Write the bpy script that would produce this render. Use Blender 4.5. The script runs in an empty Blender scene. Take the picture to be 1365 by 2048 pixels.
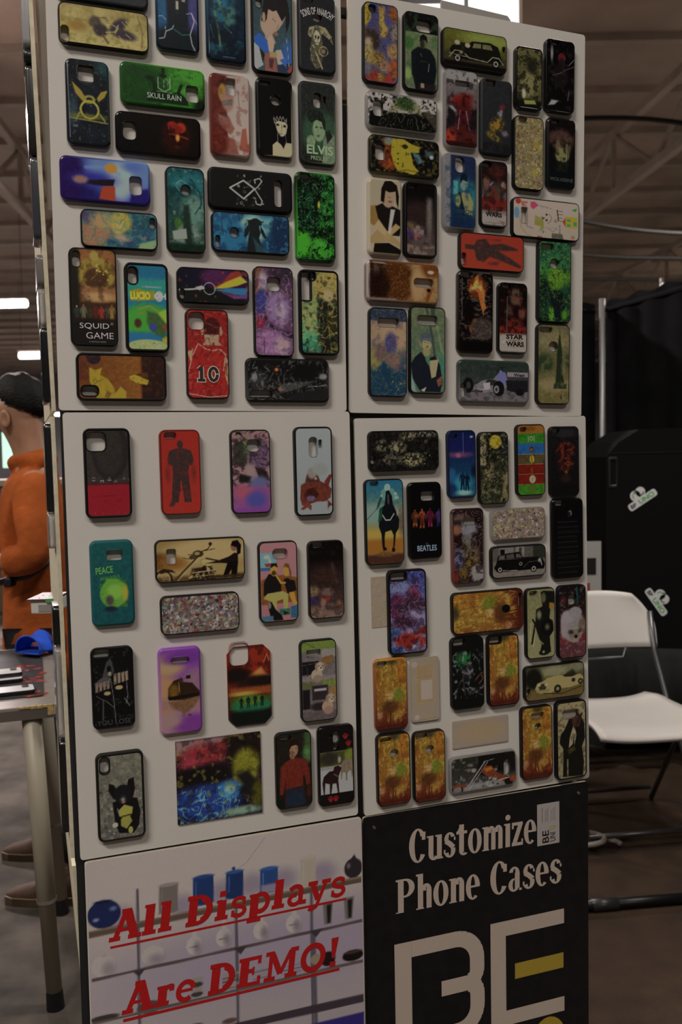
import bpy, bmesh, math, random
import numpy as np
from mathutils import Vector, Matrix
from mathutils.geometry import tessellate_polygon

scene = bpy.context.scene
C = scene.collection
EYE = 1.45                                   # camera height above the hall floor
F_PX, PITCH, ROLL = 1802.6, math.radians(3.2936), math.radians(-1.06745)

# ---------------------------------------------------------------- camera
fw = Vector((0, math.cos(PITCH), -math.sin(PITCH)))
r0 = Vector((1, 0, 0)); u0 = r0.cross(fw)
cr, sr = math.cos(ROLL), math.sin(ROLL)
RV = cr * r0 + sr * u0; UV = -sr * r0 + cr * u0
cam_d = bpy.data.cameras.new('camera'); cam = bpy.data.objects.new('camera', cam_d); C.objects.link(cam)
cam_d.sensor_fit = 'VERTICAL'; cam_d.sensor_height = 36.0; cam_d.sensor_width = 24.0
cam_d.lens = F_PX / 2048 * 36.0; cam_d.clip_start = 0.05; cam_d.clip_end = 300
m = Matrix((RV, UV, -fw)).transposed().to_4x4(); m.translation = (0, 0, EYE)
cam.matrix_world = m
cam_d.dof.use_dof = True; cam_d.dof.focus_distance = 1.66; cam_d.dof.aperture_fstop = 5.6
scene.camera = cam

# ---------------------------------------------------------------- world, lights, exposure
world = bpy.data.worlds.new('hall_air'); scene.world = world; world.use_nodes = True
world.node_tree.nodes['Background'].inputs[0].default_value = (1.0, 0.9, 0.82, 1)
world.node_tree.nodes['Background'].inputs[1].default_value = 0.05
scene.view_settings.view_transform = 'Standard'; scene.view_settings.look = 'None'
scene.view_settings.gamma = 1.0; scene.view_settings.use_curve_mapping = False
scene.view_settings.exposure = 0.0

def area_light(name, loc, size, power, col=(1, .93, .85), target=None):
    d = bpy.data.lights.new(name, 'AREA'); d.shape = 'RECTANGLE'; d.size, d.size_y = size
    d.energy = power; d.color = col
    o = bpy.data.objects.new(name, d); C.objects.link(o); o.location = loc
    if target is not None:
        o.rotation_euler = (Vector(target) - Vector(loc)).to_track_quat('-Z', 'Y').to_euler()
    return o
KEY = 1.0
area_light('overhead_area_light', (-2.2, -2.4, 6.0), (2.4, .5), 262 * KEY, (1, .92, .83))
area_light('overhead_area_light', (1.6, -3.6, 6.0), (2.4, .5), 110 * KEY, (1, .92, .83))
area_light('overhead_area_light', (-6.0, 3.5, 6.0), (2.4, .6), 230 * KEY, (1, .9, .8))
area_light('overhead_area_light', (1.9, 2.6, 5.6), (1.2, .5), 115 * KEY, (1, .93, .86))  # unseen light added above the booth to brighten the chair
area_light('overhead_area_light', (-4.5, 12.0, 6.0), (2.4, .6), 1500 * KEY, (1, .86, .86))
area_light('overhead_area_light', (7.0, 13.0, 6.0), (2.4, .6), 1050 * KEY, (1, .9, .78))
area_light('overhead_area_light', (-12.0, 24.0, 6.0), (3, .8), 1500 * KEY, (1, .88, .86))
area_light('overhead_area_light', (12.6, 28.5, 6.0), (3, .8), 1100 * KEY, (1, .9, .8))
area_light('overhead_area_light', (-14.0, 46.0, 6.0), (4, .8), 2600 * KEY, (1, .92, .92))  # unseen light added to lift the dark far wall

# ---------------------------------------------------------------- helpers
def px_ray(x, y):
    return (fw * F_PX + RV * (x - 682.5) - UV * (y - 1024)).normalized()
def px_depth(x, y, d):                        # point on the pixel's ray at forward distance d (world y)
    r = px_ray(x, y); return Vector((0, 0, EYE)) + r * (d / r.y)
def px_z(x, y, z):
    r = px_ray(x, y); return Vector((0, 0, EYE)) + r * ((z - EYE) / r.z)
def project(P):                               # world points (N,3) -> pixels
    P = np.asarray(P, float) - np.array((0, 0, EYE)); d = P @ np.array(fw)
    return np.stack([682.5 + F_PX * (P @ np.array(RV)) / d, 1024 - F_PX * (P @ np.array(UV)) / d], -1)

def lin(c):
    c = np.asarray(c, float)
    return np.where(c <= .04045, c / 12.92, ((c + .055) / 1.055) ** 2.4)
def hexc(s):
    if len(s) == 3: return np.array([int(k, 16) / 15 for k in s])
    return np.array([int(s[k:k + 2], 16) / 255 for k in (0, 2, 4)])
SEEN = 0.30                                   # linear brightness the photo gives a white sheet on the boards
def albedo(srgb):
    c = lin(srgb); g = (c @ np.array((.3, .5, .2)))[..., None]; return np.clip((c * .9 + g * .1) / SEEN * .60, .004, .85)

_mats = {}
def mat(name, col, rough=.5, metal=0, spec=.5, noise=None, bump=0, bscale=80, emit=0, trans=0, alpha=1, coat=0, sheen=0):
    """procedural material; col = linear rgb; noise = (scale, amount) colour variation"""
    if name in _mats: return _mats[name]
    m = bpy.data.materials.new(name); m.use_nodes = True; nt = m.node_tree; b = nt.nodes['Principled BSDF']
    b.inputs['Base Color'].default_value = (*col, 1); b.inputs['Roughness'].default_value = rough
    b.inputs['Metallic'].default_value = metal; b.inputs['Specular IOR Level'].default_value = spec
    b.inputs['Transmission Weight'].default_value = trans; b.inputs['Alpha'].default_value = alpha
    b.inputs['Coat Weight'].default_value = coat; b.inputs['Sheen Weight'].default_value = sheen
    if emit:
        b.inputs['Emission Color'].default_value = (*col, 1); b.inputs['Emission Strength'].default_value = emit
    if noise or bump:
        tc = nt.nodes.new('ShaderNodeTexCoord')
    if noise:
        n = nt.nodes.new('ShaderNodeTexNoise'); n.inputs['Scale'].default_value = noise[0]; n.inputs['Detail'].default_value = 6
        nt.links.new(tc.outputs['Object'], n.inputs['Vector'])
        rp = nt.nodes.new('ShaderNodeValToRGB'); a = noise[1]
        rp.color_ramp.elements[0].position = .3; rp.color_ramp.elements[1].position = .7
        rp.color_ramp.elements[0].color = (*[max(0, c * (1 - a)) for c in col], 1)
        rp.color_ramp.elements[1].color = (*[min(1, c * (1 + a)) for c in col], 1)
        nt.links.new(n.outputs['Fac'], rp.inputs['Fac']); nt.links.new(rp.outputs['Color'], b.inputs['Base Color'])
    if bump:
        n2 = nt.nodes.new('ShaderNodeTexNoise'); n2.inputs['Scale'].default_value = bscale; n2.inputs['Detail'].default_value = 4
        nt.links.new(tc.outputs['Object'], n2.inputs['Vector'])
        bp = nt.nodes.new('ShaderNodeBump'); bp.inputs['Strength'].default_value = bump; bp.inputs['Distance'].default_value = .01
        nt.links.new(n2.outputs['Fac'], bp.inputs['Height']); nt.links.new(bp.outputs['Normal'], b.inputs['Normal'])
    _mats[name] = m
    return m
def print_mat(name, rough, coat):
    m = mat(name, (.5, .5, .5), rough=rough, coat=coat, spec=.25)
    nt = m.node_tree; a = nt.nodes.new('ShaderNodeVertexColor'); a.layer_name = 'ink'
    n = nt.nodes.new('ShaderNodeTexNoise'); n.inputs['Scale'].default_value = 900
    mx = nt.nodes.new('ShaderNodeMixRGB'); mx.blend_type = 'MULTIPLY'; mx.inputs[0].default_value = .25
    tc = nt.nodes.new('ShaderNodeTexCoord'); nt.links.new(tc.outputs['Object'], n.inputs['Vector'])
    nt.links.new(a.outputs['Color'], mx.inputs[1]); nt.links.new(n.outputs['Fac'], mx.inputs[2])
    nt.links.new(mx.outputs[0], nt.nodes['Principled BSDF'].inputs['Base Color'])
    nt.nodes['Principled BSDF'].inputs['Coat Roughness'].default_value = .08
    return m
M_MATTE = print_mat('matte_print', .5, 0); M_GLOSS = print_mat('glossy_print', .25, .35)
M_CLEAR = mat('clear_plastic', (.92, .92, .95), rough=.12, trans=.85, spec=.5)
M_INK = {}
def ink(h, rough=.55, raw=False):
    k = (h, raw)
    if k not in M_INK: M_INK[k] = mat('ink_' + h, tuple(lin(hexc(h)) if raw else albedo(hexc(h))), rough=rough, noise=(300, .06))
    return M_INK[k]

def tag(o, label, cat, group=None):
    o['label'] = label; o['category'] = cat
    if group: o['group'] = group
    return o
def empty(name, loc, rot=None, label=None, cat=None, group=None):
    o = bpy.data.objects.new(name, None); C.objects.link(o); o.empty_display_size = .02
    if rot is not None: o.matrix_world = Matrix.Translation(loc) @ rot.to_4x4()
    else: o.location = loc
    if label: tag(o, label, cat, group)
    return o
def mesh_obj(name, verts, faces, material, parent=None, smooth=False):
    me = bpy.data.meshes.new(name); me.from_pydata([tuple(v) for v in verts], [], [tuple(int(i) for i in f) for f in faces]); me.update()
    o = bpy.data.objects.new(name, me); C.objects.link(o)
    if material: me.materials.append(material)
    if smooth: me.polygons.foreach_set('use_smooth', [True] * len(me.polygons))
    if parent: o.parent = parent
    return o
def bm_obj(name, bm, material, parent=None, smooth=False):
    me = bpy.data.meshes.new(name); bm.to_mesh(me); bm.free()
    o = bpy.data.objects.new(name, me); C.objects.link(o)
    if material: me.materials.append(material)
    if smooth: me.polygons.foreach_set('use_smooth', [True] * len(me.polygons))
    if parent: o.parent = parent
    return o
def bm_box(bm, lo, hi, rot=None, bevel=0):
    lo, hi = Vector(lo), Vector(hi); c = (lo + hi) / 2; s = hi - lo
    mt = Matrix.Translation(c)
    if rot is not None: mt = mt @ rot.to_4x4()
    g = bmesh.ops.create_cube(bm, size=1, matrix=mt @ Matrix.Diagonal((*s, 1)))
    if bevel:
        es = list({e for v in g['verts'] for e in v.link_edges})
        bmesh.ops.bevel(bm, geom=es, offset=bevel, segments=2, affect='EDGES', profile=.6)
def box(name, lo, hi, material, parent=None, bevel=0):
    bm = bmesh.new(); bm_box(bm, lo, hi, bevel=bevel); return bm_obj(name, bm, material, parent)
def bm_tube(bm, pts, rad, seg=10, caps=True):
    pts = [Vector(p) for p in pts]; rads = rad if isinstance(rad, (list, tuple)) else [rad] * len(pts)
    rings = []; up = None
    for i, p in enumerate(pts):
        t = (pts[min(i + 1, len(pts) - 1)] - pts[max(i - 1, 0)]).normalized()
        if up is None: up = Vector((0, 0, 1)) if abs(t.z) < .9 else Vector((1, 0, 0))
        a = t.cross(up).normalized(); up = a.cross(t).normalized()
        rings.append([bm.verts.new(p + (a * math.cos(k * 2 * math.pi / seg) + up * math.sin(k * 2 * math.pi / seg)) * rads[i]) for k in range(seg)])
    for A, B in zip(rings, rings[1:]):
        for k in range(seg): bm.faces.new((A[k], A[(k + 1) % seg], B[(k + 1) % seg], B[k]))
    if caps: bm.faces.new(rings[0][::-1]); bm.faces.new(rings[-1])
def tube(name, pts, rad, material, parent=None, seg=10):
    bm = bmesh.new(); bm_tube(bm, pts, rad, seg); return bm_obj(name, bm, material, parent, True)
def bar(name, a, b, w, h, material, parent=None):
    """square bar from a to b"""
    a, b = Vector(a), Vector(b); d = b - a; q = d.to_track_quat('Z', 'Y').to_matrix()
    bm = bmesh.new(); mt = Matrix.Translation((a + b) / 2) @ q.to_4x4() @ Matrix.Diagonal((w, h, d.length, 1))
    bmesh.ops.create_cube(bm, size=1, matrix=mt); return bm_obj(name, bm, material, parent)
def prism(name, pts, y0, y1, material, parent=None):
    """polygon (x,z) in the local board frame extruded between y0 and y1"""
    n = len(pts); v = [(x, y0, z) for x, z in pts] + [(x, y1, z) for x, z in pts]
    tris = tessellate_polygon([[Vector((x, z, 0)) for x, z in pts]])
    f = [tuple(t) for t in tris] + [tuple(n + k for k in t[::-1]) for t in tris] + [(k, (k + 1) % n, n + (k + 1) % n, n + k) for k in range(n)]
    return mesh_obj(name, v, f, material, parent)
def rr(w, h, r, n=6):
    """rounded rectangle outline, centred, counter-clockwise (x,z)"""
    r = max(min(r, w / 2 - 1e-5, h / 2 - 1e-5), 1e-5); out = []
    for cx, cz, a in ((w / 2 - r, h / 2 - r, 0), (-w / 2 + r, h / 2 - r, 90), (-w / 2 + r, -h / 2 + r, 180), (w / 2 - r, -h / 2 + r, 270)):
        for k in range(n + 1):
            t = math.radians(a + 90 * k / n); out.append((cx + r * math.cos(t), cz + r * math.sin(t)))
    return np.array(out)

# text meshes (built-in font), normalised to a unit box
_txt = {}
def text_data(s, bold=0.0, shear=0.0, spacing=1.0):
    k = (s, bold, shear, spacing)
    if k in _txt: return _txt[k]
    cu = bpy.data.curves.new('t', 'FONT'); cu.body = s; cu.size = 1; cu.offset = bold; cu.shear = shear; cu.resolution_u = 3
    cu.space_character = spacing; cu.fill_mode = 'FRONT'
    o = bpy.data.objects.new('t', cu); C.objects.link(o); bpy.context.view_layer.update()
    dg = bpy.context.evaluated_depsgraph_get(); me = o.evaluated_get(dg).to_mesh()
    v = np.array([x.co[:2] for x in me.vertices]); f = [tuple(p.vertices) for p in me.polygons]
    bpy.data.objects.remove(o); bpy.data.curves.remove(cu)
    lo, hi = v.min(0), v.max(0); asp = (hi[0] - lo[0]) / (hi[1] - lo[1])
    _txt[k] = ((v - (lo + hi) / 2) / (hi - lo), f, asp); return _txt[k]
def lettering(s, x, z, w, h, y, material, parent, rot=0, bold=0.0, shear=0.0, arc=None, name='lettering', spacing=1.0):
    """flat printed text centred at (x,z) in the parent's board frame (x right, z up, y towards the back)"""
    v, f, asp = text_data(s, bold, shear, spacing)
    if h is None: h = w / asp
    p = v * np.array((w, h))
    if arc:                                   # bend round a circle of radius arc
        a = p[:, 0] / arc; rad = arc + p[:, 1]; p = np.stack([rad * np.sin(a), rad * np.cos(a) - arc], -1)
    c, q = math.cos(math.radians(rot)), math.sin(math.radians(rot))
    p = np.stack([p[:, 0] * c - p[:, 1] * q + x, p[:, 0] * q + p[:, 1] * c + z], -1)
    o = mesh_obj(name, [(a, y, b) for a, b in p], f, material, parent)
    return o

# ---------------------------------------------------------------- numpy painter for the printed pictures
def _hash(ix, iy, seed):
    n = (ix * 374761393 + iy * 668265263 + seed * 974634777) & 0x7fffffff
    n = ((n ^ (n >> 13)) * 1274126177) & 0x7fffffff
    return ((n ^ (n >> 16)) & 0xffff) / 65535.0
def vnoise(x, y, seed):
    ix, iy = np.floor(x).astype(np.int64), np.floor(y).astype(np.int64); fx, fy = x - ix, y - iy
    fx = fx * fx * (3 - 2 * fx); fy = fy * fy * (3 - 2 * fy)
    a, b = _hash(ix, iy, seed), _hash(ix + 1, iy, seed); c, d = _hash(ix, iy + 1, seed), _hash(ix + 1, iy + 1, seed)
    return (a + (b - a) * fx) * (1 - fy) + (c + (d - c) * fx) * fy
def fbm(x, y, seed, o=4):
    s = 0; a = .5
    for k in range(o): s = s + a * vnoise(x, y, seed + 17 * k); x, y, a = x * 2.03, y * 2.03, a / 2
    return s / (1 - .5 ** o)
def sstep(t): t = np.clip(t, 0, 1); return t * t * (3 - 2 * t)

class Art:
    """paints colours at points; coordinates in percent of the picture, widths in millimetres"""
    def __init__(s, x, y, w, h):              # x,y in mm from the top left corner
        s.x, s.y, s.w, s.h = x, y, w, h; s.c = np.zeros((len(x), 3)); s.k = np.ones(len(x)); s.c[:] = .1
    def mix(s, mask, c, al=1):
        mk = (mask * al * s.k)[:, None]; s.c = s.c * (1 - mk) + (hexc(c) if isinstance(c, str) else c) * mk; return s
    def K(s, x0=None, y0=0, x1=100, y1=100):
        if x0 is None: s.k = np.ones(len(s.x))
        else:
            u, v = s.x / s.w * 100, s.y / s.h * 100; s.k = ((u >= x0) & (u <= x1) & (v >= y0) & (v <= y1)).astype(float)
        return s
    def G(s, c1, c2, ang=90, a=0., b=1.):
        t = math.radians(ang); u = s.x / s.w * math.cos(t) + s.y / s.h * math.sin(t)
        u = sstep((u - a) / (b - a))[:, None]; mk = s.k[:, None]
        s.c = s.c * (1 - mk) + (hexc(c1) * (1 - u) + hexc(c2) * u) * mk; return s
    def E(s, cx, cy, rx, ry, c, f=.6, rot=0, al=1):
        dx, dy = s.x - cx * s.w / 100, s.y - cy * s.h / 100; t = math.radians(rot); co, si = math.cos(t), math.sin(t)
        rx, ry = rx * s.w / 100, ry * s.h / 100
        a, b = (dx * co + dy * si) / rx, (-dx * si + dy * co) / ry
        d = (np.sqrt(a * a + b * b) - 1) * min(rx, ry); return s.mix(sstep(.5 - d / (2 * f)), c, al)
    def O(s, cx, cy, r, wd, c, f=.4, al=1):   # ring, radius in mm
        d = np.abs(np.hypot(s.x - cx * s.w / 100, s.y - cy * s.h / 100) - r) - wd / 2; return s.mix(sstep(.5 - d / (2 * f)), c, al)
    def pts(s, p): return [(float(a) * s.w / 100, float(b) * s.h / 100) for a, b in (q.split(',') for q in p.split())]
    def P(s, p, c, f=.5, al=1):
        p = s.pts(p); ins = np.zeros(len(s.x), bool); dm = np.full(len(s.x), 1e9)
        for (x0, y0), (x1, y1) in zip(p, p[1:] + p[:1]):
            if y0 != y1:
                cnd = ((y0 > s.y) != (y1 > s.y)) & (s.x < (x1 - x0) * (s.y - y0) / (y1 - y0) + x0); ins ^= cnd
            ex, ey = x1 - x0, y1 - y0; t = np.clip(((s.x - x0) * ex + (s.y - y0) * ey) / (ex * ex + ey * ey + 1e-9), 0, 1)
            dm = np.minimum(dm, np.hypot(s.x - x0 - t * ex, s.y - y0 - t * ey))
        d = np.where(ins, -dm, dm); return s.mix(sstep(.5 - d / (2 * f)), c, al)
    def L(s, p, wd, c, f=.4, al=1):
        p = s.pts(p); dm = np.full(len(s.x), 1e9)
        for (x0, y0), (x1, y1) in zip(p, p[1:]):
            ex, ey = x1 - x0, y1 - y0; t = np.clip(((s.x - x0) * ex + (s.y - y0) * ey) / (ex * ex + ey * ey + 1e-9), 0, 1)
            dm = np.minimum(dm, np.hypot(s.x - x0 - t * ex, s.y - y0 - t * ey))
        return s.mix(sstep(.5 - (dm - wd / 2) / (2 * f)), c, al)
    def R(s, x0, y0, x1, y1, c, f=.3, al=1): return s.P(f'{x0},{y0} {x1},{y0} {x1},{y1} {x0},{y1}', c, f, al)
    def N(s, seed, sc, c, th=.5, f=.1, al=1, sx=1., sy=1., warp=0.):
        x, y = s.x * sx / sc, s.y * sy / sc
        if warp: x, y = x + warp * fbm(y + 7, x, seed + 3, 3), y + warp * fbm(x, y + 5, seed + 9, 3)
        return s.mix(sstep((fbm(x, y, seed) - th) / (f * 1.9) + .5), c, al * .85)
    def V(s, seed, sc, c, wd=.06, al=1, sx=1., sy=1., warp=1.):   # curling lines: level sets of warped noise
        x, y = s.x * sx / sc, s.y * sy / sc
        x, y = x + warp * fbm(y + 7, x, seed + 3, 3), y + warp * fbm(x, y + 5, seed + 9, 3)
        n = fbm(x, y, seed, 3) * 5; d = np.abs(n - np.round(n)); return s.mix(sstep(1 - d / (wd * 5)), c, al)
    def S(s, seed, n, r0, r1, cols, x0=0, y0=0, x1=100, y1=100, ring=.3, f=.35):   # scatter of small blobs and rings
        rd = random.Random(seed); cols = cols.split()
        for k in range(n):
            cx, cy = rd.uniform(x0, x1), rd.uniform(y0, y1); r = rd.uniform(r0, r1); c = rd.choice(cols); q = rd.uniform(.6, 1.5); rot = rd.uniform(0, 180)
            if rd.random() < ring: s.O(cx, cy, r, r * .5, c, f)
            else: s.E(cx, cy, r / s.w * 100 * q, r / s.h * 100 / q, c, f, rot)
        return s
    def man(s, cx, top, h, c, arms=1, wide=1., coat=0, skin=None, hair=None):   # plain standing figure
        k = h / 100 * s.h; X = lambda mm: cx + mm * k / s.w * 100; Y = lambda q: top + q * h
        P = lambda l: ' '.join(f'{X(a * wide)},{Y(b)}' for a, b in l)
        s.P(P([(-.05, .13), (-.14, .17), (-.17, .3), (-.12, .32), (-.1, .5), (.1, .5), (.12, .32), (.17, .3), (.14, .17), (.05, .13)]), c)
        s.P(P([(-.1, .48), (-.13, .97), (-.04, .97), (0, .6), (.04, .97), (.13, .97), (.1, .48)]), c)
        if arms:
            for g in (-1, 1): s.P(P([(g * .13, .18), (g * .2, .34), (g * .19, .52), (g * .14, .52), (g * .15, .36), (g * .1, .25)]), c)
        if coat: s.P(P([(-.12, .4), (-.2, .85), (.2, .85), (.12, .4)]), c)
        s.E(X(0), Y(.07), .042 * k / s.w * 100 * 1.1, .062 * h, skin or c)
        if hair: s.E(X(0), Y(.04), .05 * k / s.w * 100, .042 * h, hair)
        return s
    def wheel(s, cx, cy, r, c1='111', c2='999', c3='222'):
        rx, ry = r / s.w * 100, r / s.h * 100
        return s.E(cx, cy, rx, ry, c1).E(cx, cy, rx * .66, ry * .66, c2).E(cx, cy, rx * .4, ry * .4, c3)

def strip(pts, w):
    """thick polyline in the plane -> list of convex polygons"""
    out = []; P = [np.array(p, float) for p in pts]
    for a, b in zip(P, P[1:]):
        d = b - a; L = np.hypot(*d)
        if L < 1e-9: continue
        n = np.array((-d[1], d[0])) / L * w / 2; out.append([a + n, b + n, b - n, a - n])
    for p in P[1:-1]: out.append([p + w / 2 * np.array((math.cos(t), math.sin(t))) for t in np.linspace(0, 2 * math.pi, 9)[:-1]])
    return out
def arc(cx, cy, rx, ry, a0, a1, n=14): return [(cx + rx * math.cos(math.radians(a)), cy + ry * math.sin(math.radians(a))) for a in np.linspace(a0, a1, n)]
def bx2(x0, y0, x1, y1): return [[np.array(p, float) for p in ((x0, y0), (x1, y0), (x1, y1), (x0, y1))]]
def polys_obj(name, polys, y, material, parent, thick=0):
    V, F = [], []
    for q in polys:
        i = len(V); V += [(p[0], y - 1e-5 * len(F), p[1]) for p in q]; F.append(tuple(range(i, i + len(q))))
    return mesh_obj(name, V, F, material, parent)


# ---------------------------------------------------------------- display boards
BW, BH, BT = .508, .762, .006
BHT = {'LR': .7585}                          # this sheet is trimmed a little at the top
YAW_L = (-.45656, 1.50304, .34525); YAW_R = (.02779, 1.68646, .34487)
BOARD = {'UL': (YAW_L, -.00804, .09111, -.00346), 'UR': (YAW_R, -.0102, .08779, -.01603),
         'LL': (YAW_L, .00029, -.67451, .00381), 'LR': (YAW_R, .00662, -.68142, .0087),
         'SL': (YAW_L, .00776, -1.44082, .0011), 'SR': (YAW_R, .00358, -1.44578, .00023)}
def board_frame(b):
    (x, y, yaw), du, dv, t = BOARD[b]
    eu = Vector((math.cos(yaw), math.sin(yaw), 0)); ev = Vector((0, 0, 1)); nb = Vector((-math.sin(yaw), math.cos(yaw), 0))
    c, s = math.cos(t), math.sin(t); ex = c * eu + s * ev; ez = -s * eu + c * ev
    return Vector((x, y, EYE)) + eu * du + ev * dv, Matrix((ex, nb, ez)).transposed()
FRAME = {b: board_frame(b) for b in BOARD}
def to_board(b, x, y, out=0.):
    """pixel -> (u, v) in metres on the plane `out` in front of the board"""
    O, R = FRAME[b]; n = R.col[1]; o = Vector((0, 0, EYE)); r = px_ray(x, y)
    p = o + r * ((O - n * out - o).dot(n) / r.dot(n)); d = p - O
    return d.dot(R.col[0]), d.dot(R.col[2])

M_FOAM = mat('white_foam_board', (.80, .765, .72), rough=.7, spec=.25, noise=(900, .10), bump=.06, bscale=700)
M_FOAM_EDGE = mat('cream_foam_core', (.72, .66, .50), rough=.8, noise=(60, .15))
M_BLACK = mat('black_plastic', (.012, .012, .013), rough=.45)
M_RUBBER = mat('black_rubber', (.008, .008, .009), rough=.4)
def board(name, b, label, face_mat, edge_mat=M_FOAM_EDGE, rad=.006, cat='board'):
    O, R = FRAME[b]
    root = empty(name, O, R, label, cat)
    bh = BHT.get(b, BH); o2 = rr(BW, bh, rad, 5) + np.array((BW / 2, bh / 2)); n = len(o2)
    core = mesh_obj('foam_core', [(x, .0006, z) for x, z in o2] + [(x, BT, z) for x, z in o2],
                    [list(range(n))[::-1], list(range(n, 2 * n))] + [(k, (k + 1) % n, n + (k + 1) % n, n + k) for k in range(n)], edge_mat, root)
    core.data.materials.append(face_mat)
    f = o2
    mesh_obj('face_sheet', [(x, 0, z) for x, z in f] + [(x, .0006, z) for x, z in f],
             [list(range(n))] + [(k, n + k, n + (k + 1) % n, (k + 1) % n) for k in range(n)], face_mat, root)
    return root

# ---------------------------------------------------------------- phone cases
CELL = 1.1
def solve_rect(b, bbox, r, t, rot):
    """case rectangle (centre u,v, width, height) on the board whose picture fills the pixel box"""
    O, R = FRAME[b]; x0, y0, x1, y1 = bbox
    u0, v1 = to_board(b, x0, (y0 + y1) / 2, t)[0], to_board(b, (x0 + x1) / 2, y0, t)[1]
    u1, v0 = to_board(b, x1, (y0 + y1) / 2, t)[0], to_board(b, (x0 + x1) / 2, y1, t)[1]
    q = np.array([(u0 + u1) / 2, (v0 + v1) / 2, u1 - u0, v1 - v0]); a = math.radians(rot)
    Rn = np.array(R); On = np.array(O)
    def boxof(q):
        o = rr(q[2], q[3], r, 5); o = np.stack([o[:, 0] * math.cos(a) - o[:, 1] * math.sin(a), o[:, 0] * math.sin(a) + o[:, 1] * math.cos(a)], -1) + q[:2]
        P = np.concatenate([np.stack([o[:, 0], np.full(len(o), -d), o[:, 1]], -1) for d in (0, t)])
        p = project(On + P @ Rn.T); return np.array([p[:, 0].min(), p[:, 1].min(), p[:, 0].max(), p[:, 1].max()])
    for _ in range(12):
        e = np.array(bbox) - boxof(q); k = .00092
        q += np.array([(e[0] + e[2]) / 2 * k, -(e[1] + e[3]) / 2 * k, (e[2] - e[0]) * k, (e[1] - e[3]) * -1 * k])
    return q
def sdf_rr(x, z, cx, cz, w, h, r):
    qx, qz = np.abs(x - cx) - w / 2 + r, np.abs(z - cz) - h / 2 + r
    return np.hypot(np.maximum(qx, 0), np.maximum(qz, 0)) + np.minimum(np.maximum(qx, qz), 0) - r
def set_ink(me, cols):
    a = me.color_attributes.new('ink', 'FLOAT_COLOR', 'POINT')
    d = np.ones((len(cols), 4), np.float32); d[:, :3] = albedo(cols); a.data.foreach_set('color', d.ravel())

def print_grid(w, h, r, art, holes, y, W, H, cell=CELL, chamfer=False):
    """panel grid in mm (x right, z up, centred) with holes; colours from art; W,H picture size"""
    nx, ny = max(8, int(round(w / cell))), max(8, int(round(h / cell)))
    v = np.linspace(-1, 1, ny + 1); z = v * h / 2
    dz = np.maximum(np.abs(z) - (h / 2 - r), 0)
    half = w / 2 - (dz if chamfer else (r - np.sqrt(np.maximum(r * r - dz * dz, 0))))
    U = np.linspace(-1, 1, nx + 1)
    X = (U[None, :] * half[:, None]); Z = np.repeat(z[:, None], nx + 1, 1)
    X, Z = X.ravel(), Z.ravel(); kill = None
    ii = (np.arange(ny)[:, None] * (nx + 1) + np.arange(nx)[None, :]).ravel()
    F = np.stack([ii, ii + 1, ii + nx + 2, ii + nx + 1], -1)
    for (hx, hz, hw, hh, hr) in holes:
        d = sdf_rr(X, Z, hx, hz, hw, hh, hr); e = .05
        gx = (sdf_rr(X + e, Z, hx, hz, hw, hh, hr) - d) / e; gz = (sdf_rr(X, Z + e, hx, hz, hw, hh, hr) - d) / e
        cd = sdf_rr(X[F].mean(1), Z[F].mean(1), hx, hz, hw, hh, hr)
        sel = np.abs(d) < cell * .75; X = np.where(sel, X - gx * d, X); Z = np.where(sel, Z - gz * d, Z)
        k = cd < 0; kill = k if kill is None else kill | k
    if kill is not None: F = F[~kill]
    a = Art(X + W / 2, H / 2 - Z, W, H); art(a)
    g = fbm(a.x / 3.2, a.y / 3.2, 77, 4) - .5; a.c = np.clip(a.c * (1 + .36 * g * np.clip((.57 - a.c.max(1)) / .08, 0, 1) * (cell < 2))[:, None], 0, 1)   # print grain
    P = np.stack([X / 1000, np.full(len(X), y), Z / 1000], -1)
    return P, F, a.c

def make_print(name, P, F, cols, material, parent):
    used = np.unique(F); mp = np.zeros(len(P), int); mp[used] = np.arange(len(used))
    me = bpy.data.meshes.new(name); V = P[used]; G = mp[F]
    me.vertices.add(len(V)); me.vertices.foreach_set('co', V.astype(np.float32).ravel())
    me.loops.add(G.size); me.loops.foreach_set('vertex_index', G.ravel().astype(np.int32))
    me.polygons.add(len(G)); me.polygons.foreach_set('loop_start', np.arange(0, G.size, 4, dtype=np.int32))
    me.update(calc_edges=True); me.validate()
    set_ink(me, cols[used]); me.materials.append(material)
    o = bpy.data.objects.new(name, me); C.objects.link(o); o.parent = parent
    return o

def rings_mesh(name, rings, cols, material, parent, closed_smooth=True):
    n = len(rings[0]); V = np.concatenate(rings); F = []
    for k in range(len(rings) - 1):
        for j in range(n): F.append((k * n + j, k * n + (j + 1) % n, (k + 1) * n + (j + 1) % n, (k + 1) * n + j))
    o = mesh_obj(name, V, F, material, parent, True)
    if cols is not None: set_ink(o.data, cols)
    return o

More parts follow.
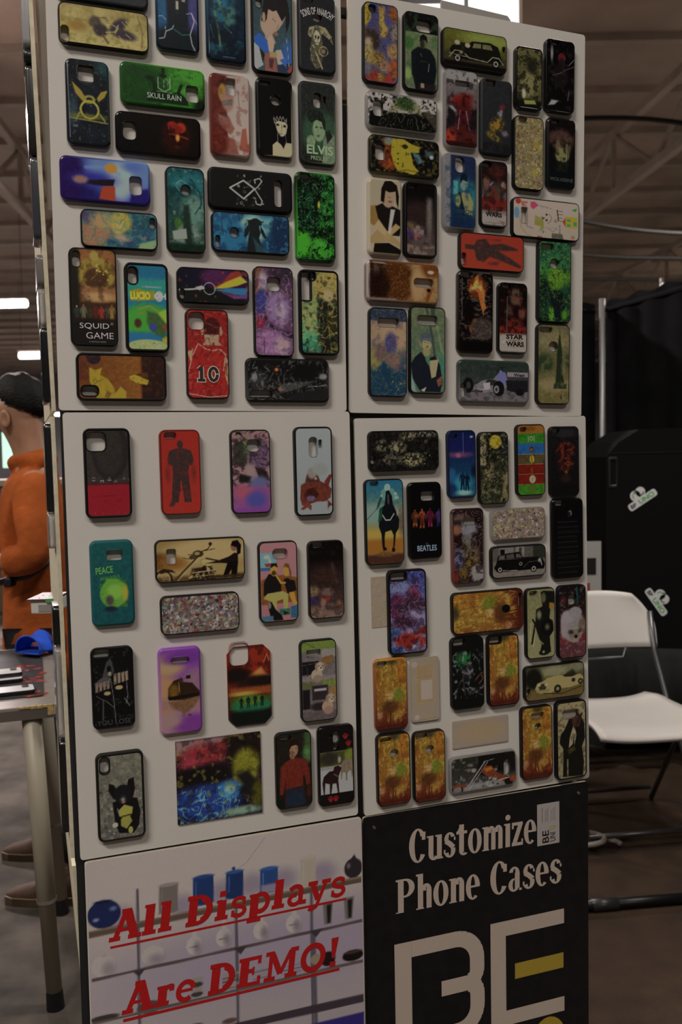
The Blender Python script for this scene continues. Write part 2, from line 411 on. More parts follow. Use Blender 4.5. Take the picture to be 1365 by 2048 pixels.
def phone_case(b, bbox, kind, art, label, holes=(), rim='0c0c0d', gloss=0, texts=(), rot=0, rad=.011, t=None, ins=None, lip=None, name='phone_case', cat='phone case', group=None, chamfer=False, thing_O=None):
    """kind: rim (rubber frame round a printed plate), full (print wraps the shell), clear (clear shell), sheet (flat plate)"""
    t = t if t is not None else {'rim': .011, 'full': .010, 'clear': .010, 'sheet': .002}[kind]
    ins = ins if ins is not None else {'rim': 2.2, 'full': 4.0, 'clear': 3.0, 'sheet': .2}[kind]
    O, R = FRAME[b]
    u, v, w, h = solve_rect(b, bbox, rad, t, rot)
    a = math.radians(rot); Rr = Matrix.Rotation(-a, 3, 'Y')
    root = empty(name, O + R @ Vector((u, -.0004, v)), R @ Rr, label, cat, group)
    wm, hm, rm = w * 1000, h * 1000, rad * 1000; T = t * 1000
    hl = []
    for q in holes:                            # pixel boxes -> local mm
        cx, cy = (q[0] + q[2]) / 2, (q[1] + q[3]) / 2
        c = to_board(b, cx, cy, t); l = to_board(b, q[0], cy, t)[0]; rgt = to_board(b, q[2], cy, t)[0]
        tp = to_board(b, cx, q[1], t)[1]; bt = to_board(b, cx, q[3], t)[1]
        hw, hh = (rgt - l) * 1000, (tp - bt) * 1000
        dx, dz = (c[0] - u) * 1000, (c[1] - v) * 1000
        dx, dz = dx * math.cos(a) + dz * math.sin(a), -dx * math.sin(a) + dz * math.cos(a)
        hr = min(hw, hh) * (q[4] if len(q) > 4 else .42)
        hl.append((dx, dz, hw, hh, min(hr, min(hw, hh) / 2 * .999)))
    pm = M_GLOSS if gloss else M_MATTE
    nseg = 1 if chamfer else 6
    prof = {'rim': [(0, 0), (0, T - 2.0), (.35, T - .8), (1.1, T - .1), (1.6, T + .15), (ins, T), (ins + .1, T - .5)],
            'full': [(.4, 0), (0, 1), (0, T - 4.2), (.3, T - 2.6), (1.1, T - 1.3), (2.3, T - .5), (ins, T)],
            'clear': [(.4, 0), (0, 1), (0, T - 3.2), (.4, T - 1.6), (1.3, T - .5), (ins, T)],
            'sheet': [(0, 0), (0, T), (ins, T)]}[kind]
    rings = []
    for d, y in prof:
        o = rr(wm - 2 * d, hm - 2 * d, rm - d if not chamfer else rm, nseg); rings.append(np.stack([o[:, 0] / 1000, np.full(len(o), -y / 1000), o[:, 1] / 1000], -1))
    V = np.concatenate(rings)
    if kind == 'full' or kind == 'sheet':
        A = Art(V[:, 0] * 1000 + wm / 2, hm / 2 - V[:, 2] * 1000, wm, hm); art(A); cols = A.c
    else: cols = np.repeat(hexc(rim)[None], len(V), 0)
    sm = M_CLEAR if kind == 'clear' else pm if kind != 'rim' else (M_GLOSS if gloss > 1 else M_MATTE)
    rings_mesh('shell', rings, cols, sm, root)
    yp = -(T - (.35 if kind == 'rim' else 0)) / 1000
    P, F, cl = print_grid(wm - 2 * ins, hm - 2 * ins, max(rm - ins, .3), art, hl, yp, wm, hm, chamfer=chamfer)
    panel = make_print('print_panel', P, F, cl, pm, root)
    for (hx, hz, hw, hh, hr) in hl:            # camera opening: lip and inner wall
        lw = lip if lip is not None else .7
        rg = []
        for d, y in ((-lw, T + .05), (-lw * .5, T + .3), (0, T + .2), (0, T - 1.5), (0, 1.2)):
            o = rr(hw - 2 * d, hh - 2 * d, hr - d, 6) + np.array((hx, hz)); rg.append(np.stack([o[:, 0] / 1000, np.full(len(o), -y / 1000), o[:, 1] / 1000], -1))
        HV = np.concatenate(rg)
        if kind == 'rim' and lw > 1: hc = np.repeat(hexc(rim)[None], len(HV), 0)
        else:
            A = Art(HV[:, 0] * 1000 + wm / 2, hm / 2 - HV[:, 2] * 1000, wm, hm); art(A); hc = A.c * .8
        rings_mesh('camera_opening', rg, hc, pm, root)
    for ti, tx in enumerate(texts):            # (string, x%, y%, width%, height%, colour, opts)
        s, px, py, tw, th, c = tx[:6]; kw = dict(tx[6]) if len(tx) > 6 else {}
        lettering(s, (px / 100 - .5) * w, (.5 - py / 100) * h, tw / 100 * w, th / 100 * h if th else None, yp - .00015 - ti * .0001, ink(c), root, **kw)
    root['mm'] = f'{wm:.0f}x{hm:.0f}'
    del root['mm']
    return root

# ---------------------------------------------------------------- the cases on the upper left board
PC = phone_case
board('display_board', 'UL', 'white foam board, upper left of the display, crowded with phone cases', M_FOAM)
PC('UL', (109, -62, 297, 24), 'full', lambda a: a.G('2a2f34', '23282d').N(1, 30, '31363b', .55, .3, .5), 'plain slate grey phone case at the top edge, above the pale yellow case')
PC('UL', (115, 2, 298, 111), 'rim', lambda a: a.G('8d8048', 'a39a58').N(3, 16, 'b8ac6a', .5, .3, .8).N(4, 9, '77712e', .62, .12, .6).E(20, 55, 12, 13, '8a6f2c', 6).E(40, 40, 7, 14, '4c4338', 3, -30).E(46, 58, 8, 16, '332b30', 3).E(66, 42, 12, 13, '362e3c', 3, -40).E(72, 62, 14, 12, '342c3a', 3, 10).L('52,62 62,58 66,40', 1.6, 'a59c60').L('58,40 66,48 62,62', 1.2, 'a59c60').L('70,30 76,44', 1.2, 'a59c60').L('74,28 80,40', 1.2, 'a59c60').L('48,70 54,88', 3, '5a4a44', 1).L('66,66 70,76', 1, 'a59c60').L('74,60 80,70', 1, 'a59c60').L('38,32 50,26 55,34', 1, '4c4338').L('88,12 93,50 92,88', 2, '7d5f34', 2).N(8, 5, '6c5a30', .66, .08, .4),
   'pale yellow phone case with a dark plume pattern lying sideways', [(121, 50, 138, 83)], rim='15120f')
PC('UL', (308, -70, 400, 112), 'full', lambda a: a.G('10375a', '0a1420').E(20, 60, 40, 40, '14507a', 12).E(88, 45, 25, 40, '3a3a72', 10).P('22,-5 76,-5 74,70 26,76', '0b141f', 3).R(46, 38, 52, 56, '121d2b').R(60, 28, 68, 40, '8a8a90', 1).R(46, 40, 52, 50, 'a9a68c', 1).E(50, 88, 60, 18, '06141a', 8).L('0,62 14,60 22,64', 1, '8fb4d0', 1).L('4,88 18,86 22,78 36,74 40,70', 1.3, 'b4bede', .8).L('22,78 20,72', .8, 'b4bede').L('100,70 90,60 82,52 70,54', 1, 'a89fd0', .8).L('82,52 88,62 78,78 82,90 90,98', 1.4, 'c0b8e4', .8).L('40,74 60,80 78,78', .8, '3b8f98', 1.5),
   'dark blue glossy phone case with white lightning bolts', gloss=1)
PC('UL', (129, 115, 222, 299), 'full', lambda a: a.G('0c1016', '131820').N(5, 20, '1c2836', .55, .3, .8).E(90, 8, 20, 10, '1a3a40', 8).E(15, 60, 12, 14, '3d5660', 8, al=.7).P('14,27 34,36 48,47 40,50 22,40', '96832c', 1).P('96,33 80,36 70,44 74,48 88,42', '96832c', 1).E(53, 46, 14, 5, '8a8636', 1).E(53, 46, 7, 2.4, '15181c', .6).O(53, 58, 14, 3.2, 'a59c3a').L('30,62 22,70', 2.4, '8a8430', 1).L('76,62 88,70', 2.4, '8a8430', 1).L('8,69 96,72', 1.8, '8a8a4a', .8).E(50, 66, 42, 3, '8d8732', 3, al=.6).N(9, 4, '8d8b3c', .74, .05, .5).S(7, 22, .25, .5, '9ab 678 cde', ring=0).R(14, 77, 26, 79, '555a60').L('6,8 7,92', .9, '8a90a0', .5),
   'black starry phone case with a gold winged ring emblem', [(156, 131, 187, 163, .12)], gloss=1)
PC('UL', (238, 121, 411, 228), 'full', lambda a: a.G('1c5a18', '2a7a1c', 0).E(20, 50, 35, 50, '143d14', 12).E(80, 30, 24, 40, '3c8f22', 14).N(2, 14, '174a16', .6, .2, .6).E(100, 90, 14, 22, '0c1a0c', 6).P('30,88 33,70 38,64 37,44 34,36 38,34 42,44 46,62 56,66 66,60 68,48 70,40 74,40 70,60 78,74 80,90', '10240f', 1).E(34, 33, 5, 6, '10240f', 1).R(48, 4, 52, 30, '10240f', 1).R(46, 22, 54, 28, '10240f', 1).L('44,30 44,55 51,62 58,54 58,30', 1.6, '7fa080').L('51,34 51,52', 1.2, '7fa080').L('53,30 57,38 55,44', 1, '7fa080').L('42,63 50,62 66,66', .8, '6c9a50').N(11, 5, '0d200d', .7, .06, .5),
   'green phone case with a dark helmet shape and pale shield mark, lying sideways', [(372, 172, 397, 205, .25)], gloss=1, texts=[('SKULL RAIN', 51, 74, 40, 13, '9db0a0', dict(bold=.0))])
PC('UL', (229, 220, 403, 323), 'full', lambda a: a.G('0b0909', '120b09', 0).E(70, 50, 18, 40, '2a0d08', 8).E(66, 25, 6, 12, '8a1d0c', 2).E(76, 27, 6, 12, '9a2a10', 2).E(70, 32, 8, 10, '7a180c', 2).L('61,44 72,46 84,52', 2, '8a2a10', 1).E(72, 52, 2.5, 9, 'd8681c', 1).E(72, 52, 1.2, 5, 'f0a030', .6).E(71, 72, 3, 4, '5a2a14', 2).N(5, 6, '0b0909', .6, .08, .7),
   'black phone case with a small glowing red and orange flare', [(246, 242, 272, 279, .35)], gloss=1)
PC('UL', (408, -60, 494, 134), 'full', lambda a: a.G('0e3048', '061222').E(35, 38, 22, 20, '17627c', 8).N(6, 16, '1c6e80', .62, .12, .7).L('20,40 30,65 34,82', 3, '5c8050', 2).L('30,30 42,44', 4, '6f9070', 2).E(58, 48, 14, 12, '3a6a68', 3, 20).L('46,60 62,66', 2, '5c8a78', 1).L('10,60 18,74', .7, '4a7a8a').N(16, 8, '04101c', .6, .12, .6).L('40,94 70,94', 1.2, '4a6a80').L('4,40 6,92', .8, '8aa0b0', .5),
   'deep navy glossy phone case with teal mist, cut off at the top', gloss=1)
PC('UL', (500, -35, 587, 155), 'rim', lambda a: a.G('2a4048', '37505a').E(92, 80, 22, 18, '2858a0', 8).P('28,52 30,40 40,44 58,66 34,66', 'a08a78').P('4,62 16,56 50,68 52,76 40,80 6,70', '1d58b0').P('4,68 20,74 26,92 4,100', '9aa0a4').P('16,72 30,80 24,90', '1c1a1c').P('30,78 56,78 60,100 30,100', '8a5244').P('40,84 52,84 48,96 40,94', '44303e').P('56,74 70,72 80,86 62,92', 'a89a90').P('60,90 98,86 98,100 62,100', '23304a').P('84,96 98,86 98,100', '8e3c34').P('66,84 84,80 82,92', '2a62b4').E(53, 34, 27, 25, 'a8907e', 1, 25).P('22,42 30,16 48,4 72,4 90,18 94,36 86,52 82,44 84,32 74,40 60,28 52,30 40,28 36,40 30,44', '171416').E(29, 38, 4, 6, 'a0846e').L('50,38 58,41', .9, '3a2c2a').L('70,46 76,48', .9, '3a2c2a').E(58, 55, 6, 2.2, '8a5a50', .6, 25).E(63, 47, 2.5, 4, '96806e', .8, 20).L('84,56 90,92', .6, '9aa', .3).P('36,62 46,56 54,66 50,76 40,76', 'b09a86').R(42, 76, 60, 82, '9c8a58'),
   'phone case showing a young person with black hair and a blue collar', [(511, -12, 524, 15)])
PC('UL', (593, -18, 673, 154), 'full', lambda a: a.G('1b1c20', '1e2024').P('24,54 28,44 50,40 72,42 88,52 92,62 82,56 64,50 50,56 30,56', '8f8a68').P('36,54 44,42 56,44 62,54 66,70 60,92 44,96 30,84 32,66', '55523e', .8).E(49, 55, 9, 8.5, 'b8b294').E(45, 55, 2.5, 2, '17181b').E(53, 55, 2.5, 2, '17181b').E(49, 62, 5, 3, 'a8a282').L('44,62 54,62', .4, '222').L('38,66 62,94', 2.4, 'a09a72').O(66, 72, 8, 1.6, '9a9470').E(66, 72, 5, 3.4, '77714c').L('30,70 36,86 44,92', 1.2, '8f8a68').N(5, 3, '17181b', .6, .08, .6),
   'black phone case with an arched title over a bone-coloured hooded skull', [(624, 24, 644, 44, .5), (604, -10, 627, 4)], texts=[('SONS OF ANARCHY', 51, 22.5, 90, 9, 'c8c8c4', dict(arc=.052, bold=.01))])
PC('UL', (416, 144, 503, 319), 'full', lambda a: a.G('a89a94', 'b0a49c').R(0, 0, 42, 100, '5a2420', 2).E(34, 22, 14, 16, '3a1a16', 3).E(32, 24, 11, 11, '9a7c2c', 2).E(44, 32, 15, 14, '9c7466', 3).P('30,34 56,30 56,38 34,40', '6e6660').E(34, 60, 16, 10, '4a3a44', 3).P('20,50 46,54 60,66 50,74 24,66', '8e5c50', 2).P('30,74 60,80 70,98 30,98', '8a5248', 2).P('78,66 88,64 92,84 100,80 100,94 70,92', '9a5a4a', 1.5).E(20, 82, 22, 20, '5a2018', 5).N(4, 10, '7a3c34', .62, .1, .5).L('70,20 72,42', 1.4, '7d6a64', .8).L('56,36 100,60', .1, 'aaa'),
   'glossy cream and maroon phone case with a slot opening', [(452, 157, 471, 191, .15)], gloss=1)
PC('UL', (509, 153, 588, 322), 'full', lambda a: a.G('0c0c0d', '101011').P('42,84 54,79 66,83 72,88 80,80 94,80 99,88 99,98 42,98', 'b9a988').P('50,56 58,53 78,54 84,58 80,68 72,72 66,72 56,66', 'c0b08e').L('46,48 48,56 50,50 53,54 55,48 60,53 64,47 68,52 72,47 77,53 82,49 80,56', .7, 'b8a8a8').L('50,56 56,66 64,72 72,72 80,66 83,56', .6, '8a7a78').E(57, 58, 4.5, 1.8, '333').E(76, 59, 4.5, 1.8, '333').L('67,56 69,65 65,66', .6, '2a2222').L('62,69 70,69', .6, '2a2222').L('57,68 57,82 52,84', .7, 'b8b0c0').L('78,68 79,80 74,86', .7, 'b8b0c0').L('4,8 6,90', .7, '556', .5),
   'black phone case with a pale line-drawn bust in the lower half', [(518, 162, 541, 172), (541, 190, 562, 211, .5)], gloss=1)
PC('UL', (595, 160, 674, 336), 'full', lambda a: a.G('191c1d', '141716').E(55, 62, 50, 28, '2a4a34', 10).P('60,98 64,70 78,58 96,64 100,70 100,98', '6c8068', 1).P('70,60 80,56 90,64 74,74', '161a18').E(52, 58, 17, 14, '7d9a74', 1.2).P('20,40 26,34 44,33 62,36 70,46 70,58 64,56 60,48 46,46 32,50 24,48', '0e1410', 1).E(45, 55, 3, 1, '24342a').E(58, 55, 3, 1, '24342a').E(50, 65, 5, 1.5, '4c6248').L('51,54 50,61', .6, '5a7458').E(30, 72, 12, 7, '7a9672', 1).L('20,70 28,66 34,76', 1, '5a7458').L('24,76 30,72', 1, '5a7458').N(5, 2.2, '4a5c48', .6, .1, .4, sx=2),
   'charcoal phone case with a green-tinted portrait of a man in a striped jacket', [(627, 186, 643, 216), (646, 193, 652, 209)], texts=[('ELVIS', 54, 82, 72, 11, '86a27c', dict(bold=.03)), ('PRESLEY', 52, 92, 46, 5, '86a27c', dict(bold=.0))])
PC('UL', (118, 309, 302, 415), 'full', lambda a: a.G('1c1450', '2a2a88', 0).E(70, 20, 45, 60, '5a7ac0', 14).E(66, 50, 14, 45, '90a8d4', 9).P('78,70 100,60 100,100 76,100', '201a68', 3).E(10, 50, 16, 60, '241050', 8).E(36, 50, 22, 16, '2c2c90', 8).L('28,24 48,20 66,34', 2.4, '6c8cd0', 4).E(56, 22, 7, 11, 'b8822a', 2).P('30,52 50,48 60,46 58,62 40,62 28,60', '1c1820', 1.5).P('46,64 60,62 60,96 42,92', 'a03c20', 1.5).E(22, 52, 8, 9, '8c6a64', 3).E(72, 32, 5, 6, '8ab0e0', 2).E(80, 15, 10, 10, '4c68b8', 6),
   'blue and violet phone case with a pale glow and orange patch, lying sideways', [(259, 353, 284, 390, .3)], gloss=1)
PC('UL', (160, 417, 316, 504), 'rim', lambda a: a.G('35605c', '1d4a68', 0).E(15, 55, 24, 45, '9a6c50', 8).E(10, 20, 14, 20, '443a60', 6).E(28, 30, 16, 22, 'a08858', 7).E(52, 28, 14, 28, 'a8983c', 5).E(48, 45, 8, 20, 'b0a050', 4).P('34,78 60,74 72,84 70,98 34,98', '1c4468', 2).E(52, 72, 10, 10, 'a58a78', 4).P('76,84 98,70 98,98 74,98', '7fa070', 2).E(84, 26, 12, 20, '1a4a5a', 6).N(5, 8, '4a8a80', .62, .1, .6).N(12, 6, 'b07858', .68, .08, .6, sx=.8).V(3, 26, '28706c', .03, .5),
   'small phone case with peach, yellow and teal flame colours, lying sideways', [(299, 436, 311, 458)])
PC('UL', (329, 332, 412, 509), 'rim', lambda a: a.G('1a4a50', '2c4438').E(60, 20, 50, 14, '1f6a74', 8).E(70, 50, 30, 20, '5a8478', 10).E(50, 78, 34, 14, '6c8478', 6).N(4, 14, '0c2a2c', .58, .12, .7).N(9, 7, '8aa8a0', .7, .1, .5).P('44,44 58,44 62,60 66,92 48,92 42,70', '20322c', 3).L('60,18 86,28 92,42 74,54', 1.6, '15343a', 1).L('66,14 92,30 88,48', 1.2, '15343a', 1).P('14,76 50,72 52,84 18,86', '8c9a90', 1).E(30, 66, 10, 6, '3d6a2c', 3).R(0, 90, 100, 100, '142a1e', 4).O(40, 22, 8.5, .6, '8ab0b0'),
   'teal glossy phone case with misty smoke swirls and a round opening', [(361, 369, 382, 391, .5)], gloss=1)
PC('UL', (414, 332, 586, 431), 'full', lambda a: a.G('0c0c0d', '0a0a0b').N(4, 9, '6a6a6a', .66, .06, .0).L('25,48 41,28 54,46 41,72 25,48', 2.6, 'a8a8a8').L('41,72 58,40 63,26 60,20 54,24 55,32', 1.8, 'a8a8a8').L('54,46 63,74 61,84 56,82 55,74', 1.8, 'a8a8a8').S(4, 28, .8, 2.4, '555 333 777 222', 30, 14, 68, 88, .4),
   'black phone case with a silver looped diamond symbol, lying sideways', [(549, 361, 565, 414)])
PC('UL', (421, 421, 580, 513), 'rim', lambda a: a.G('14507a', '0e3a60').E(52, 38, 18, 36, '8ab8ac', 8).E(72, 26, 10, 18, '5aa0a8', 6).E(20, 60, 24, 40, '1a6a94', 8).E(90, 50, 14, 50, '0c2a4a', 8).N(4, 10, '0a2848', .58, .12, .7).N(9, 7, '3a90b0', .66, .1, .6).P('46,20 54,12 58,12 64,20 64,28 60,30 62,48 60,62 66,98 44,98 46,64 48,48 46,30', '141c20', 1).P('46,30 42,42 40,60 44,60 48,44', '141c20').P('62,30 66,42 70,62 66,60 62,46', '141c20').L('44,18 66,20', 1.6, '10181c').L('80,10 78,40 84,70', 1, '0c2440', .8).L('12,20 14,60', .9, '0c2440', .8).P('52,60 70,98 56,98', '2a5058', 2, .8),
   'bright blue phone case with a dark hatted figure against the moon', [(459, 454, 479, 475, .5), (431, 470, 441, 494)])
PC('UL', (587, 342, 673, 528), 'full', lambda a: a.G('1a6a1a', '2a9a1c').E(70, 10, 40, 14, '1c7a1c', 8).E(30, 16, 40, 14, '12180f', 5).E(30, 44, 34, 24, '103a1e', 6).N(4, 9, '0a120c', .5, .08, .9, warp=1.5).V(7, 12, '4a9a6c', .05, .7).V(11, 9, '0a0f0a', .05, .9).E(15, 80, 22, 14, '3aa41c', 6).E(60, 86, 22, 12, '3cae24', 5, al=.8).N(14, 6, '0a120c', .62, .06, .9).E(58, 36, 3, 4, 'a8b030', 1),
   'vivid green and black phone case with a tangled organic texture', [(599, 346, 621, 358)], gloss=1)
PC('UL', (136, 494, 237, 694), 'rim', lambda a: a.G('6a4020', '1c1410').E(55, 12, 45, 14, '8a5a2c', 8).E(56, 27, 40, 18, '93802c', 3).E(56, 31, 26, 11, '4a2e18', 3).S(5, 46, .9, 2, 'b09a3c 8a7628 6a5218 c4b050', 22, 14, 90, 40, .2).E(56, 34, 20, 8, '472c1a', 4, al=.7).E(54, 8, 10, 5, '9a8a3c', 2).R(24, 40, 100, 54, '8a5e38', 4).E(60, 50, 34, 5, 'b08a58', 4).N(4, 10, '3a2414', .6, .12, .6).R(0, 0, 20, 100, '1c1812', 4).R(4, 74, 100, 100, '15110f', 3).man(14, 59, 17, '2c3030', skin='b08a78').man(28, 58, 17, '5a6048', skin='8a6a58').man(42, 60, 16, '3a3020').man(54, 58, 16, '5a2018').man(66, 59, 17, '8a2c20').man(78, 59, 16, '3c3a34').man(88, 57, 18, '6c5c30', skin='8a5a48').R(84, 62, 90, 78, '8a6a2c', 1).R(0, 72, 100, 76, '1a1412', 3),
   'dark gold phone case with coins, a row of people and a two-line title', [(144, 501, 160, 533)], texts=[('SQUID', 50, 80, 62, 6.5, 'c4c0bc', dict(bold=-.005)), ('GAME', 61, 89.5, 58, 6.5, 'c4a4ac', dict(bold=-.005)), ('A NETFLIX SERIES', 56, 96, 36, 1.4, '777')], gloss=0)
PC('UL', (247, 524, 340, 706), 'rim', lambda a: a.G('0e6488', '1a7aa8').R(0, 18, 100, 40, '1c8a80', 6).E(50, 66, 60, 20, '3a9a2c', 8).P('50,60 100,50 100,70', '8ab82c', 3).R(0, 78, 100, 100, '1a6a9a', 4).E(50, 94, 48, 8, '9aaa74', 1).S(5, 40, .8, 2, 'c8d080 6a9a2c b8c8a0 8ab03c a8b820', 12, 88, 88, 98, 0).E(90, 86, 7, 4, 'a89a20', .6).P('10,32 30,29 46,31 68,31 70,41 50,42 34,43 12,43', '8a8a18', 1).E(78, 37, 9, 6, 'a8c0b8', 1).R(46, 26, 84, 28, '6a90a0', .6).L('30,52 56,48 74,54', 2.4, '8a8a3c', 1).L('28,58 50,54', 2.4, '7a7a34', 1).P('50,54 74,56 96,70 88,84 60,78 48,66', '3a5a30', 3).E(62, 72, 9, 4, '34409a', 1.5).E(28, 68, 8, 5, '4a2820', 2).P('82,70 98,66 98,74 84,76', '7a4a28', 1),
   'aqua and green phone case with a yellow cartoon cereal title', [(256, 534, 274, 567)], lip=2.2, ins=4.5, texts=[('LUCIO', 35, 37, 46, 9, 'c4b81c', dict(bold=.06)), ('OH', 80, 37, 28, 7, 'b4ccc4', dict(bold=.05)), ('OVERWATCH', 56, 27, 36, 1.6, '9ab')])
PC('UL', (352, 533, 499, 612), 'rim', lambda a: a.G('0c0c20', '241438', 0).P('0,100 0,55 50,55 80,78 100,90 100,100', '0e1214', 3).E(55, 25, 22, 26, '4a1c4a', 6).P('48,54 62,40 74,10 84,2 92,14 80,40', '8a2c24', 1.5).P('50,58 68,36 88,18 98,34 84,46 66,56', 'b4a81c', 1.5).P('50,62 70,54 98,52 96,74 80,72 64,66', '2070a8', 1.5).P('60,66 80,74 98,70 96,82 78,84', '6a3a78', 2).N(5, 8, 'b0421c', .7, .06, .6).L('0,66 20,62 36,58', 2.6, 'b0b0b0', 1).P('24,56 34,50 38,58 30,64', 'a8a8a8', 1).O(44, 58, 10, .9, 'c0b8c4'),
   'black phone case with a white ring and a rainbow paint splash', [(360, 577, 370, 597)])
PC('UL', (151, 705, 334, 803), 'rim', lambda a: a.G('6a3a14', '8a5a1c', 0).R(0, 0, 14, 60, '5a2c18', 8).R(70, 0, 74, 100, '7a3a14', 2).R(72, 0, 100, 100, '2a1614', 2).E(19, 10, 8, 14, '2a1a24').P('14,30 20,36 24,34 28,30 26,46 34,54 40,70 42,84 48,70 54,80 54,98 22,98 18,74 14,60', 'a08c14', .8).P('33,78 38,84 34,96 30,92', '7a5a18').O(20, 60, 3, .9, '4a4410').L('23,60 28,56', .8, '4a4410').P('58,48 64,44 72,50 80,56 78,66 66,62 58,54', 'a8941c', .8).P('64,44 78,38 80,52', '4a2c14', .8).S(2, 9, .7, 1.2, '5a2c14', 55, 30, 72, 70, 0).N(6, 6, '7a5018', .62, .2, .3),
   'orange and brown phone case with a yellow long-eared dog cartoon', [(163, 772, 196, 791)], ins=4, lip=2.2)
PC('UL', (369, 617, 460, 799), 'rim', lambda a: a.G('8a1614', '961c18').E(60, 22, 21, 13, '3c1210', 1.5).E(38, 24, 4, 5, 'a08068').E(82, 24, 4, 5, 'a08068').P('42,28 78,28 76,36 84,40 36,40 44,36', 'a08a70', 1).P('0,46 30,38 44,42 60,44 78,42 92,48 90,70 98,100 0,100', '9c1a16', .8).L('26,38 44,44 60,46 78,44 92,50 86,68', 1.3, 'c0b0a0').L('26,40 14,52 4,70', 1.2, 'c0b0a0').P('92,50 99,58 99,90 90,74', 'a8946c', 1).P('2,48 16,44 10,60', 'a8946c', 1).V(6, 30, 'c05a4c', .025, .5).V(9, 24, '6a0e0e', .04, .7).L('2,94 50,98 98,96', 1.2, 'a8a098'),
   'red phone case showing the back of a basketball jersey, number ten', [(377, 624, 409, 659, .3)], rim='190c0c')
jersey = bpy.context.scene.collection.objects[-1] if False else [o for o in C.objects if o.get('label', '').startswith('red phone case showing')][0]
for y_, c_, e_ in ((-.01085, 'c4b4a0', .0026), (-.0110, '2a1a1a', 0.)):      # jersey number
    for ps in (strip([(-.012, -.022), (-.012, -.046)], .0062 + e_) + bx2(-.0185 - e_ / 2, -.0475 - e_ / 2, -.0055 + e_ / 2, -.0425 + e_ / 2) + strip([(-.0175, -.0275), (-.012, -.0225)], .005 + e_), strip(arc(.009, -.0345, .0068, .0105, 0, 360, 26), .0058 + e_)):
        polys_obj('jersey_digit', ps, y_, ink(c_), jersey)
PC('UL', (504, 532, 589, 715), 'rim', lambda a: a.G('4a3448', '6a4a6a').R(0, 0, 22, 34, '6a3a28', 6).E(24, 16, 12, 10, 'a8a0b0', 6).E(70, 8, 30, 10, '322a34', 8).E(20, 40, 16, 14, '2c3c88', 3).E(60, 46, 30, 18, '8a70a0', 7).E(66, 48, 12, 10, 'a090a8', 4).P('24,46 34,60 60,70 98,72 98,80 70,76 40,68 22,56', '1c1620', 2).E(16, 62, 10, 8, '8a2034', 4).E(40, 84, 40, 14, '94689c', 8).E(70, 88, 20, 10, 'a8909c', 6).N(4, 9, '5a3a68', .58, .1, .6).V(8, 22, 'b8a8c4', .03, .5).L('8,78 24,80 24,98', .8, '3a2440').L('8,86 22,88', .8, '3a2440').N(12, 6, 'b4608c', .7, .08, .6),
   'purple and pink graffiti phone case with a dark band', [(534, 554, 561, 582, .3)], gloss=1)
PC('UL', (595, 538, 680, 712), 'rim', lambda a: a.G('8f8a50', '2a6a58').E(75, 20, 40, 20, '9c8a44', 8).E(20, 75, 26, 16, '3aa078', 8).E(30, 55, 30, 20, '8a9a5c', 8).P('50,34 90,28 98,40 98,98 56,98 44,70 44,50', '1f1c14', 4).E(80, 62, 16, 14, '332c14', 6).V(5, 26, 'b8a850', .03, .7).V(9, 18, '3a7a58', .03, .6).E(72, 30, 14, 7, 'a89a6c', 3).L('66,20 60,4', 1.4, 'b0a060', 1).L('74,18 86,4', 1.4, 'b0a060', 1).L('72,64 80,98', 1, 'a09030', .8).N(4, 7, '15130e', .64, .1, .7),
   'yellow and dark green phone case with a wide camera cutout', [(601, 543, 622, 600, .14), (618, 543, 631, 560, .45)], ins=4, lip=2)
PC('UL', (489, 715, 660, 806), 'full', lambda a: a.G('0c0c0c', '161616').E(14, 52, 10, 24, '2a2a2c', 4).E(10, 44, 3, 10, '77777c', 2).N(5, 7, '4a4a4c', .66, .07, .7).V(8, 22, '8a8a8a', .022, .6).E(36, 26, 4, 7, '3a1a10', 2).E(36, 26, 2, 3.6, 'd0743c', .8).E(40, 70, 2.6, 4.5, '9a5a38', 1.2).P('38,58 84,50 60,70 40,80', '6a6a68', 2, .5).L('74,64 99,60', .8, '999').E(92, 40, 5, 7, '7d7d80', 2).P('60,78 98,66 98,98 44,98', '1c1c1e', 3).E(70, 30, 16, 18, '0a0a0a', 5),
   'black chrome-textured phone case with two small orange lights, lying sideways', [(499, 781, 544, 794)])

# ---------------------------------------------------------------- upper right board
board('display_board', 'UR', 'white foam board, upper right of the display, crowded with phone cases', M_FOAM)
PC('UR', (723, 2, 797, 175), 'rim', lambda a: a.G('3c3c78', '44447c').P('0,2 18,2 22,20 8,32 0,30', '9a8a1c', 2).P('42,4 62,4 60,22 70,30 66,42 48,42 44,26 46,16', 'a08a3c', 3).E(20, 48, 26, 14, '2a2018', 4).E(92, 34, 14, 12, '7a746c', 5).E(86, 12, 14, 10, '8a4a20', 4).E(14, 52, 12, 8, 'a08a78', 5).E(84, 58, 16, 10, '9a7a4c', 4).E(14, 66, 16, 12, '9a8c54', 5).E(40, 70, 24, 9, '8c7430', 6).E(60, 78, 18, 7, '9c7a5c', 6).P('6,94 24,84 50,88 60,98 6,98', '9a2418', 4).P('60,90 74,86 90,98 60,98', '9a2418', 4).E(50, 92, 10, 5, '9a7a28', 4).E(88, 80, 16, 12, 'a04a28', 4).E(72, 22, 12, 6, '44447c', 3).N(5, 6, '5c4424', .62, .08, .7, warp=1).V(9, 18, '2a2018', .03, .6).E(12, 84, 10, 8, '5c5c68', 3),
   'colourful phone case with yellow, red and violet patches, first on the upper right board', [(737, 9, 753, 24)])
